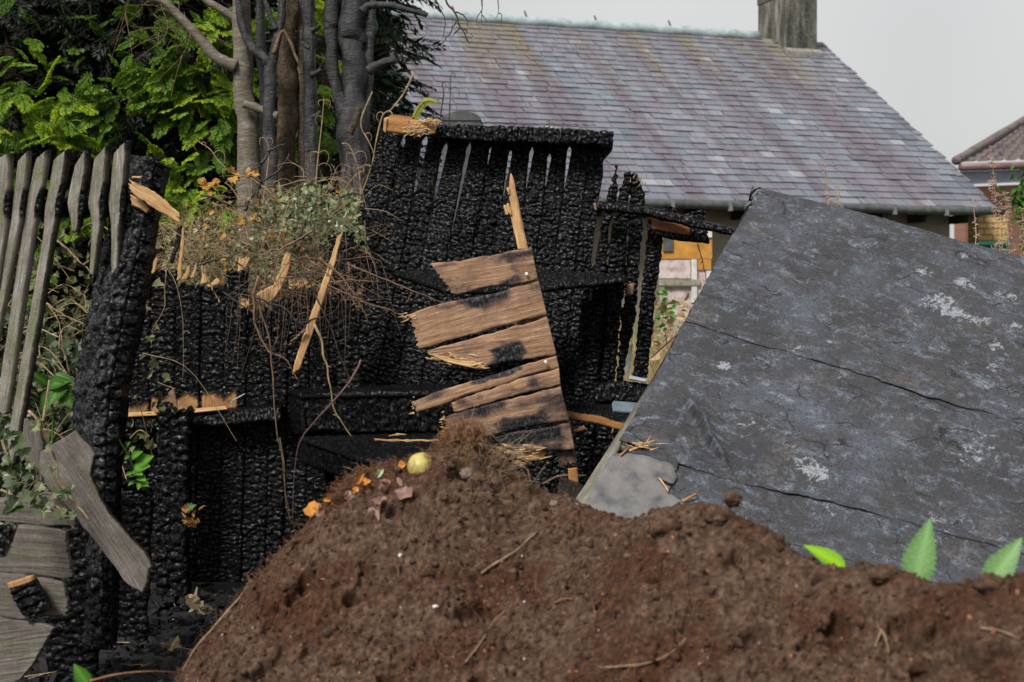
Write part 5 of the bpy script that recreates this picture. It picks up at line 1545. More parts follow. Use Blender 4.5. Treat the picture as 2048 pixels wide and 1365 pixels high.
c = mix(n, l, ramp(n, l, brk, [(0.555, 0.0), (0.58, 0.75)]), c, (0.17, 0.185, 0.215))
vc = n.new("ShaderNodeTexVoronoi")
vc.feature = 'DISTANCE_TO_EDGE'
vc.inputs['Scale'].default_value = 1.0
vw = n.new("ShaderNodeVectorMath"); vw.operation = 'ADD'
vs_ = n.new("ShaderNodeTexNoise"); vs_.inputs['Scale'].default_value = 9; vs_.inputs['Detail'].default_value = 6
l.new(uv, vs_.inputs['Vector'])
vsc = n.new("ShaderNodeVectorMath"); vsc.operation = 'SCALE'; vsc.inputs['Scale'].default_value = 0.9
l.new(vs_.outputs['Color'], vsc.inputs[0])
l.new(coords(n, l, 'UV', (4.2, 9.5, 1)), vw.inputs[0]); l.new(vsc.outputs[0], vw.inputs[1])
l.new(vw.outputs[0], vc.inputs['Vector'])
crk = mth(n, l, 'MULTIPLY', ramp(n, l, vc.outputs['Distance'], [(0.006, 1.0), (0.02, 0.0)]), ramp(n, l, noise_node(n, l, uv, 5, 3, .6), [(0.5, 0.0), (0.6, 0.9)]))
c = mix(n, l, crk, c, (0.008, 0.008, 0.009))
fl = noise_node(n, l, coords(n, l, 'UV', (9, 9, 1)), 1.0, 8, 0.75, 1.2)
c = mix(n, l, ramp(n, l, fl, [(0.665, 0.0), (0.685, 0.7)]), c, (0.20, 0.215, 0.25))
fg = noise_node(n, l, coords(n, l, 'UV', (30, 30, 1)), 1.0, 8, 0.78, 0.6)
wh = ramp(n, l, mth(n, l, 'ADD', attr(n, 'stain'), mth(n, l, 'MULTIPLY', mth(n, l, 'SUBTRACT', fg, 0.5), 2.4)), [(0.46, 0.0), (0.58, 0.8)])
c = mix(n, l, wh, c, mix(n, l, fc, (0.20, 0.215, 0.25), (0.36, 0.38, 0.42)))
wr = mth(n, l, 'MULTIPLY', ramp(n, l, noise_node(n, l, coords(n, l, 'UV', (2.2, 2.6, 1)), 1.7, 4, 0.6), [(0.56, 0.0), (0.68, 1.0)]), ramp(n, l, fg, [(0.42, 0.0), (0.62, 0.5)]))
c = mix(n, l, wr, c, (0.17, 0.14, 0.125))
c = mix(n, l, ramp(n, l, fc, [(0.52, 0.0), (0.60, 0.75)]), c, (0.012, 0.012, 0.014))
c = mix(n, l, ramp(n, l, fd, [(0.66, 0.0), (0.74, 0.55)]), c, (0.22, 0.23, 0.25))
l.new(c, b.inputs['Base Color'])
b.inputs['Roughness'].default_value = 0.68
b.inputs['Specular IOR Level'].default_value = 0.4
bump(n, l, b, mix(n, l, crk, mix(n, l, 0.45, fg, mix(n, l, 0.5, fh, fb_)), 0.0), 1.0, 0.012)
TLc = P(1517, 379, 6.6)
E1 = P(1167, 1013, 5.05) - TLc         # down the left verge
E2 = P(2048, 520, 6.35) - TLc          # along the top edge
NRF = np.cross(E2, E1)
NRF /= np.linalg.norm(NRF)
if NRF @ (np.array((0, 0, CZ)) - TLc) < 0:
    NRF = -NRF
l1, l2 = np.linalg.norm(E1), np.linalg.norm(E2)
e1, e2 = E1 / l1, E2 / l2
def plane_ab(px, py):
    """roof coordinates (metres down, metres right) of a photo point"""
    d = P(px, py, 1.0) - np.array((0, 0, CZ))
    o = np.array((0, 0, CZ)) - TLc
    t = -(o @ NRF) / (d @ NRF)
    q = o + d * t
    G_ = np.array([[e1 @ e1, e1 @ e2], [e1 @ e2, e2 @ e2]])
    return np.linalg.solve(G_, np.array((q @ e1, q @ e2)))
STAINS = [(1925, 570, 30, .6), (1905, 630, 34, .65), (1885, 600, 26, .5), (1960, 645, 26, .55), (2010, 600, 40, .5), (1845, 548, 30, .5), (1990, 700, 30, .5), (1930, 515, 26, .45), (2030, 660, 30, .5), (1850, 610, 26, .45), (1985, 745, 30, .5), (1970, 780, 24, .4), (1590, 700, 22, .5), (1600, 675, 12, .5), (1430, 640, 16, .45), (1445, 735, 16, .6), (1600, 930, 40, .42), (1640, 950, 26, .4), (1480, 850, 44, .34), (1560, 860, 50, .3), (1960, 880, 50, .4), (1930, 920, 40, .38), (1640, 1010, 60, .36), (1500, 400, 30, .4), (1640, 430, 30, .4), (1900, 1050, 80, .34), (1750, 760, 40, .25), (1500, 760, 60, .25), (1660, 690, 14, .5)]
def sheet(name, top_px, bot_px, lift, seed, right=2.3, left=0.0, sag=0.0, bumps=(), creases=(), lip=0.008, mat=None, nu=560, res=0.006):
    """one strip of felt between two photo polylines lying in the roof plane, with ripples, a curled lower lip and thickness"""
    ta = np.array([plane_ab(*p) for p in top_px])
    ba = np.array([plane_ab(*p) for p in bot_px])
    bb = np.linspace(left, right, nu)
    top = np.interp(bb, ta[:, 1], ta[:, 0])
    bot = np.interp(bb, ba[:, 1], ba[:, 0])
    # beyond the last point carry on along the last slope
    for arr, src in ((top, ta), (bot, ba)):
        m = bb > src[-1, 1]
        sl = (src[-1, 0] - src[-2, 0]) / (src[-1, 1] - src[-2, 1])
        arr[m] = src[-1, 0] + sl * (bb[m] - src[-1, 1])
    bot = bot + 0.010 * fbm2(bb * 14, bb * 0, seed, 3)
    nvv = int(max(20, np.median(bot - top) / res))
    f = np.linspace(0, 1, nvv)[:, None]
    Aa = top[None] + (bot - top)[None] * f
    Bb = bb[None].repeat(nvv, 0).copy()
    Bb = Bb + (0.010 * fbm2(Aa * 9, Aa * 0, seed + 3, 3)) * np.exp(-(Bb - left) / 0.12)
    h = lift + 0.009 * fbm2(Aa * 4, Bb * 2.2, seed + 1, 3) + 0.0035 * fbm2(Aa * 20, Bb * 9, seed + 2, 3) + 0.0012 * fbm2(Aa * 90, Bb * 60, seed + 4, 2)
    h = h + lip * np.clip((f - 0.93) / 0.07, 0, 1) ** 2 * (0.7 + 0.8 * noise2(bb * 3, bb * 0, seed + 6))[None]
    for (cx, cy, sx, sy, ang, am) in bumps:
        ca, cb_ = plane_ab(cx, cy)
        da, db = Aa - ca, Bb - cb_
        ra = da * math.cos(ang) + db * math.sin(ang)
        rb = -da * math.sin(ang) + db * math.cos(ang)
        h = h + am * np.exp(-(ra / sx) ** 2 - (rb / sy) ** 2)
    for path, am, wdt in creases:
        cp_ = np.array([plane_ab(*p) for p in path])
        dm = np.full(Aa.shape, 9.0)
        sg_ = np.zeros(Aa.shape)
        for q in range(len(cp_) - 1):
            pa, pb_ = cp_[q], cp_[q + 1]
            dv_ = pb_ - pa
            t_ = np.clip(((Aa - pa[0]) * dv_[0] + (Bb - pa[1]) * dv_[1]) / (dv_ @ dv_), 0, 1)
            qa, qb = Aa - pa[0] - t_ * dv_[0], Bb - pa[1] - t_ * dv_[1]
            dd = np.hypot(qa, qb)
            taper = np.sin(math.pi * np.clip((q + t_) / (len(cp_) - 1), 0.02, 0.98)) ** 0.6
            m_ = dd < dm
            dm = np.where(m_, dd, dm)
            side = np.sign(dv_[0] * qb - dv_[1] * qa) * dd
            sg_ = np.where(m_, (0.375 + 0.625 * np.tanh(side / 0.007)) * taper, sg_)
        h = h + am * sg_ * np.exp(-dm / wdt)
    stn = np.zeros(Aa.shape)
    for (sx_, sy_, sr_, sa_) in STAINS:
        ca, cb_ = plane_ab(sx_, sy_)
        stn = stn + sa_ * np.exp(-((Aa - ca) ** 2 + (Bb - cb_) ** 2) / (px_r(sr_, 5.8) ** 2))
    V = TLc + Aa[..., None] * e1 + Bb[..., None] * e2 + h[..., None] * NRF
    V2 = V - NRF * 0.006
    nn = nvv * nu
    i, j = np.meshgrid(np.arange(nvv - 1), np.arange(nu - 1), indexing='ij')
    a = (i * nu + j).ravel()
    q1 = np.stack((a, a + nu, a + nu + 1, a + 1), 1)
    rim = np.concatenate((np.arange(nu), np.arange(1, nvv) * nu + nu - 1, (nvv - 1) * nu + np.arange(nu - 2, -1, -1), np.arange(nvv - 2, 0, -1) * nu))
    r2 = np.roll(rim, -1)
    q3 = np.stack((rim, r2, r2 + nn, rim + nn), 1)
    uvs = np.stack((Bb + seed * 3.1, -Aa), -1).reshape(-1, 2)
    return mk(name, np.vstack((V.reshape(-1, 3), V2.reshape(-1, 3))), [np.vstack((q1, q1[:, ::-1] + nn, q3))], mat or fm, fr, np.vstack((uvs, uvs)), {'stain': np.tile(np.clip(stn, 0, .8).ravel(), 2)})
sheet('felt_strip', [(1170, 1010), (1250, 905), (1330, 920), (1420, 935), (1640, 985), (2048, 1100)], [(1060, 1200), (1200, 1230), (1400, 1300), (2048, 1560)], 0.0, 3, left=0.0)
sheet('felt_strip', [(1383, 640), (1700, 736), (2048, 842)], [(1258, 892), (1330, 918), (1420, 952), (1480, 968), (1560, 985), (1700, 1016), (1850, 1056), (2048, 1112)], 0.007, 2,
      creases=[([(1362, 796), (1380, 825), (1400, 850), (1410, 885), (1432, 910), (1450, 935)], 0.075, 0.034), ([(1440, 915), (1465, 945), (1480, 968)], -0.02, 0.03), ([(1330, 930), (1400, 935), (1460, 950)], 0.012, 0.03)], bumps=[(1330, 880, .06, .08, 0, .012)], lip=0.006)
sheet('felt_strip', [(1517, 379), (1780, 448), (2048, 520)], [(1381, 650), (1500, 688), (1700, 745), (1860, 800), (2048, 853)], 0.014, 1, lip=0.003, bumps=[(1560, 410, .05, .2, 0, .01)])
# bare patch of grey under-sheet where the felt is torn off at the lower left
ug = flat_mat('grey_under_sheet', (0.05, 0.052, 0.06), (0.12, 0.117, 0.117), 11, 0.9, 0.5, 0.004, c3=(0.16, 0.155, 0.15))
def patch(name, poly, lift, mat, d=0.004, seed=0):
    q = [plane_ab(*p) for p in poly]
    # fine ragged outline and a small fan grid
    q = np.array(q)
    qq = []
    for k in range(len(q)):
        a_, b_ = q[k], q[(k + 1) % len(q)]
        for t in np.linspace(0, 1, 14, endpoint=False):
            p_ = a_ + (b_ - a_) * t
            s_ = 0.006 * fbm2(np.array(p_[0] * 30), np.array(p_[1] * 30), seed, 3)
            qq.append(p_ + s_)
    qq = np.array(qq)
    c_ = qq.mean(0)
    rings = [c_ + (qq - c_) * f for f in (1.0, .85, .7, .5, .3, .12)]
    V = []
    for r in rings:
        hh = lift + 0.006 * fbm2(r[:, 0] * 9, r[:, 1] * 9, seed + 1, 3)
        V.append(TLc + r[:, :1] * e1 + r[:, 1:2] * e2 + hh[:, None] * NRF)
    k = len(qq)
    V.append(V[0] - NRF * d)
    W = np.vstack(V)
    fs = []
    for r in range(5):
        fs += [(r * k + i, r * k + (i + 1) % k, (r + 1) * k + (i + 1) % k, (r + 1) * k + i) for i in range(k)]
    fs += [(6 * k + i, 6 * k + (i + 1) % k, (i + 1) % k, i) for i in range(k)]
    tr = [(5 * k, 5 * k + i, 5 * k + i + 1) for i in range(1, k - 1)]
    return mk(name, W, [np.array(fs), np.array(tr)], mat, fr, smooth=True)
patch('bare_patch', [(1166, 1016), (1194, 964), (1223, 912), (1262, 908), (1300, 914), (1345, 935), (1352, 960), (1335, 990), (1370, 1010), (1380, 1060), (1230, 1075)], 0.013, ug, seed=4)
plank('torn_edge', pp([(1238, 890), (1290, 900), (1330, 908), (1352, 916), (1357, 930)], [5.28, 5.22]), pp([(1246, 902), (1292, 910), (1325, 922), (1345, 934), (1352, 944)], [5.25, 5.2]), fm, 0.006, fr, res=0.006, burn=0, edge=0.008, jag=(.01, .01))
# verge board along the left edge, weathered at its foot
vb = [TLc + e1 * t - NRF * 0.01 - e2 * 0.008 for t in np.linspace(-0.03, l1 * 1.35, 12)]
vb2 = [p - NRF * 0.12 - e2 * (0.02 + 0.11 * max(0, t - .55)) for p, t in zip(vb, np.linspace(0, 1.35, 12))]
plank('verge_board', vb, vb2, M['grey'], 0.02, fr, res=0.012, burn=lambda u, v, um, vm: np.clip(0.75 - 1.6 * (v - 0.35), 0.12, 0.8), edge=0.003, back=e2 * 0.02)
tb = [TLc + e2 * t + e1 * 0.0 - NRF * 0.002 for t in np.linspace(-0.03, 2.3, 8)]
tb2 = [p - NRF * 0.05 - e1 * 0.012 for p in tb]
plank('top_edge_board', tb2, tb, CH, 0.02, fr, res=0.012, burn=0.9, edge=0.004, back=e1 * 0.03 - NRF * 0.02)
dk = [[TLc + e1 * a_ + e2 * b_ - NRF * 0.035 for b_ in (0.02, 2.25)] for a_ in (0.0, 3.0)]
plank('deck_board', dk[0], dk[1], M['plank'], 0.02, fr, res=0.06, burn=0.6)
A = Acc()
for (x, y, dx, dy) in ((1518, 380, -12, 10), (1512, 392, -8, 14), (1500, 412, -9, 14)):
    a_ = plane_ab(x, y)
    p = TLc + e1 * a_[0] + e2 * a_[1] + NRF * .02
    A.tube([p, p + np.array((dx * .0023, 0, -dy * .0012)), p + np.array((dx * .0023 * 1.5, 0, -dy * .0023))], 0.010, 0.002, 5)
A.build('frayed_corner', M['gutter'], fr)
def on_roof(x, y, lift=0.02):
    a_ = plane_ab(x, y)
    return TLc + e1 * a_[0] + e2 * a_[1] + NRF * lift
for k, (lab, x0, y0, x1, y1, w_, mt) in enumerate([('dark chip of wood upright on the grey bare patch', 1315, 962, 1345, 980, 4, CH), ('pale splinter crossing the dark chip on the bare patch', 1316, 960, 1336, 996, 2.5, FR), ('reddish brown chip lying lower on the bare patch of the roof', 1360, 1010, 1392, 996, 4, M['cutface']), ('little tan chip at the edge of the torn felt', 1255, 908, 1300, 896, 4, FR), ('brown sliver tucked under the torn felt edge', 1238, 918, 1262, 900, 3, M['cutface'])]):
    a_, b_ = on_roof(x0, y0), on_roof(x1, y1, 0.03)
    pr = np.cross(b_ - a_, NRF)
    pr = pr / np.linalg.norm(pr) * px_r(w_, 5.2)
    o = plank('wood_chip', [a_ - pr * .6, b_ - pr * .3], [a_ + pr, b_ + pr * .4], mt, 0.008, None, res=0.004, burn=0.1 if mt is not CH else 1, jag=(.01, .01), jagf=120)
    tag(o, lab, 'wood chip', 'chips on the fallen roof')
A = Acc()
for k in range(26):
    p = on_roof(1283 + rg.normal(0, 14), 900 + rg.normal(0, 4), .03)
    d = np.array((rg.normal(0.6, .5), rg.normal(0, .4), rg.normal(.1, .4))) * 0.03
    A.tube([p, p + d], .0018, .0006, 4)
o = A.build('wood_fibres', M['splint'])
o['kind'] = 'stuff'

# ================================================================== picket fence at the left
GR = M['grey']
pf = thing('picket_fence', 'weathered grey picket fence burnt loose at its right end', 'fence', P(100, 1230, 5.4))
YP = 5.45
def pbn(top, low, y0, y1):
    """picket scorching: char where the rail lay and towards one edge"""
    def f(u, v, um, vm):
        y = y0 + (y1 - y0) * v
        s_ = np.clip((y - 385) / 30, 0, 1) * np.clip((455 - y) / 25, 0, 1)
        b_ = 0.02 + top * s_ * np.clip((u - 0.5) / 0.4, 0, 1) + low * np.clip((u - 0.78) / 0.12, 0, 1)
        b_ = b_ + 0.3 * np.clip((y0 + 22 - y) / 22, 0, 1)
        return np.clip(b_ + 0.12 * fbm2(um * 20, vm * 6, int(y1)), 0, 1)
    return f
pk = [
 ([(-16, 322), (-20, 430), (-52, 640)], [(17, 306), (14, 425), (-14, 640)]),
 ([(36, 322), (22, 425), (17, 455), (-40, 740)], [(54, 302), (44, 425), (37, 450), (-22, 740)]),
 ([(72, 318), (48, 425), (45, 455), (-10, 830)], [(93, 300), (74, 425), (66, 455), (11, 830)]),
 ([(108, 320), (88, 425), (88, 458), (15, 880), (19, 930)], [(135, 297), (115, 425), (108, 455), (35, 880), (23, 930)]),
 ([(150, 330), (134, 405), (143, 448), (146, 466)], [(174, 294), (162, 425), (155, 450), (148, 467)]),
 ([(188, 320), (176, 410), (184, 450), (178, 551)], [(214, 288), (204, 420), (199, 450), (185, 553)]),
 ([(227, 308), (216, 410), (222, 450), (224, 553)], [(253, 280), (244, 425), (237, 450), (233, 555)]),
]
for k, (Lp, Rp) in enumerate(pk):
    Lw = [P(x, y, YP + 0.012) for x, y in Lp]
    Rw = [P(x, y, YP - 0.012) for x, y in Rp]
    plank('picket', Lw, Rw, GR, 0.02, pf, res=0.005, burn=pbn(0.75, 0.5 if k > 2 else 0.3, Lp[0][1], Lp[-1][1]), edge=0.002, jag=(0.004, 0.012), wave=0.0006, grain=0.003, back=(0.012, 0.026, 0), rnd_k=0.10)
plank('rail', pp([(-60, 398), (120, 396), (262, 392)], YP + 0.09), pp([(-60, 440), (120, 437), (262, 432)], YP + 0.09), CH, 0.05, pf, res=0.008, char=0.012, edge=0.008, cw=0.03, ch=0.05)
plank('rail', pp([(-60, 905), (30, 900)], YP + 0.09), pp([(-60, 935), (30, 930)], YP + 0.09), CH, 0.05, pf, res=0.01, char=0.012)
# leaning charred corner post: two faces of one squared timber
cp = thing('charred_post', 'massive charred post with deep alligator cracks leaning beside the picket fence', 'post', P(200, 1300, 5.4))
_fl = [(286, 312), (262, 440), (238, 520), (208, 640), (184, 780), (182, 950), (178, 1300)]
_fr = [(335, 326), (312, 440), (303, 510), (280, 640), (250, 790), (236, 930), (226, 1300)]
_fm = [((a[0] + b_[0]) / 2 + 3, (a[1] + b_[1]) / 2) for a, b_ in zip(_fl, _fr)]
plank('front_face', pp(_fl, (5.50, 5.30)), pp(_fm, (5.51, 5.31)), M['char_lit'], 0.09, cp, res=0.005, char=0.017, edge=0.004, cw=0.062, ch=0.048, back=(0, 0.14, 0), edgef=30, jag=(0.012, 0))
plank('front_face', pp(_fm, (5.512, 5.312)), pp(_fr, (5.55, 5.36)), CH, 0.09, cp, res=0.005, char=0.017, edge=0.007, cw=0.062, ch=0.048, back=(-0.02, 0.14, 0), edgef=30, jag=(0.016, 0))
plank('side_face', pp([(257, 310), (236, 400), (206, 470), (180, 590), (150, 740), (137, 840), (150, 1000), (146, 1300)], (5.62, 5.42)), pp([(288, 312), (264, 440), (240, 520), (210, 640), (186, 780), (184, 950), (180, 1300)], (5.505, 5.305)), M['char_lit'], 0.03, cp, res=0.006, char=0.012, edge=0.004, cw=0.06, ch=0.085, back=(0.04, 0.10, 0), burn=1.0)
plank('top_split', pp([(300, 312), (302, 345)], 5.49), pp([(305, 313), (306, 348)], 5.49), CH, 0.004, cp, res=0.005)
plank('bright_scar', pp([(258, 388), (280, 400), (300, 420)], 5.46), pp([(262, 410), (282, 418), (298, 432)], 5.46), FR, 0.012, cp, burn=0.38, res=0.005, jag=(.01, .02))

# ------------------------------------------------------------------ broken boards below the fence
PL = M['plank']
def bp(name, label, Lp, Rp, Y, burn, jag=(0.006, 0.01), mat=None, cat='plank', group='broken grey boards below the picket fence', th=0.022, **k):
    o = plank(name, pp(Lp, Y), pp(Rp, Y), mat or PL, th, None, res=0.0045, burn=burn, jag=jag, edge=0.005, jagf=60, grain=0.003, wave=0.001, rnd_k=0.15, **k)
    return tag(o, label, cat, group)
o = bp('broken_plank', 'long broken grey plank slanting down right with a pale torn top', [(80, 905), (80, 950), (104, 985), (147, 1027), (195, 1090), (240, 1150), (262, 1176), (288, 1188)], [(150, 862), (188, 908), (182, 948), (196, 990), (222, 1030), (246, 1056), (285, 1100), (304, 1130)], (4.95, 4.85),
       lambda u, v, um, vm: np.clip(0.12 + 0.16 * fbm2(um * 25, vm * 8, 5) + 0.5 * np.clip((u - .93) / .07, 0, 1) * (v > .2), 0, 1), jag=(0.0, 0.012))
plank('torn_top', pp([(84, 842), (84, 868), (92, 885), (108, 882)], 4.94), pp([(143, 852), (148, 860), (140, 868), (120, 872)], 4.94), FR, 0.012, o, res=0.0045, burn=lambda u, v, um, vm: np.clip(0.10 + 0.3 * (fbm2(um * 45, vm * 20, 7) > .15), 0, 1), edge=0.005, jag=(.004, .01))
plank('split_edge', pp([(147, 854), (165, 878), (186, 904)], 4.925), pp([(151, 855), (170, 878), (190, 906)], 4.925), FR, 0.016, o, res=0.0045, burn=0.05, edge=0.001)
plank('torn_end', pp([(283, 1145), (279, 1158), (288, 1168)], 4.84), pp([(296, 1138), (303, 1150), (293, 1168)], 4.84), FR, 0.016, o, res=0.0045, burn=0.12, edge=0.003)
plank('crack', pp([(143, 1000), (200, 1072), (250, 1130), (284, 1168)], (4.898, 4.838)), pp([(146, 999), (203, 1070), (253, 1128), (286, 1166)], (4.898, 4.838)), CH, 0.004, o, res=0.006, edge=0.001)
bp('broken_plank', 'short grey board standing behind the long slanting plank', [(48, 835), (44, 880), (52, 930), (76, 965)], [(78, 850), (86, 890), (88, 930), (84, 965)], 5.05, 0.2)
bp('broken_plank', 'topmost level grey board, half covered by ivy leaves', [(-30, 1000), (8, 996), (60, 984), (134, 988), (152, 1010)], [(-30, 1046), (0, 1042), (60, 1050), (132, 1052), (152, 1050)], (5.0, 4.95), 0.15)
bp('broken_plank', 'level grey board with a charred upper corner, second from the top of the stack', [(-30, 1052), (51, 1052), (120, 1060), (134, 1064)], [(-30, 1140), (40, 1147), (100, 1154), (150, 1158)], (4.96, 4.93),
   lambda u, v, um, vm: np.clip(0.14 + 0.9 * np.clip((0.44 - v - 0.25 * u) / 0.08, 0, 1) * np.clip((0.72 - u) / .08, 0, 1) + 0.1 * fbm2(um * 25, vm * 9, 3), 0, 1), jag=(0, 0.02), char=0.012, cw=0.05, ch=0.03)
bp('broken_plank', 'level grey board behind the small charred block', [(-30, 1142), (40, 1150), (100, 1160), (132, 1168)], [(-30, 1232), (40, 1240), (100, 1232), (142, 1230)], (4.90, 4.88), 0.12, jag=(0, 0.018))
bp('broken_plank', 'lowest grey board, tilted steeply in the bottom left corner', [(-40, 1225), (20, 1240), (70, 1246), (108, 1256)], [(-40, 1400), (0, 1375), (38, 1362), (64, 1330)], (4.84, 4.80), 0.14, jag=(0, 0.006))
o = bp('charred_block', 'small charred block with one pale end lying against the grey boards', [(14, 1166), (22, 1190), (34, 1220), (50, 1246)], [(60, 1152), (74, 1176), (86, 1200), (97, 1222)], 4.80, lambda u, v, um, vm: np.clip(0.05 + 1.2 * np.clip((v - 0.12) / .06, 0, 1), 0, 1), mat=CH, cat='block', group=None, char=0.016, cw=0.09, ch=0.030, th=0.05)
# charred studs behind them
for k, (xa, xb, ya, yb, Y, lab) in enumerate([(100, 205, 1000, 1365, 5.35, 'charred stump of board behind the stacked grey boards'), (225, 305, 985, 1300, 5.9, 'charred board standing in shade right of the leaning post foot')]):
    o = plank('charred_plank', pp([(xa, ya), (xa - 10, (ya + yb) / 2), (xa - 12, yb)], Y), pp([(xb, ya + 10), (xb - 8, (ya + yb) / 2), (xb - 15, yb)], Y), CH, 0.03, None, res=0.007, char=0.014, jag=(0.03, 0), edge=0.01, cw=0.04, ch=0.03)
    tag(o, lab, 'plank', 'charred boards at the lower left')
o = plank('charred_stick', pp([(237, 962), (270, 972), (304, 986)], 5.6), pp([(236, 975), (270, 984), (300, 996)], 5.6), CH, 0.02, None, res=0.005, jag=(.004, .006), burn=lambda u, v, um, vm: np.clip(0.3 + 3 * v, 0, 1))
tag(o, 'short charred stick with a brown end under the green sprig', 'stick')

# ================================================================== ivy, weeds and leaves
def leaf(name, label, base, tip, w, mat, cat='leaf', serr=0.0, fold=0.25, curl=0.1, nrm=(0, -1, 0.25), group=None, parent=None, tipv=(0.2, 0.8), n=64, sn=11, lobed=0.0, stalk=0.0):
    """one leaf blade with midrib fold, curl and a toothed outline; base and tip are world points, w half width in metres"""
    base, tip = np.asarray(base, float), np.asarray(tip, float)
    d = tip - base
    L_ = np.linalg.norm(d)
    d /= L_
    nr = np.asarray(nrm, float)
    sd = np.cross(d, nr)
    sd /= np.linalg.norm(sd)
    nr = np.cross(sd, d)
    A = Acc()
    V, tv = [], []
    ns = 9
    for i in range(n + 1):
        t = i / n
        prof = (math.sin(math.pi * min(1, t ** 0.72)) ** 0.85) * (1 - 0.25 * t)
        if lobed:
            prof *= 1 + lobed * math.sin(t * sn * 2)
        for j in range(ns):
            u = (j / (ns - 1)) * 2 - 1
            ww = w * prof
            if serr and abs(u) > .95:
                ww *= 1 + serr * (0.55 - (t * sn) % 1.0)
            vein = 0.012 * L_ * math.sin((t * 7 - abs(u) * 1.6) * 2 * math.pi) * abs(u)
            V.append(base + d * (t * L_) + sd * (u * ww) + nr * (fold * ww * abs(u) - curl * L_ * (t - .3) ** 2 + vein * .5))
            tv.append(tipv[0] + (tipv[1] - tipv[0]) * (0.5 + 0.5 * math.cos(u * 3)) + (0.45 if abs((t * 7 - abs(u) * 1.6) % 1.0 - .5) > .4 or abs(u) < .1 else 0.0) - 0.15 * random.random())
    q = [(i * ns + j, i * ns + j + 1, (i + 1) * ns + j + 1, (i + 1) * ns + j) for i in range(n) for j in range(ns - 1)]
    A.add(np.array(V), q, None, tip=np.array(tv))
    if stalk:
        Vt, qt, tt = tube_arr([base + d * L_ * .02, base - d * stalk * .5 - nr * .002, base - d * stalk + np.array((0, 0, -.004))], 0.0022, 0.002, None, 0)if False else tube_arr([base + d * L_ * .02, base - d * stalk * .5, base - d * stalk], 0.0022, 0.002, 6)
        A.add(Vt, qt, tt, tip=0.6)
    o = A.build(name, mat, parent, smooth=True)
    if parent is None:
        tag(o, label, cat, group)
    return o
LF = M['leaf']
M['leaf_pale'] = leaf_mat('pale_fresh_leaf', (0.09, 0.20, 0.06), (0.22, 0.40, 0.15), trans=0.35)
M['leaf_bright'] = leaf_mat('bright_fresh_leaf', (0.14, 0.36, 0.008), (0.30, 0.56, 0.02), trans=0.4)
# ivy trail over the grey boards
iv = thing('ivy_trail', 'ivy trail climbing over the stacked grey boards and the slanting plank', 'ivy', P(60, 1060, 4.8))
for Lp, Y in (([(57, 822), (73, 838), (88, 870), (104, 902), (114, 930), (117, 962), (134, 984), (150, 1008), (166, 1024), (180, 1043)], 4.80), ([(4, 880), (14, 910), (22, 928)], 4.8), ([(2, 980), (30, 993), (55, 1006)], 4.85), ([(66, 1008), (90, 1014), (120, 1030), (150, 1058)], 4.8), ([(72, 935), (78, 950), (68, 980)], 4.82), ([(86, 842), (90, 820), (99, 760)], 4.85), ([(110, 1012), (124, 1024), (118, 1040)], 4.78)):
    A = Acc()
    A.tube(smooth_path(pp(Lp, Y), 26), 0.0055, 0.003, 6, 0.3, 3)
    A.build('stem', M['straw'], iv, smooth=True)
ri = np.random.default_rng(8)
for k, (x, y, s_, tp) in enumerate([(45, 890, 34, .15), (50, 905, 26, .5), (72, 870, 22, .9), (70, 860, 16, .8), (92, 902, 14, .7), (62, 932, 20, .5), (48, 958, 26, .1), (60, 950, 24, .1), (60, 1000, 26, .35), (40, 1020, 34, .12), (35, 1010, 30, .1), (82, 1022, 32, .5), (68, 990, 22, .2), (98, 1010, 24, .1), (118, 1030, 22, .6), (86, 978, 18, .8), (104, 994, 20, .6), (135, 1002, 20, .15), (140, 978, 14, .2), (128, 1038, 20, .15), (108, 938, 12, .1), (12, 955, 22, .3), (24, 970, 26, .08), (28, 1030, 28, .15), (5, 930, 20, .4), (16, 880, 18, .2), (74, 1005, 18, .3), (150, 1040, 16, .5)]):
    c_ = P(x, y, 4.76 + 0.02 * ri.random())
    A = Acc()
    scatter_leaves(A, [c_ + np.array((0, 0, s_ * .4 / F * 4.8))], [s_ * 1.15 / F * 4.8], ['ivy'], ri, facing=(0, -1, .5), spread=.35, tip=(tp * .8, tp))
    A.build('leaf', M['ivy'], iv)
# nettle like sprig beside the post
sg = thing('green_sprig', 'green sprig of young leaves growing out beside the charred post', 'weed', P(290, 978, 5.45))
A = Acc()
A.tube(smooth_path(pp([(236, 876), (248, 898), (262, 925), (272, 945), (282, 962), (290, 978)], 5.45), 20), 0.0035, 0.0045, 6, tip=.7)
A.build('stem', LF, sg, smooth=True)
for (x0, y0, x1, y1, w) in ((262, 915, 285, 903, 9), (272, 930, 307, 912, 15), (268, 935, 300, 932, 14), (270, 945, 252, 952, 11), (268, 940, 285, 950, 12), (276, 950, 292, 962, 10), (280, 960, 297, 966, 6), (280, 965, 276, 980, 6), (250, 898, 242, 908, 5), (252, 895, 260, 884, 5), (247, 905, 238, 914, 4), (284, 966, 297, 972, 6), (258, 910, 250, 920, 5), (268, 962, 256, 972, 5)):
    leaf('leaf', '', P(x0, y0, 5.44), P(x1, y1, 5.40), px_r(w, 5.4), LF, parent=sg, serr=.35, nrm=(ri.normal(0, .4), -1, .4), tipv=(.3, 1.0))
wd = thing('broad_leaf_weed', 'dark green weed with broad toothed leaves between the pickets and the post', 'weed', P(110, 860, 5.9))
for (x0, y0, x1, y1, w) in ((98, 770, 62, 742, 12), (95, 770, 140, 762, 16), (130, 760, 96, 812, 22), (120, 775, 150, 820, 18), (100, 780, 86, 830, 14), (112, 748, 152, 770, 12)):
    leaf('leaf', '', P(x0, y0, 5.85), P(x1, y1, 5.80), px_r(w, 5.8), LF, parent=wd, serr=.3, nrm=(ri.normal(0, .3), -1, .5), tipv=(.0, .5))
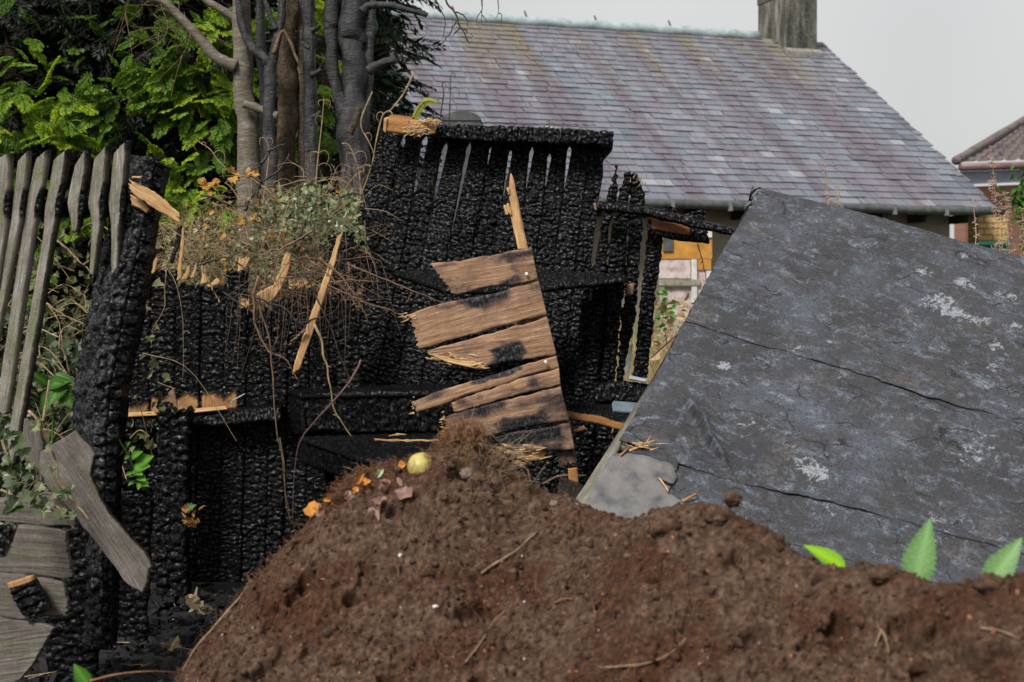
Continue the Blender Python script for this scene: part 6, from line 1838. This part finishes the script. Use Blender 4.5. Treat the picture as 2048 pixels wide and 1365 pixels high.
A = Acc()
A.tube(smooth_path(pp([(104, 900), (106, 830), (100, 770)], 5.86), 12), 0.005, 0.004, 6, tip=.4)
A.build('stem', LF, wd, smooth=True)
sp2 = thing('dry_sprig', 'tuft of one small green leaf and crumpled brown leaves on the charred stud', 'sprig', P(385, 1065, 6.4))
leaf('leaf', '', P(372, 1018, 6.42), P(392, 1010, 6.38), px_r(9, 6.4), M['leaf_pale'], parent=sp2, serr=.4, lobed=.2)
A = Acc()
scatter_leaves(A, [P(388 + ri.normal(0, 8), 1040 + ri.normal(0, 11), 6.4) for k in range(16)], ri.uniform(.02, .05, 16), ['scrap', 'lance'], ri, tip=(.2, .8))
A.build('withered_leaf', M['rust_leaf'], sp2)
leaf('fresh_leaf', 'single dark green toothed leaf at the bottom edge left of the soil heap', P(178, 1372, 3.9), P(147, 1328, 3.9), px_r(18, 3.9), LF, serr=.25, tipv=(.1, .6))

# ================================================================== dry grass and weeds behind the shed
rr = np.random.default_rng(91)
A, A2 = Acc(), Acc()
for k in range(5200):
    Y = rr.uniform(8.6, 14.5)
    x = rr.uniform(-0.5, 4.6) if k % 3 else px2x(rr.uniform(1230, 1460), Y)
    z0 = float(ground_z(np.array(x), np.array(Y)))
    h = rr.uniform(0.5, 1.3) if Y < 12.5 else rr.uniform(.4, .9)
    p = np.array((x, Y, z0))
    ln = np.array((rr.normal(0, .16), rr.normal(0, .1), 1.0)) * h
    s_ = np.array((rr.uniform(.003, .008), 0, 0))
    b_ = np.array((rr.normal(0, .12) * h, 0, -0.05 * h))
    m = p + ln * .55
    e = p + ln + b_
    V = [p - s_, p + s_, m + s_ * .8, m - s_ * .8, e]
    (A2 if k % 7 == 0 else A).add(V, [(0, 1, 2, 3)], [(3, 2, 4)], tip=rr.uniform(.3, 1.0))
M['drygrass'] = leaf_mat('dry_grass', (0.16, 0.095, 0.05), (0.50, 0.36, 0.21), trans=.25)
o = A.build('dry_grass', M['drygrass']); o['kind'] = 'stuff'
o = A2.build('green_grass', LF); o['kind'] = 'stuff'
A, A2 = Acc(), Acc()
pos = [np.array((px2x(rr.uniform(1290, 1430), y_), y_, rr.uniform(.6, 1.5))) for y_ in rr.uniform(8.8, 12, 260)]
scatter_leaves(A, pos, rr.uniform(.03, .09, 260), ['scrap', 'lance'], rr, tip=(.1, 1))
o = A.build('withered_weed_leaves', M['drygrass']); o['kind'] = 'stuff'
pos = [P(rr.normal(cx, 9), rr.normal(cy, 14), 9.4) for cx, cy in ((1318, 615), (1322, 648), (1352, 632), (1395, 606), (1330, 590)) for q in range(14)]
scatter_leaves(A2, pos, rr.uniform(.02, .05, len(pos)), ['lance', 'scrap'], rr, tip=(.3, 1))
o = A2.build('green_weed_leaves', LF); o['kind'] = 'stuff'
def dry_weed(label, base, top, Y, n, w, seed):
    """dry seed stalk: a stem with many short curling side wisps"""
    r = np.random.default_rng(seed)
    A = Acc()
    b_, t_ = P(*base, Y), P(*top, Y)
    w_ = smooth_path([b_, b_ * .5 + t_ * .5 + r.normal(0, .01, 3), t_], 40)
    A.tube(w_, 0.004, 0.0015, 5)
    for k in range(n):
        i = r.integers(2, 40)
        p = w_[i]
        L_ = w * r.uniform(.4, 1.2) * (1.1 - .5 * i / 40)
        an = r.uniform(0, 2 * math.pi)
        d = np.array((math.cos(an), math.sin(an), r.uniform(-.1, .9)))
        c = p + d * L_ * .6
        A.tube(smooth_path([p, c, c + np.array((d[0] * .25 * L_, 0, -.35 * L_ * r.random())), c + r.normal(0, .3, 3) * L_], 8), .0022, .0012, 4)
    return tag(A.build('dry_weed', M['dryweed'], None, smooth=True), label, 'weed', 'dry seed stalks behind the fallen roof')
M['dryweed'] = flat_mat('dry_weed', (0.22, 0.13, 0.09), (0.50, 0.37, 0.28), 60, 0.8)
dry_weed('thin pale seed stalk above the top edge of the felt, nearest its left corner', (1660, 470), (1650, 330), 7.6, 46, .032, 1)
dry_weed('shorter fluffy stalk just right of the thin pale stalk', (1676, 470), (1676, 374), 7.6, 60, .028, 2)
dry_weed('isolated curly dry stalk in front of the rendered wall end', (1938, 560), (1945, 398), 8.0, 44, .030, 3)
dry_weed('tallest bushy dry stalk at the right edge in front of the brick pier', (2012, 620), (1984, 312), 8.2, 170, .050, 4)
dry_weed('bushy dry stalk close right of the tallest one', (2030, 620), (2010, 390), 8.3, 130, .055, 5)
dry_weed('drooping dry stalk cut by the right edge of the view', (2050, 620), (2044, 420), 8.1, 110, .055, 6)
dry_weed('low pale tuft against the rendered wall', (1895, 540), (1890, 475), 8.1, 50, .03, 7)
A = Acc()
scatter_leaves(A, [P(rr.normal(2046, 10), rr.normal(395, 26), 11) for k in range(90)], rr.uniform(.04, .09, 90), ['lance'], rr, tip=(0, .6))
A.tube(smooth_path(pp([(2050, 620), (2046, 480), (2042, 360)], 11), 10), .01, .004, 6, tip=0)
tag(A.build('green_shrub', LF), 'green shrub at the right edge in front of the red brick wall', 'shrub')

# ================================================================== charcoal and scraps on the floor of the shed
A = Acc()
for k in range(3200):
    x, Y = rr.uniform(-2.3, 0.9), rr.uniform(4.6, 7.0)
    z = 0.06 + rr.uniform(0, .05)
    d = rr.normal(0, 1, 3) * np.array((1, 1, .35))
    d /= np.linalg.norm(d)
    L_ = rr.uniform(.006, .030) * (2.6 if rr.random() < .06 else 1)
    s_ = np.cross(d, (0.1, 0.2, 1))
    s_ /= np.linalg.norm(s_)
    u = np.cross(s_, d)
    A.box((x, Y, z), d * L_, s_ * L_ * rr.uniform(.2, .5), u * L_ * rr.uniform(.12, .4), burn=1.0)
o = A.build('charcoal_debris', flat_mat('charcoal', (0.003, 0.003, 0.0035), (0.022, 0.022, 0.024), 60, .6, .9, .006, .25))
o['kind'] = 'stuff'
A = Acc()
for k in range(60):
    p = np.array((rr.uniform(-2.0, .2), rr.uniform(5, 6.9), .11))
    d = rr.normal(0, 1, 3) * np.array((1, .8, .25))
    A.tube([p, p + d * rr.uniform(.03, .1)], .002, .0012, 4)
o = A.build('straw_litter', M['straw'])
o['kind'] = 'stuff'
fl = leaf_mat('scorched_paper', (0.10, 0.065, 0.03), (0.33, 0.26, 0.16), trans=.1)
for k, (x, y, s_, lab) in enumerate([(385, 1198, 34, 'pale curled scrap uppermost on the charcoal beside the soil heap'), (392, 1212, 30, 'tan torn scrap leaning upright on the charcoal'), (398, 1234, 36, 'broad pale scrap just above the low charred strip'), (416, 1230, 22, 'whitish scrap next to the edge of the soil heap'), (352, 1284, 30, 'dull tan scrap lying lowest on the charcoal'), (484, 1152, 26, 'pale flat scrap at the foot of the low wall')]):
    Yk = 1.40 / (y - 600) * F
    A = Acc()
    scatter_leaves(A, [P(x + ri.normal(0, 6), y + ri.normal(0, 4), Yk) + np.array((0, 0, .02)) for q in range(3)], [s_ / F * Yk * f for f in (1, .8, .7)], ['scrap'], ri, facing=(0, -.8, .6), spread=.5, curl=.5, tip=(.3, 1))
    tag(A.build('scorched_scrap', fl), lab, 'scrap', 'pale scraps on the charcoal')
for k, (Lp, Rp, lab) in enumerate([([(340, 1236), (380, 1243), (412, 1250)], [(342, 1246), (380, 1254), (412, 1261)], 'thin charred strip lying under the pale scraps'), ([(400, 1112), (450, 1116), (520, 1122)], [(402, 1124), (450, 1126), (520, 1132)], 'charred strip with an ashy edge along the foot of the low wall'), ([(210, 1212), (260, 1210)], [(214, 1226), (260, 1224)], 'short charred stick left of the charred stud'), ([(230, 1258), (300, 1252)], [(232, 1272), (300, 1266)], 'charred strip in the dark left of the charred stud')]):
    Yk = 1.42 / (Lp[0][1] - 600) * F
    o = plank('charred_strip', pp(Lp, Yk), pp(Rp, Yk), CH, .03, None, res=.006, char=.008, jag=(.006, .006))
    tag(o, lab, 'charred strip', 'charred strips on the floor')

# ================================================================== the soil heap in the foreground
crest_px = [(240, 1440, 3.70), (348, 1372, 3.80), (425, 1275, 3.90), (482, 1200, 3.95), (538, 1130, 4.0), (588, 1075, 4.0), (640, 1020, 4.0), (682, 975, 4.02), (715, 946, 4.05), (755, 930, 4.05), (800, 928, 4.05), (850, 915, 4.05), (885, 890, 4.05), (905, 872, 4.05), (935, 868, 4.05), (965, 885, 4.05), (1000, 925, 4.05), (1040, 958, 4.05), (1090, 985, 4.0), (1150, 1002, 3.9), (1200, 1025, 3.8), (1250, 1042, 3.65), (1290, 1030, 3.55), (1330, 1016, 3.5), (1380, 1012, 3.5), (1440, 1016, 3.45), (1480, 1030, 3.4), (1530, 1062, 3.35), (1580, 1098, 3.3), (1640, 1128, 3.2), (1700, 1142, 3.15), (1760, 1138, 3.1), (1800, 1150, 3.05), (1850, 1166, 3.0), (1900, 1172, 2.95), (1960, 1164, 2.9), (2010, 1152, 2.85), (2060, 1150, 2.8), (2200, 1170, 2.75), (2400, 1230, 2.7)]
cw_ = resample(smooth_path([P(*p) for p in crest_px], 500), 760)
nS, nT = 760, 330
tt = np.concatenate((np.linspace(-1.0, 0, 270), np.linspace(0, 1, 61)[1:]))
dist = np.where(tt < 0, -tt * 1.25, tt * 0.9)           # metres in front of / behind the crest
sl_f = lambda d: 0.62 * d + 0.06 * (1 - np.exp(-d / .06)) * 0
GX = np.zeros((nS, nT)); GY = GX.copy(); GZ = GX.copy()
def smooth_crest(sig):
    if sig < 1:
        return cw_
    r_ = int(3 * sig)
    kx = np.exp(-0.5 * (np.arange(-r_, r_ + 1) / sig) ** 2)
    kx /= kx.sum()
    pad = np.vstack((cw_[0] + (cw_[1] - cw_[0]) * np.arange(-r_, 0)[:, None], cw_, cw_[-1] + (cw_[-1] - cw_[-2]) * np.arange(1, r_ + 1)[:, None]))
    return np.stack([np.convolve(pad[:, q], kx, 'valid') for q in range(3)], 1)
cw0 = cw_
for k in range(nT):
    d = dist[k]
    cw_ = smooth_crest(min(60.0, d * 110.0)) if d > .01 else cw0
    if tt[k] < 0:
        rd = math.sqrt(d * d + 0.05 ** 2) - 0.05
        GX[:, k] = cw_[:, 0] - 0.20 * d
        GY[:, k] = cw_[:, 1] - d
        GZ[:, k] = cw_[:, 2] - 0.72 * rd
    else:
        rd = math.sqrt(d * d + 0.05 ** 2) - 0.05
        GX[:, k] = cw_[:, 0]
        GY[:, k] = cw_[:, 1] + d
        GZ[:, k] = cw_[:, 2] - 1.15 * rd
    cw_ = cw0
# displacement: big lumps, clods, crumbs; streaks running down the slope
u1 = GX * 0.9 + GY * 0.45
bigl = 0.040 * fbm3(GX * 4.2, GY * 4.2, GZ * 4.2, 21, 3)
w1, w2 = worley2(GX * 22 + 3 * noise3(GX * 9, GY * 9, GZ * 9, 3), (GY + GZ * 1.2) * 16, 22)
clod = 0.012 * (1 - np.clip(w1 / 0.75, 0, 1) ** 2)
fine = 0.020 * fbm3(GX * 26, GY * 26, GZ * 26, 23, 4)
crumb = 0.0075 * fbm3(GX * 110, GY * 110, GZ * 110, 24, 2)
strk = 0.026 * fbm2((GX + 0.55 * GZ) * 16, (GY * .9 - GX * .9) * 3.2, 25, 3)
edge_w = np.clip(np.abs(dist)[None] / 0.05, 0.45, 1)
hole = fbm3(GX * 13, GY * 13, GZ * 13, 27, 2)
hole = -0.045 * np.clip((hole - 0.26) / 0.2, 0, 1)
disp = (bigl * np.clip(np.abs(dist)[None] / 0.12, 0.15, 1) + clod + fine + crumb + strk + hole * np.clip(np.abs(dist)[None] / .1, 0, 1)) * edge_w
nrm_z, nrm_y = 0.8, -0.58
GZ2 = np.maximum(GZ + disp * nrm_z, -0.05)
GY2 = GY + disp * np.where(tt < 0, nrm_y, 0.6)[None]
GX2 = GX + 0.3 * crumb + 0.4 * fine
sm, n, l, b = new_mat('fresh_soil')
v = coords(n, l, 'Object')
f1 = noise_node(n, l, v, 3.5, 4, 0.6)
f2 = noise_node(n, l, v, 55, 6, 0.7)
f3 = noise_node(n, l, v, 240, 4, 0.7)
c = ramp(n, l, f2, [(0.28, (0.018, 0.0105, 0.007)), (0.5, (0.064, 0.039, 0.026)), (0.72, (0.15, 0.098, 0.07))])
c2 = ramp(n, l, f2, [(0.28, (0.014, 0.0065, 0.004)), (0.5, (0.047, 0.022, 0.0125)), (0.72, (0.11, 0.051, 0.028))])
c = mix(n, l, ramp(n, l, f1, [(0.45, 0.0), (0.58, 1.0)]), c, c2)
c = mix(n, l, ramp(n, l, f3, [(0.66, 0.0), (0.75, 0.6)]), c, (0.20, 0.13, 0.09))
c = mix(n, l, ramp(n, l, noise_node(n, l, v, 70, 2, .5), [(0.72, 0.0), (0.77, 0.7)]), c, (0.20, 0.085, 0.035))
l.new(c, b.inputs['Base Color'])
b.inputs['Roughness'].default_value = 0.95
b.inputs['Specular IOR Level'].default_value = 0.12
bump(n, l, b, mix(n, l, .5, f2, f3), 0.9, 0.006)
i, j = np.meshgrid(np.arange(nS - 1), np.arange(nT - 1), indexing='ij')
a = (i * nT + j).ravel()
V = np.stack((GX2, GY2, GZ2), -1)
mound = mk('soil_heap', V.reshape(-1, 3), [np.stack((a, a + nT, a + nT + 1, a + 1), 1)], sm)
tag(mound, 'long heap of freshly dug crumbly brown soil across the foreground', 'soil heap')
def surf(px, f):
    """point on the heap: photo column px, f metres in front of the crest"""
    ks = np.argmin(np.abs((cw_[:, 0] / cw_[:, 1] * F + 1024) - px))
    kt = np.argmin(np.abs(dist - f) + (tt > 0) * 9)
    return V[ks, kt]
Vpx = V[..., 0] / V[..., 1] * F + 1024
Vpy = HY + (CZ - V[..., 2]) / V[..., 1] * F
def hit(px, py):
    """heap surface point seen at a photo point, nearest the crest side"""
    d = (Vpx - px) ** 2 + (Vpy - py) ** 2 + np.where(tt > 0.02, 1e6, 0)[None]
    k = np.unravel_index(np.argmin(d), d.shape)
    return V[k].copy()
# crumbs
ico = []
ph = (1 + 5 ** .5) / 2
iv_ = np.array([(-1, ph, 0), (1, ph, 0), (-1, -ph, 0), (1, -ph, 0), (0, -1, ph), (0, 1, ph), (0, -1, -ph), (0, 1, -ph), (ph, 0, -1), (ph, 0, 1), (-ph, 0, -1), (-ph, 0, 1)]) / 1.9
it_ = np.array([(0, 11, 5), (0, 5, 1), (0, 1, 7), (0, 7, 10), (0, 10, 11), (1, 5, 9), (5, 11, 4), (11, 10, 2), (10, 7, 6), (7, 1, 8), (3, 9, 4), (3, 4, 2), (3, 2, 6), (3, 6, 8), (3, 8, 9), (4, 9, 5), (2, 4, 11), (6, 2, 10), (8, 6, 7), (9, 8, 1)])
rs = np.random.default_rng(33)
A = Acc()
for k in range(15000):
    ks, kt = rs.integers(0, nS), int(nT * rs.random() ** 0.8 * .86)
    p = V[ks, 268 - kt if kt < 268 else kt]
    s_ = rs.uniform(.002, .006) if rs.random() < .9 else rs.uniform(.006, .014)
    A.add(p + iv_ * s_ * rs.uniform(.6, 1.3, (12, 3)), None, it_)
o = A.build('soil_crumbs', sm, None, smooth=True)
o['kind'] = 'stuff'
for nm, cnt_, c1_, c2_ in (('reddish_chips', 420, (0.14, 0.055, 0.025), (0.34, 0.16, 0.08)), ('pale_grit', 90, (0.25, 0.21, 0.17), (0.5, 0.46, 0.42))):
    A = Acc()
    for k in range(cnt_):
        ks, kt = rs.integers(0, nS), int(270 * rs.random() ** 0.8 * .8)
        s_ = rs.uniform(.0015, .0045)
        A.add(V[ks, 268 - kt] + (iv_ * np.array((1, 1, 1.8 if cnt_ > 100 else 1))) @ np.linalg.qr(rs.normal(0, 1, (3, 3)))[0] * s_ * rs.uniform(.5, 1.3, (12, 3)), None, it_)
    o = A.build(nm, flat_mat(nm, c1_, c2_, 30, .9))
    o['kind'] = 'stuff'
# hair roots: matted along the left shoulder and in tufts elsewhere
A, A2 = Acc(), Acc()
def fibre(p, d, L_, r, B):
    d = d / np.linalg.norm(d)
    pts = [p, p + d * L_ * .4 + rs.normal(0, .18, 3) * L_, p + d * L_ * .8 + rs.normal(0, .25, 3) * L_, p + d * L_ + rs.normal(0, .3, 3) * L_]
    B.tube(smooth_path(pts, 8), r, r * .5, 3)
for k in range(1100):
    px = rs.uniform(640, 860) if k < 420 else (rs.uniform(360, 700) if k < 640 else rs.uniform(880, 1060))
    f = abs(rs.normal(0, .07)) if k < 640 else abs(rs.normal(0, .07))
    p = surf(px, f)
    fibre(p, np.array((-1.0 if px < 880 else rs.normal(0, 1), rs.normal(0, .7), rs.normal(.4, .7))), rs.uniform(.008, .028), rs.uniform(.0005, .0011), A if k < 640 or rs.random() < .5 else A2)
for k in range(420):
    p = surf(rs.uniform(400, 2100), rs.random() ** .7 * .7)
    fibre(p, np.array((rs.normal(0, 1), -.6, rs.normal(.2, .7))), rs.uniform(.015, .06), rs.uniform(.0006, .0012), A if rs.random() < .5 else A2)
M['root_red'] = flat_mat('reddish_root', (0.11, 0.05, 0.025), (0.26, 0.13, 0.065), 40, .85)
M['root_pale'] = flat_mat('pale_root', (0.11, 0.07, 0.04), (0.27, 0.19, 0.12), 40, .85)
o = A.build('hair_roots', M['root_red'], None, smooth=True); o['kind'] = 'stuff'
o = A2.build('pale_hair_roots', M['root_pale'], None, smooth=True); o['kind'] = 'stuff'
# longer roots, each a thing
for k, (pts, r, lab, mt) in enumerate([
    ([(478, 1150), (470, 1180), (440, 1220), (420, 1260), (385, 1300), (350, 1330)], 4.5, 'long yellowish root running down the left flank of the soil heap', 'root_pale'),
    ([(475, 1170), (470, 1200), (462, 1225), (450, 1240)], 4, 'short root beside the long yellowish one on the left flank', 'root_pale'),
    ([(180, 1362), (240, 1348), (300, 1343), (350, 1343)], 3.2, 'thin root sticking out level to the left at the foot of the heap', 'root_red'),
    ([(962, 1152), (990, 1130), (1030, 1108), (1056, 1085), (1075, 1066)], 4.2, 'pale root lying diagonally in the middle of the soil heap', 'root_pale'),
    ([(930, 1330), (960, 1290), (985, 1250), (1010, 1225)], 2.6, 'thin root slanting below the pale root near the bottom edge', 'root_pale'),
    ([(1200, 1342), (1240, 1336), (1290, 1330), (1340, 1312), (1370, 1280)], 3.4, 'pale root curving across the lower middle of the heap', 'root_pale'),
    ([(1750, 1300), (1760, 1270), (1772, 1290), (1776, 1310)], 3.4, 'hooked pale root on the right part of the heap', 'root_pale'),
    ([(1960, 1262), (2000, 1268), (2040, 1285)], 3.4, 'pale root at the right edge of the heap', 'root_pale'),
    ([(1110, 1208), (1130, 1204), (1146, 1202)], 4.0, 'short orange root fragment right of the pale diagonal root', 'root_red'),
    ([(655, 1010), (690, 1000), (705, 1022)], 2.2, 'thin dark root under the orange scraps', 'root_red'),
    ([(1085, 968), (1120, 952), (1172, 951)], 2.4, 'thin pale root poking out level behind the soil tuft', 'root_pale')]):
    A = Acc()
    A.tube(smooth_path([hit(x, y) + np.array((0, -.004, .006)) if not (x < 330 or (x > 1080 and y < 970)) else P(x, y, 3.7 if x < 400 else 4.0) for x, y in pts], 26), px_r(r, 3.7) * .7, px_r(r, 3.7) * .3, 6, .35, k)
    tag(A.build('root', M[mt], None, smooth=True), lab, 'root', 'roots sticking out of the soil heap')
# tuft of turf roots on the crest
A, A2 = Acc(), Acc()
for k in range(900):
    p = surf(rs.normal(925, 22), abs(rs.normal(0, .035)))
    fibre(p, np.array((rs.normal(0, 1), rs.normal(-.3, .6), rs.normal(.6, .7))), rs.uniform(.012, .04), rs.uniform(.0008, .0018), A)
for k in range(160):
    p = surf(rs.normal(985, 30), abs(rs.normal(0, .03)))
    fibre(p, np.array((rs.normal(.5, .6), rs.normal(-.6, .5), rs.normal(-.2, .7))), rs.uniform(.03, .09), rs.uniform(.0009, .0018), A2)
tf_ = thing('root_tuft', 'bristly tuft of reddish roots crowning the soil heap below the door panel', 'root tuft', surf(925, 0))
A.build('fibre', M['root_red'], tf_, smooth=True)
A2.build('straw_blade', M['root_pale'], tf_, smooth=True)
# windfall apple
ap = thing('windfall_apple', 'bruised yellow windfall apple resting on the crest of the soil heap', 'apple', P(842, 956, 3.98))
th_ = np.linspace(0, math.pi, 20)
ph_ = np.linspace(0, 2 * math.pi, 28, endpoint=False)
T_, Pp = np.meshgrid(th_, ph_, indexing='ij')
rad = 0.040 * (1 - .16 * np.exp(-(T_ / .35) ** 2) - .10 * np.exp(-((math.pi - T_) / .3) ** 2)) * (1 + .05 * noise3(np.sin(T_) * np.cos(Pp) * 2, np.sin(T_) * np.sin(Pp) * 2, np.cos(T_) * 2, 3))
loc = np.stack((rad * np.sin(T_) * np.cos(Pp), rad * np.sin(T_) * np.sin(Pp), rad * .95 * np.cos(T_)), -1).reshape(-1, 3)
rot = np.array(Matrix.Rotation(R_(50), 3, 'Y')) @ np.array(Matrix.Rotation(R_(20), 3, 'X'))
apv = loc @ rot.T + P(843, 934, 3.98)
i, j = np.meshgrid(np.arange(19), np.arange(28), indexing='ij')
q = np.stack((i * 28 + j, (i + 1) * 28 + j, (i + 1) * 28 + (j + 1) % 28, i * 28 + (j + 1) % 28), -1).reshape(-1, 4)
mk('flesh', apv, [q], flat_mat('bruised_apple_skin', (0.16, 0.085, 0.03), (0.36, 0.30, 0.09), 34, .45, .1, .002, .4, c3=(0.42, 0.37, 0.14)), ap)
A = Acc()
A.tube([P(862, 918, 3.97), P(868, 914, 3.96), P(872, 912, 3.96)], .0018, .0014, 5)
A.build('stalk', M['twig'], ap)
# orange and pinkish scraps along the crest
pk_m = leaf_mat('pinkish_bark_scrap', (0.12, 0.065, 0.05), (0.28, 0.17, 0.135), trans=.05)
or_m = leaf_mat('orange_leaf', (0.36, 0.13, 0.03), (0.62, 0.28, 0.06), trans=.2)
gn_m = leaf_mat('pale_green_scrap', (0.24, 0.34, 0.18), (0.46, 0.56, 0.36), trans=.2)
for k, (x, y, s_, mt, lab) in enumerate([(812, 934, 16, or_m, 'orange scrap touching the left side of the apple'), (768, 943, 24, gn_m, 'pale green leaf scrap left of the apple'), (733, 968, 26, or_m, 'orange leaf upper of the two below the pale green scrap'), (712, 976, 24, or_m, 'orange leaf left of the upper orange leaf'), (660, 1005, 28, or_m, 'bright orange leaf on the edge of the left flank'), (632, 1036, 26, or_m, 'orange brown leaf lowest on the left flank'), (648, 1022, 22, pk_m, 'pinkish scrap between two orange leaves on the flank'), (778, 962, 30, pk_m, 'pinkish bark scrap under the pale green scrap'), (768, 998, 36, pk_m, 'large pinkish bark scrap in the middle of the heap shoulder'), (805, 976, 34, pk_m, 'pinkish bark scrap below the apple'), (748, 1020, 26, pk_m, 'dull pinkish scrap lowest below the large bark scrap'), (700, 985, 20, pk_m, 'small pinkish scrap near the orange leaves')]):
    A = Acc()
    p = hit(x, y) + np.array((0, -.008, .006))
    scatter_leaves(A, [p, p + ri.normal(0, .004, 3)], [s_ * 1.2 / F * 4, s_ * .7 / F * 4], ['scrap', 'lance'], ri, facing=(-.2, -1, .7), spread=.35, curl=.4, tip=(.3, 1))
    tag(A.build('leaf_scrap', mt), lab, 'leaf scrap', 'scraps of leaf and bark on the heap')
# stones and clods lying on the slope
st_m = flat_mat('muddy_stone', (0.09, 0.065, 0.05), (0.22, 0.17, 0.14), 30, .85)
for k, (x, y, s_, lab, mt) in enumerate([(930, 945, 15, 'brownish stone half buried right of the apple', st_m), (1120, 1080, 12, 'dark stone near the upper right end of the pale root', sm), (580, 1170, 17, 'flat dark clod on the left part of the heap', sm), (855, 1145, 12, 'black clod in a hollow left of the pale root', sm), (1466, 1000, 16, 'small reddish clod standing up on the right hand crest', sm), (1440, 1036, 24, 'rounded brown clod on the right hand crest below the small one', sm), (1770, 1152, 22, 'reddish clod on the crest between the two green leaves', sm), (1980, 1172, 22, 'dark clod on the crest at the foot of the right leaf', sm), (1110, 1010, 10, 'pale pebble on the crest right of the root tuft', st_m), (1330, 1058, 26, 'large rounded brown clod on the left end of the right hand crest', sm), (870, 1215, 5, 'tiny white pebble in the middle of the heap', M['white']), (800, 1112, 5, 'tiny white pebble above the middle of the heap', M['white'])]):
    A = Acc()
    p = hit(x, y) if y > 1005 or x < 1400 else P(x, y, 3.42)
    s2 = s_ / F * 3.7
    nn = 26
    NP = 34
    T_, Pp = np.meshgrid(np.linspace(0, math.pi, nn), np.linspace(0, 2 * math.pi, 34, endpoint=False), indexing='ij')
    D = np.stack((np.sin(T_) * np.cos(Pp), np.sin(T_) * np.sin(Pp), np.cos(T_)), -1)
    rad = s2 * (1 + .45 * fbm3(D[..., 0] * 2.2 + k, D[..., 1] * 2.2, D[..., 2] * 2.2, 40, 4) + .18 * fbm3(D[..., 0] * 8 + k, D[..., 1] * 8, D[..., 2] * 8, 41, 3))
    vv = (D * rad[..., None] * np.array((1.1, .9, .8))).reshape(-1, 3) + p
    i, j = np.meshgrid(np.arange(nn - 1), np.arange(NP), indexing='ij')
    q = np.stack((i * NP + j, (i + 1) * NP + j, (i + 1) * NP + (j + 1) % NP, i * NP + (j + 1) % NP), -1).reshape(-1, 4)
    o = mk('stone' if mt in (st_m, M['white']) else 'soil_clod', vv, [q], mt)
    tag(o, lab, 'stone' if mt in (st_m, M['white']) else 'clod', 'stones and clods on the heap')
# fresh green leaves poking up from behind the right hand crest
leaf('fresh_leaf', 'bright yellow green leaf lying over the crest, leftmost of three leaves', P(1690, 1140, 3.22), P(1607, 1087, 3.26), px_r(26, 3.2), M['leaf_bright'], serr=.08, nrm=(.3, -.7, .8), stalk=.03, tipv=(.2, .9), group='fresh leaves on the heap')
leaf('fresh_leaf', 'upright pale green toothed leaf standing on the crest, middle of three', P(1828, 1172, 3.1), P(1860, 1036, 3.1), px_r(35, 3.1), M['leaf_pale'], serr=.3, sn=13, curl=.05, nrm=(-.5, -1, .25), stalk=.05, tipv=(.3, .9), group='fresh leaves on the heap')
leaf('fresh_leaf', 'pale green leaf leaning right at the right edge, rightmost of three', P(1972, 1176, 2.95), P(2044, 1074, 2.95), px_r(30, 2.95), M['leaf_pale'], serr=.22, sn=15, nrm=(-.4, -1, .25), stalk=.05, tipv=(.3, .9), group='fresh leaves on the heap')
leaf('fresh_leaf', 'small pale leaf lobe at the foot of the middle leaf', P(1812, 1166, 3.1), P(1796, 1152, 3.1), px_r(7, 3.1), M['leaf_pale'], nrm=(0, -1, .3))
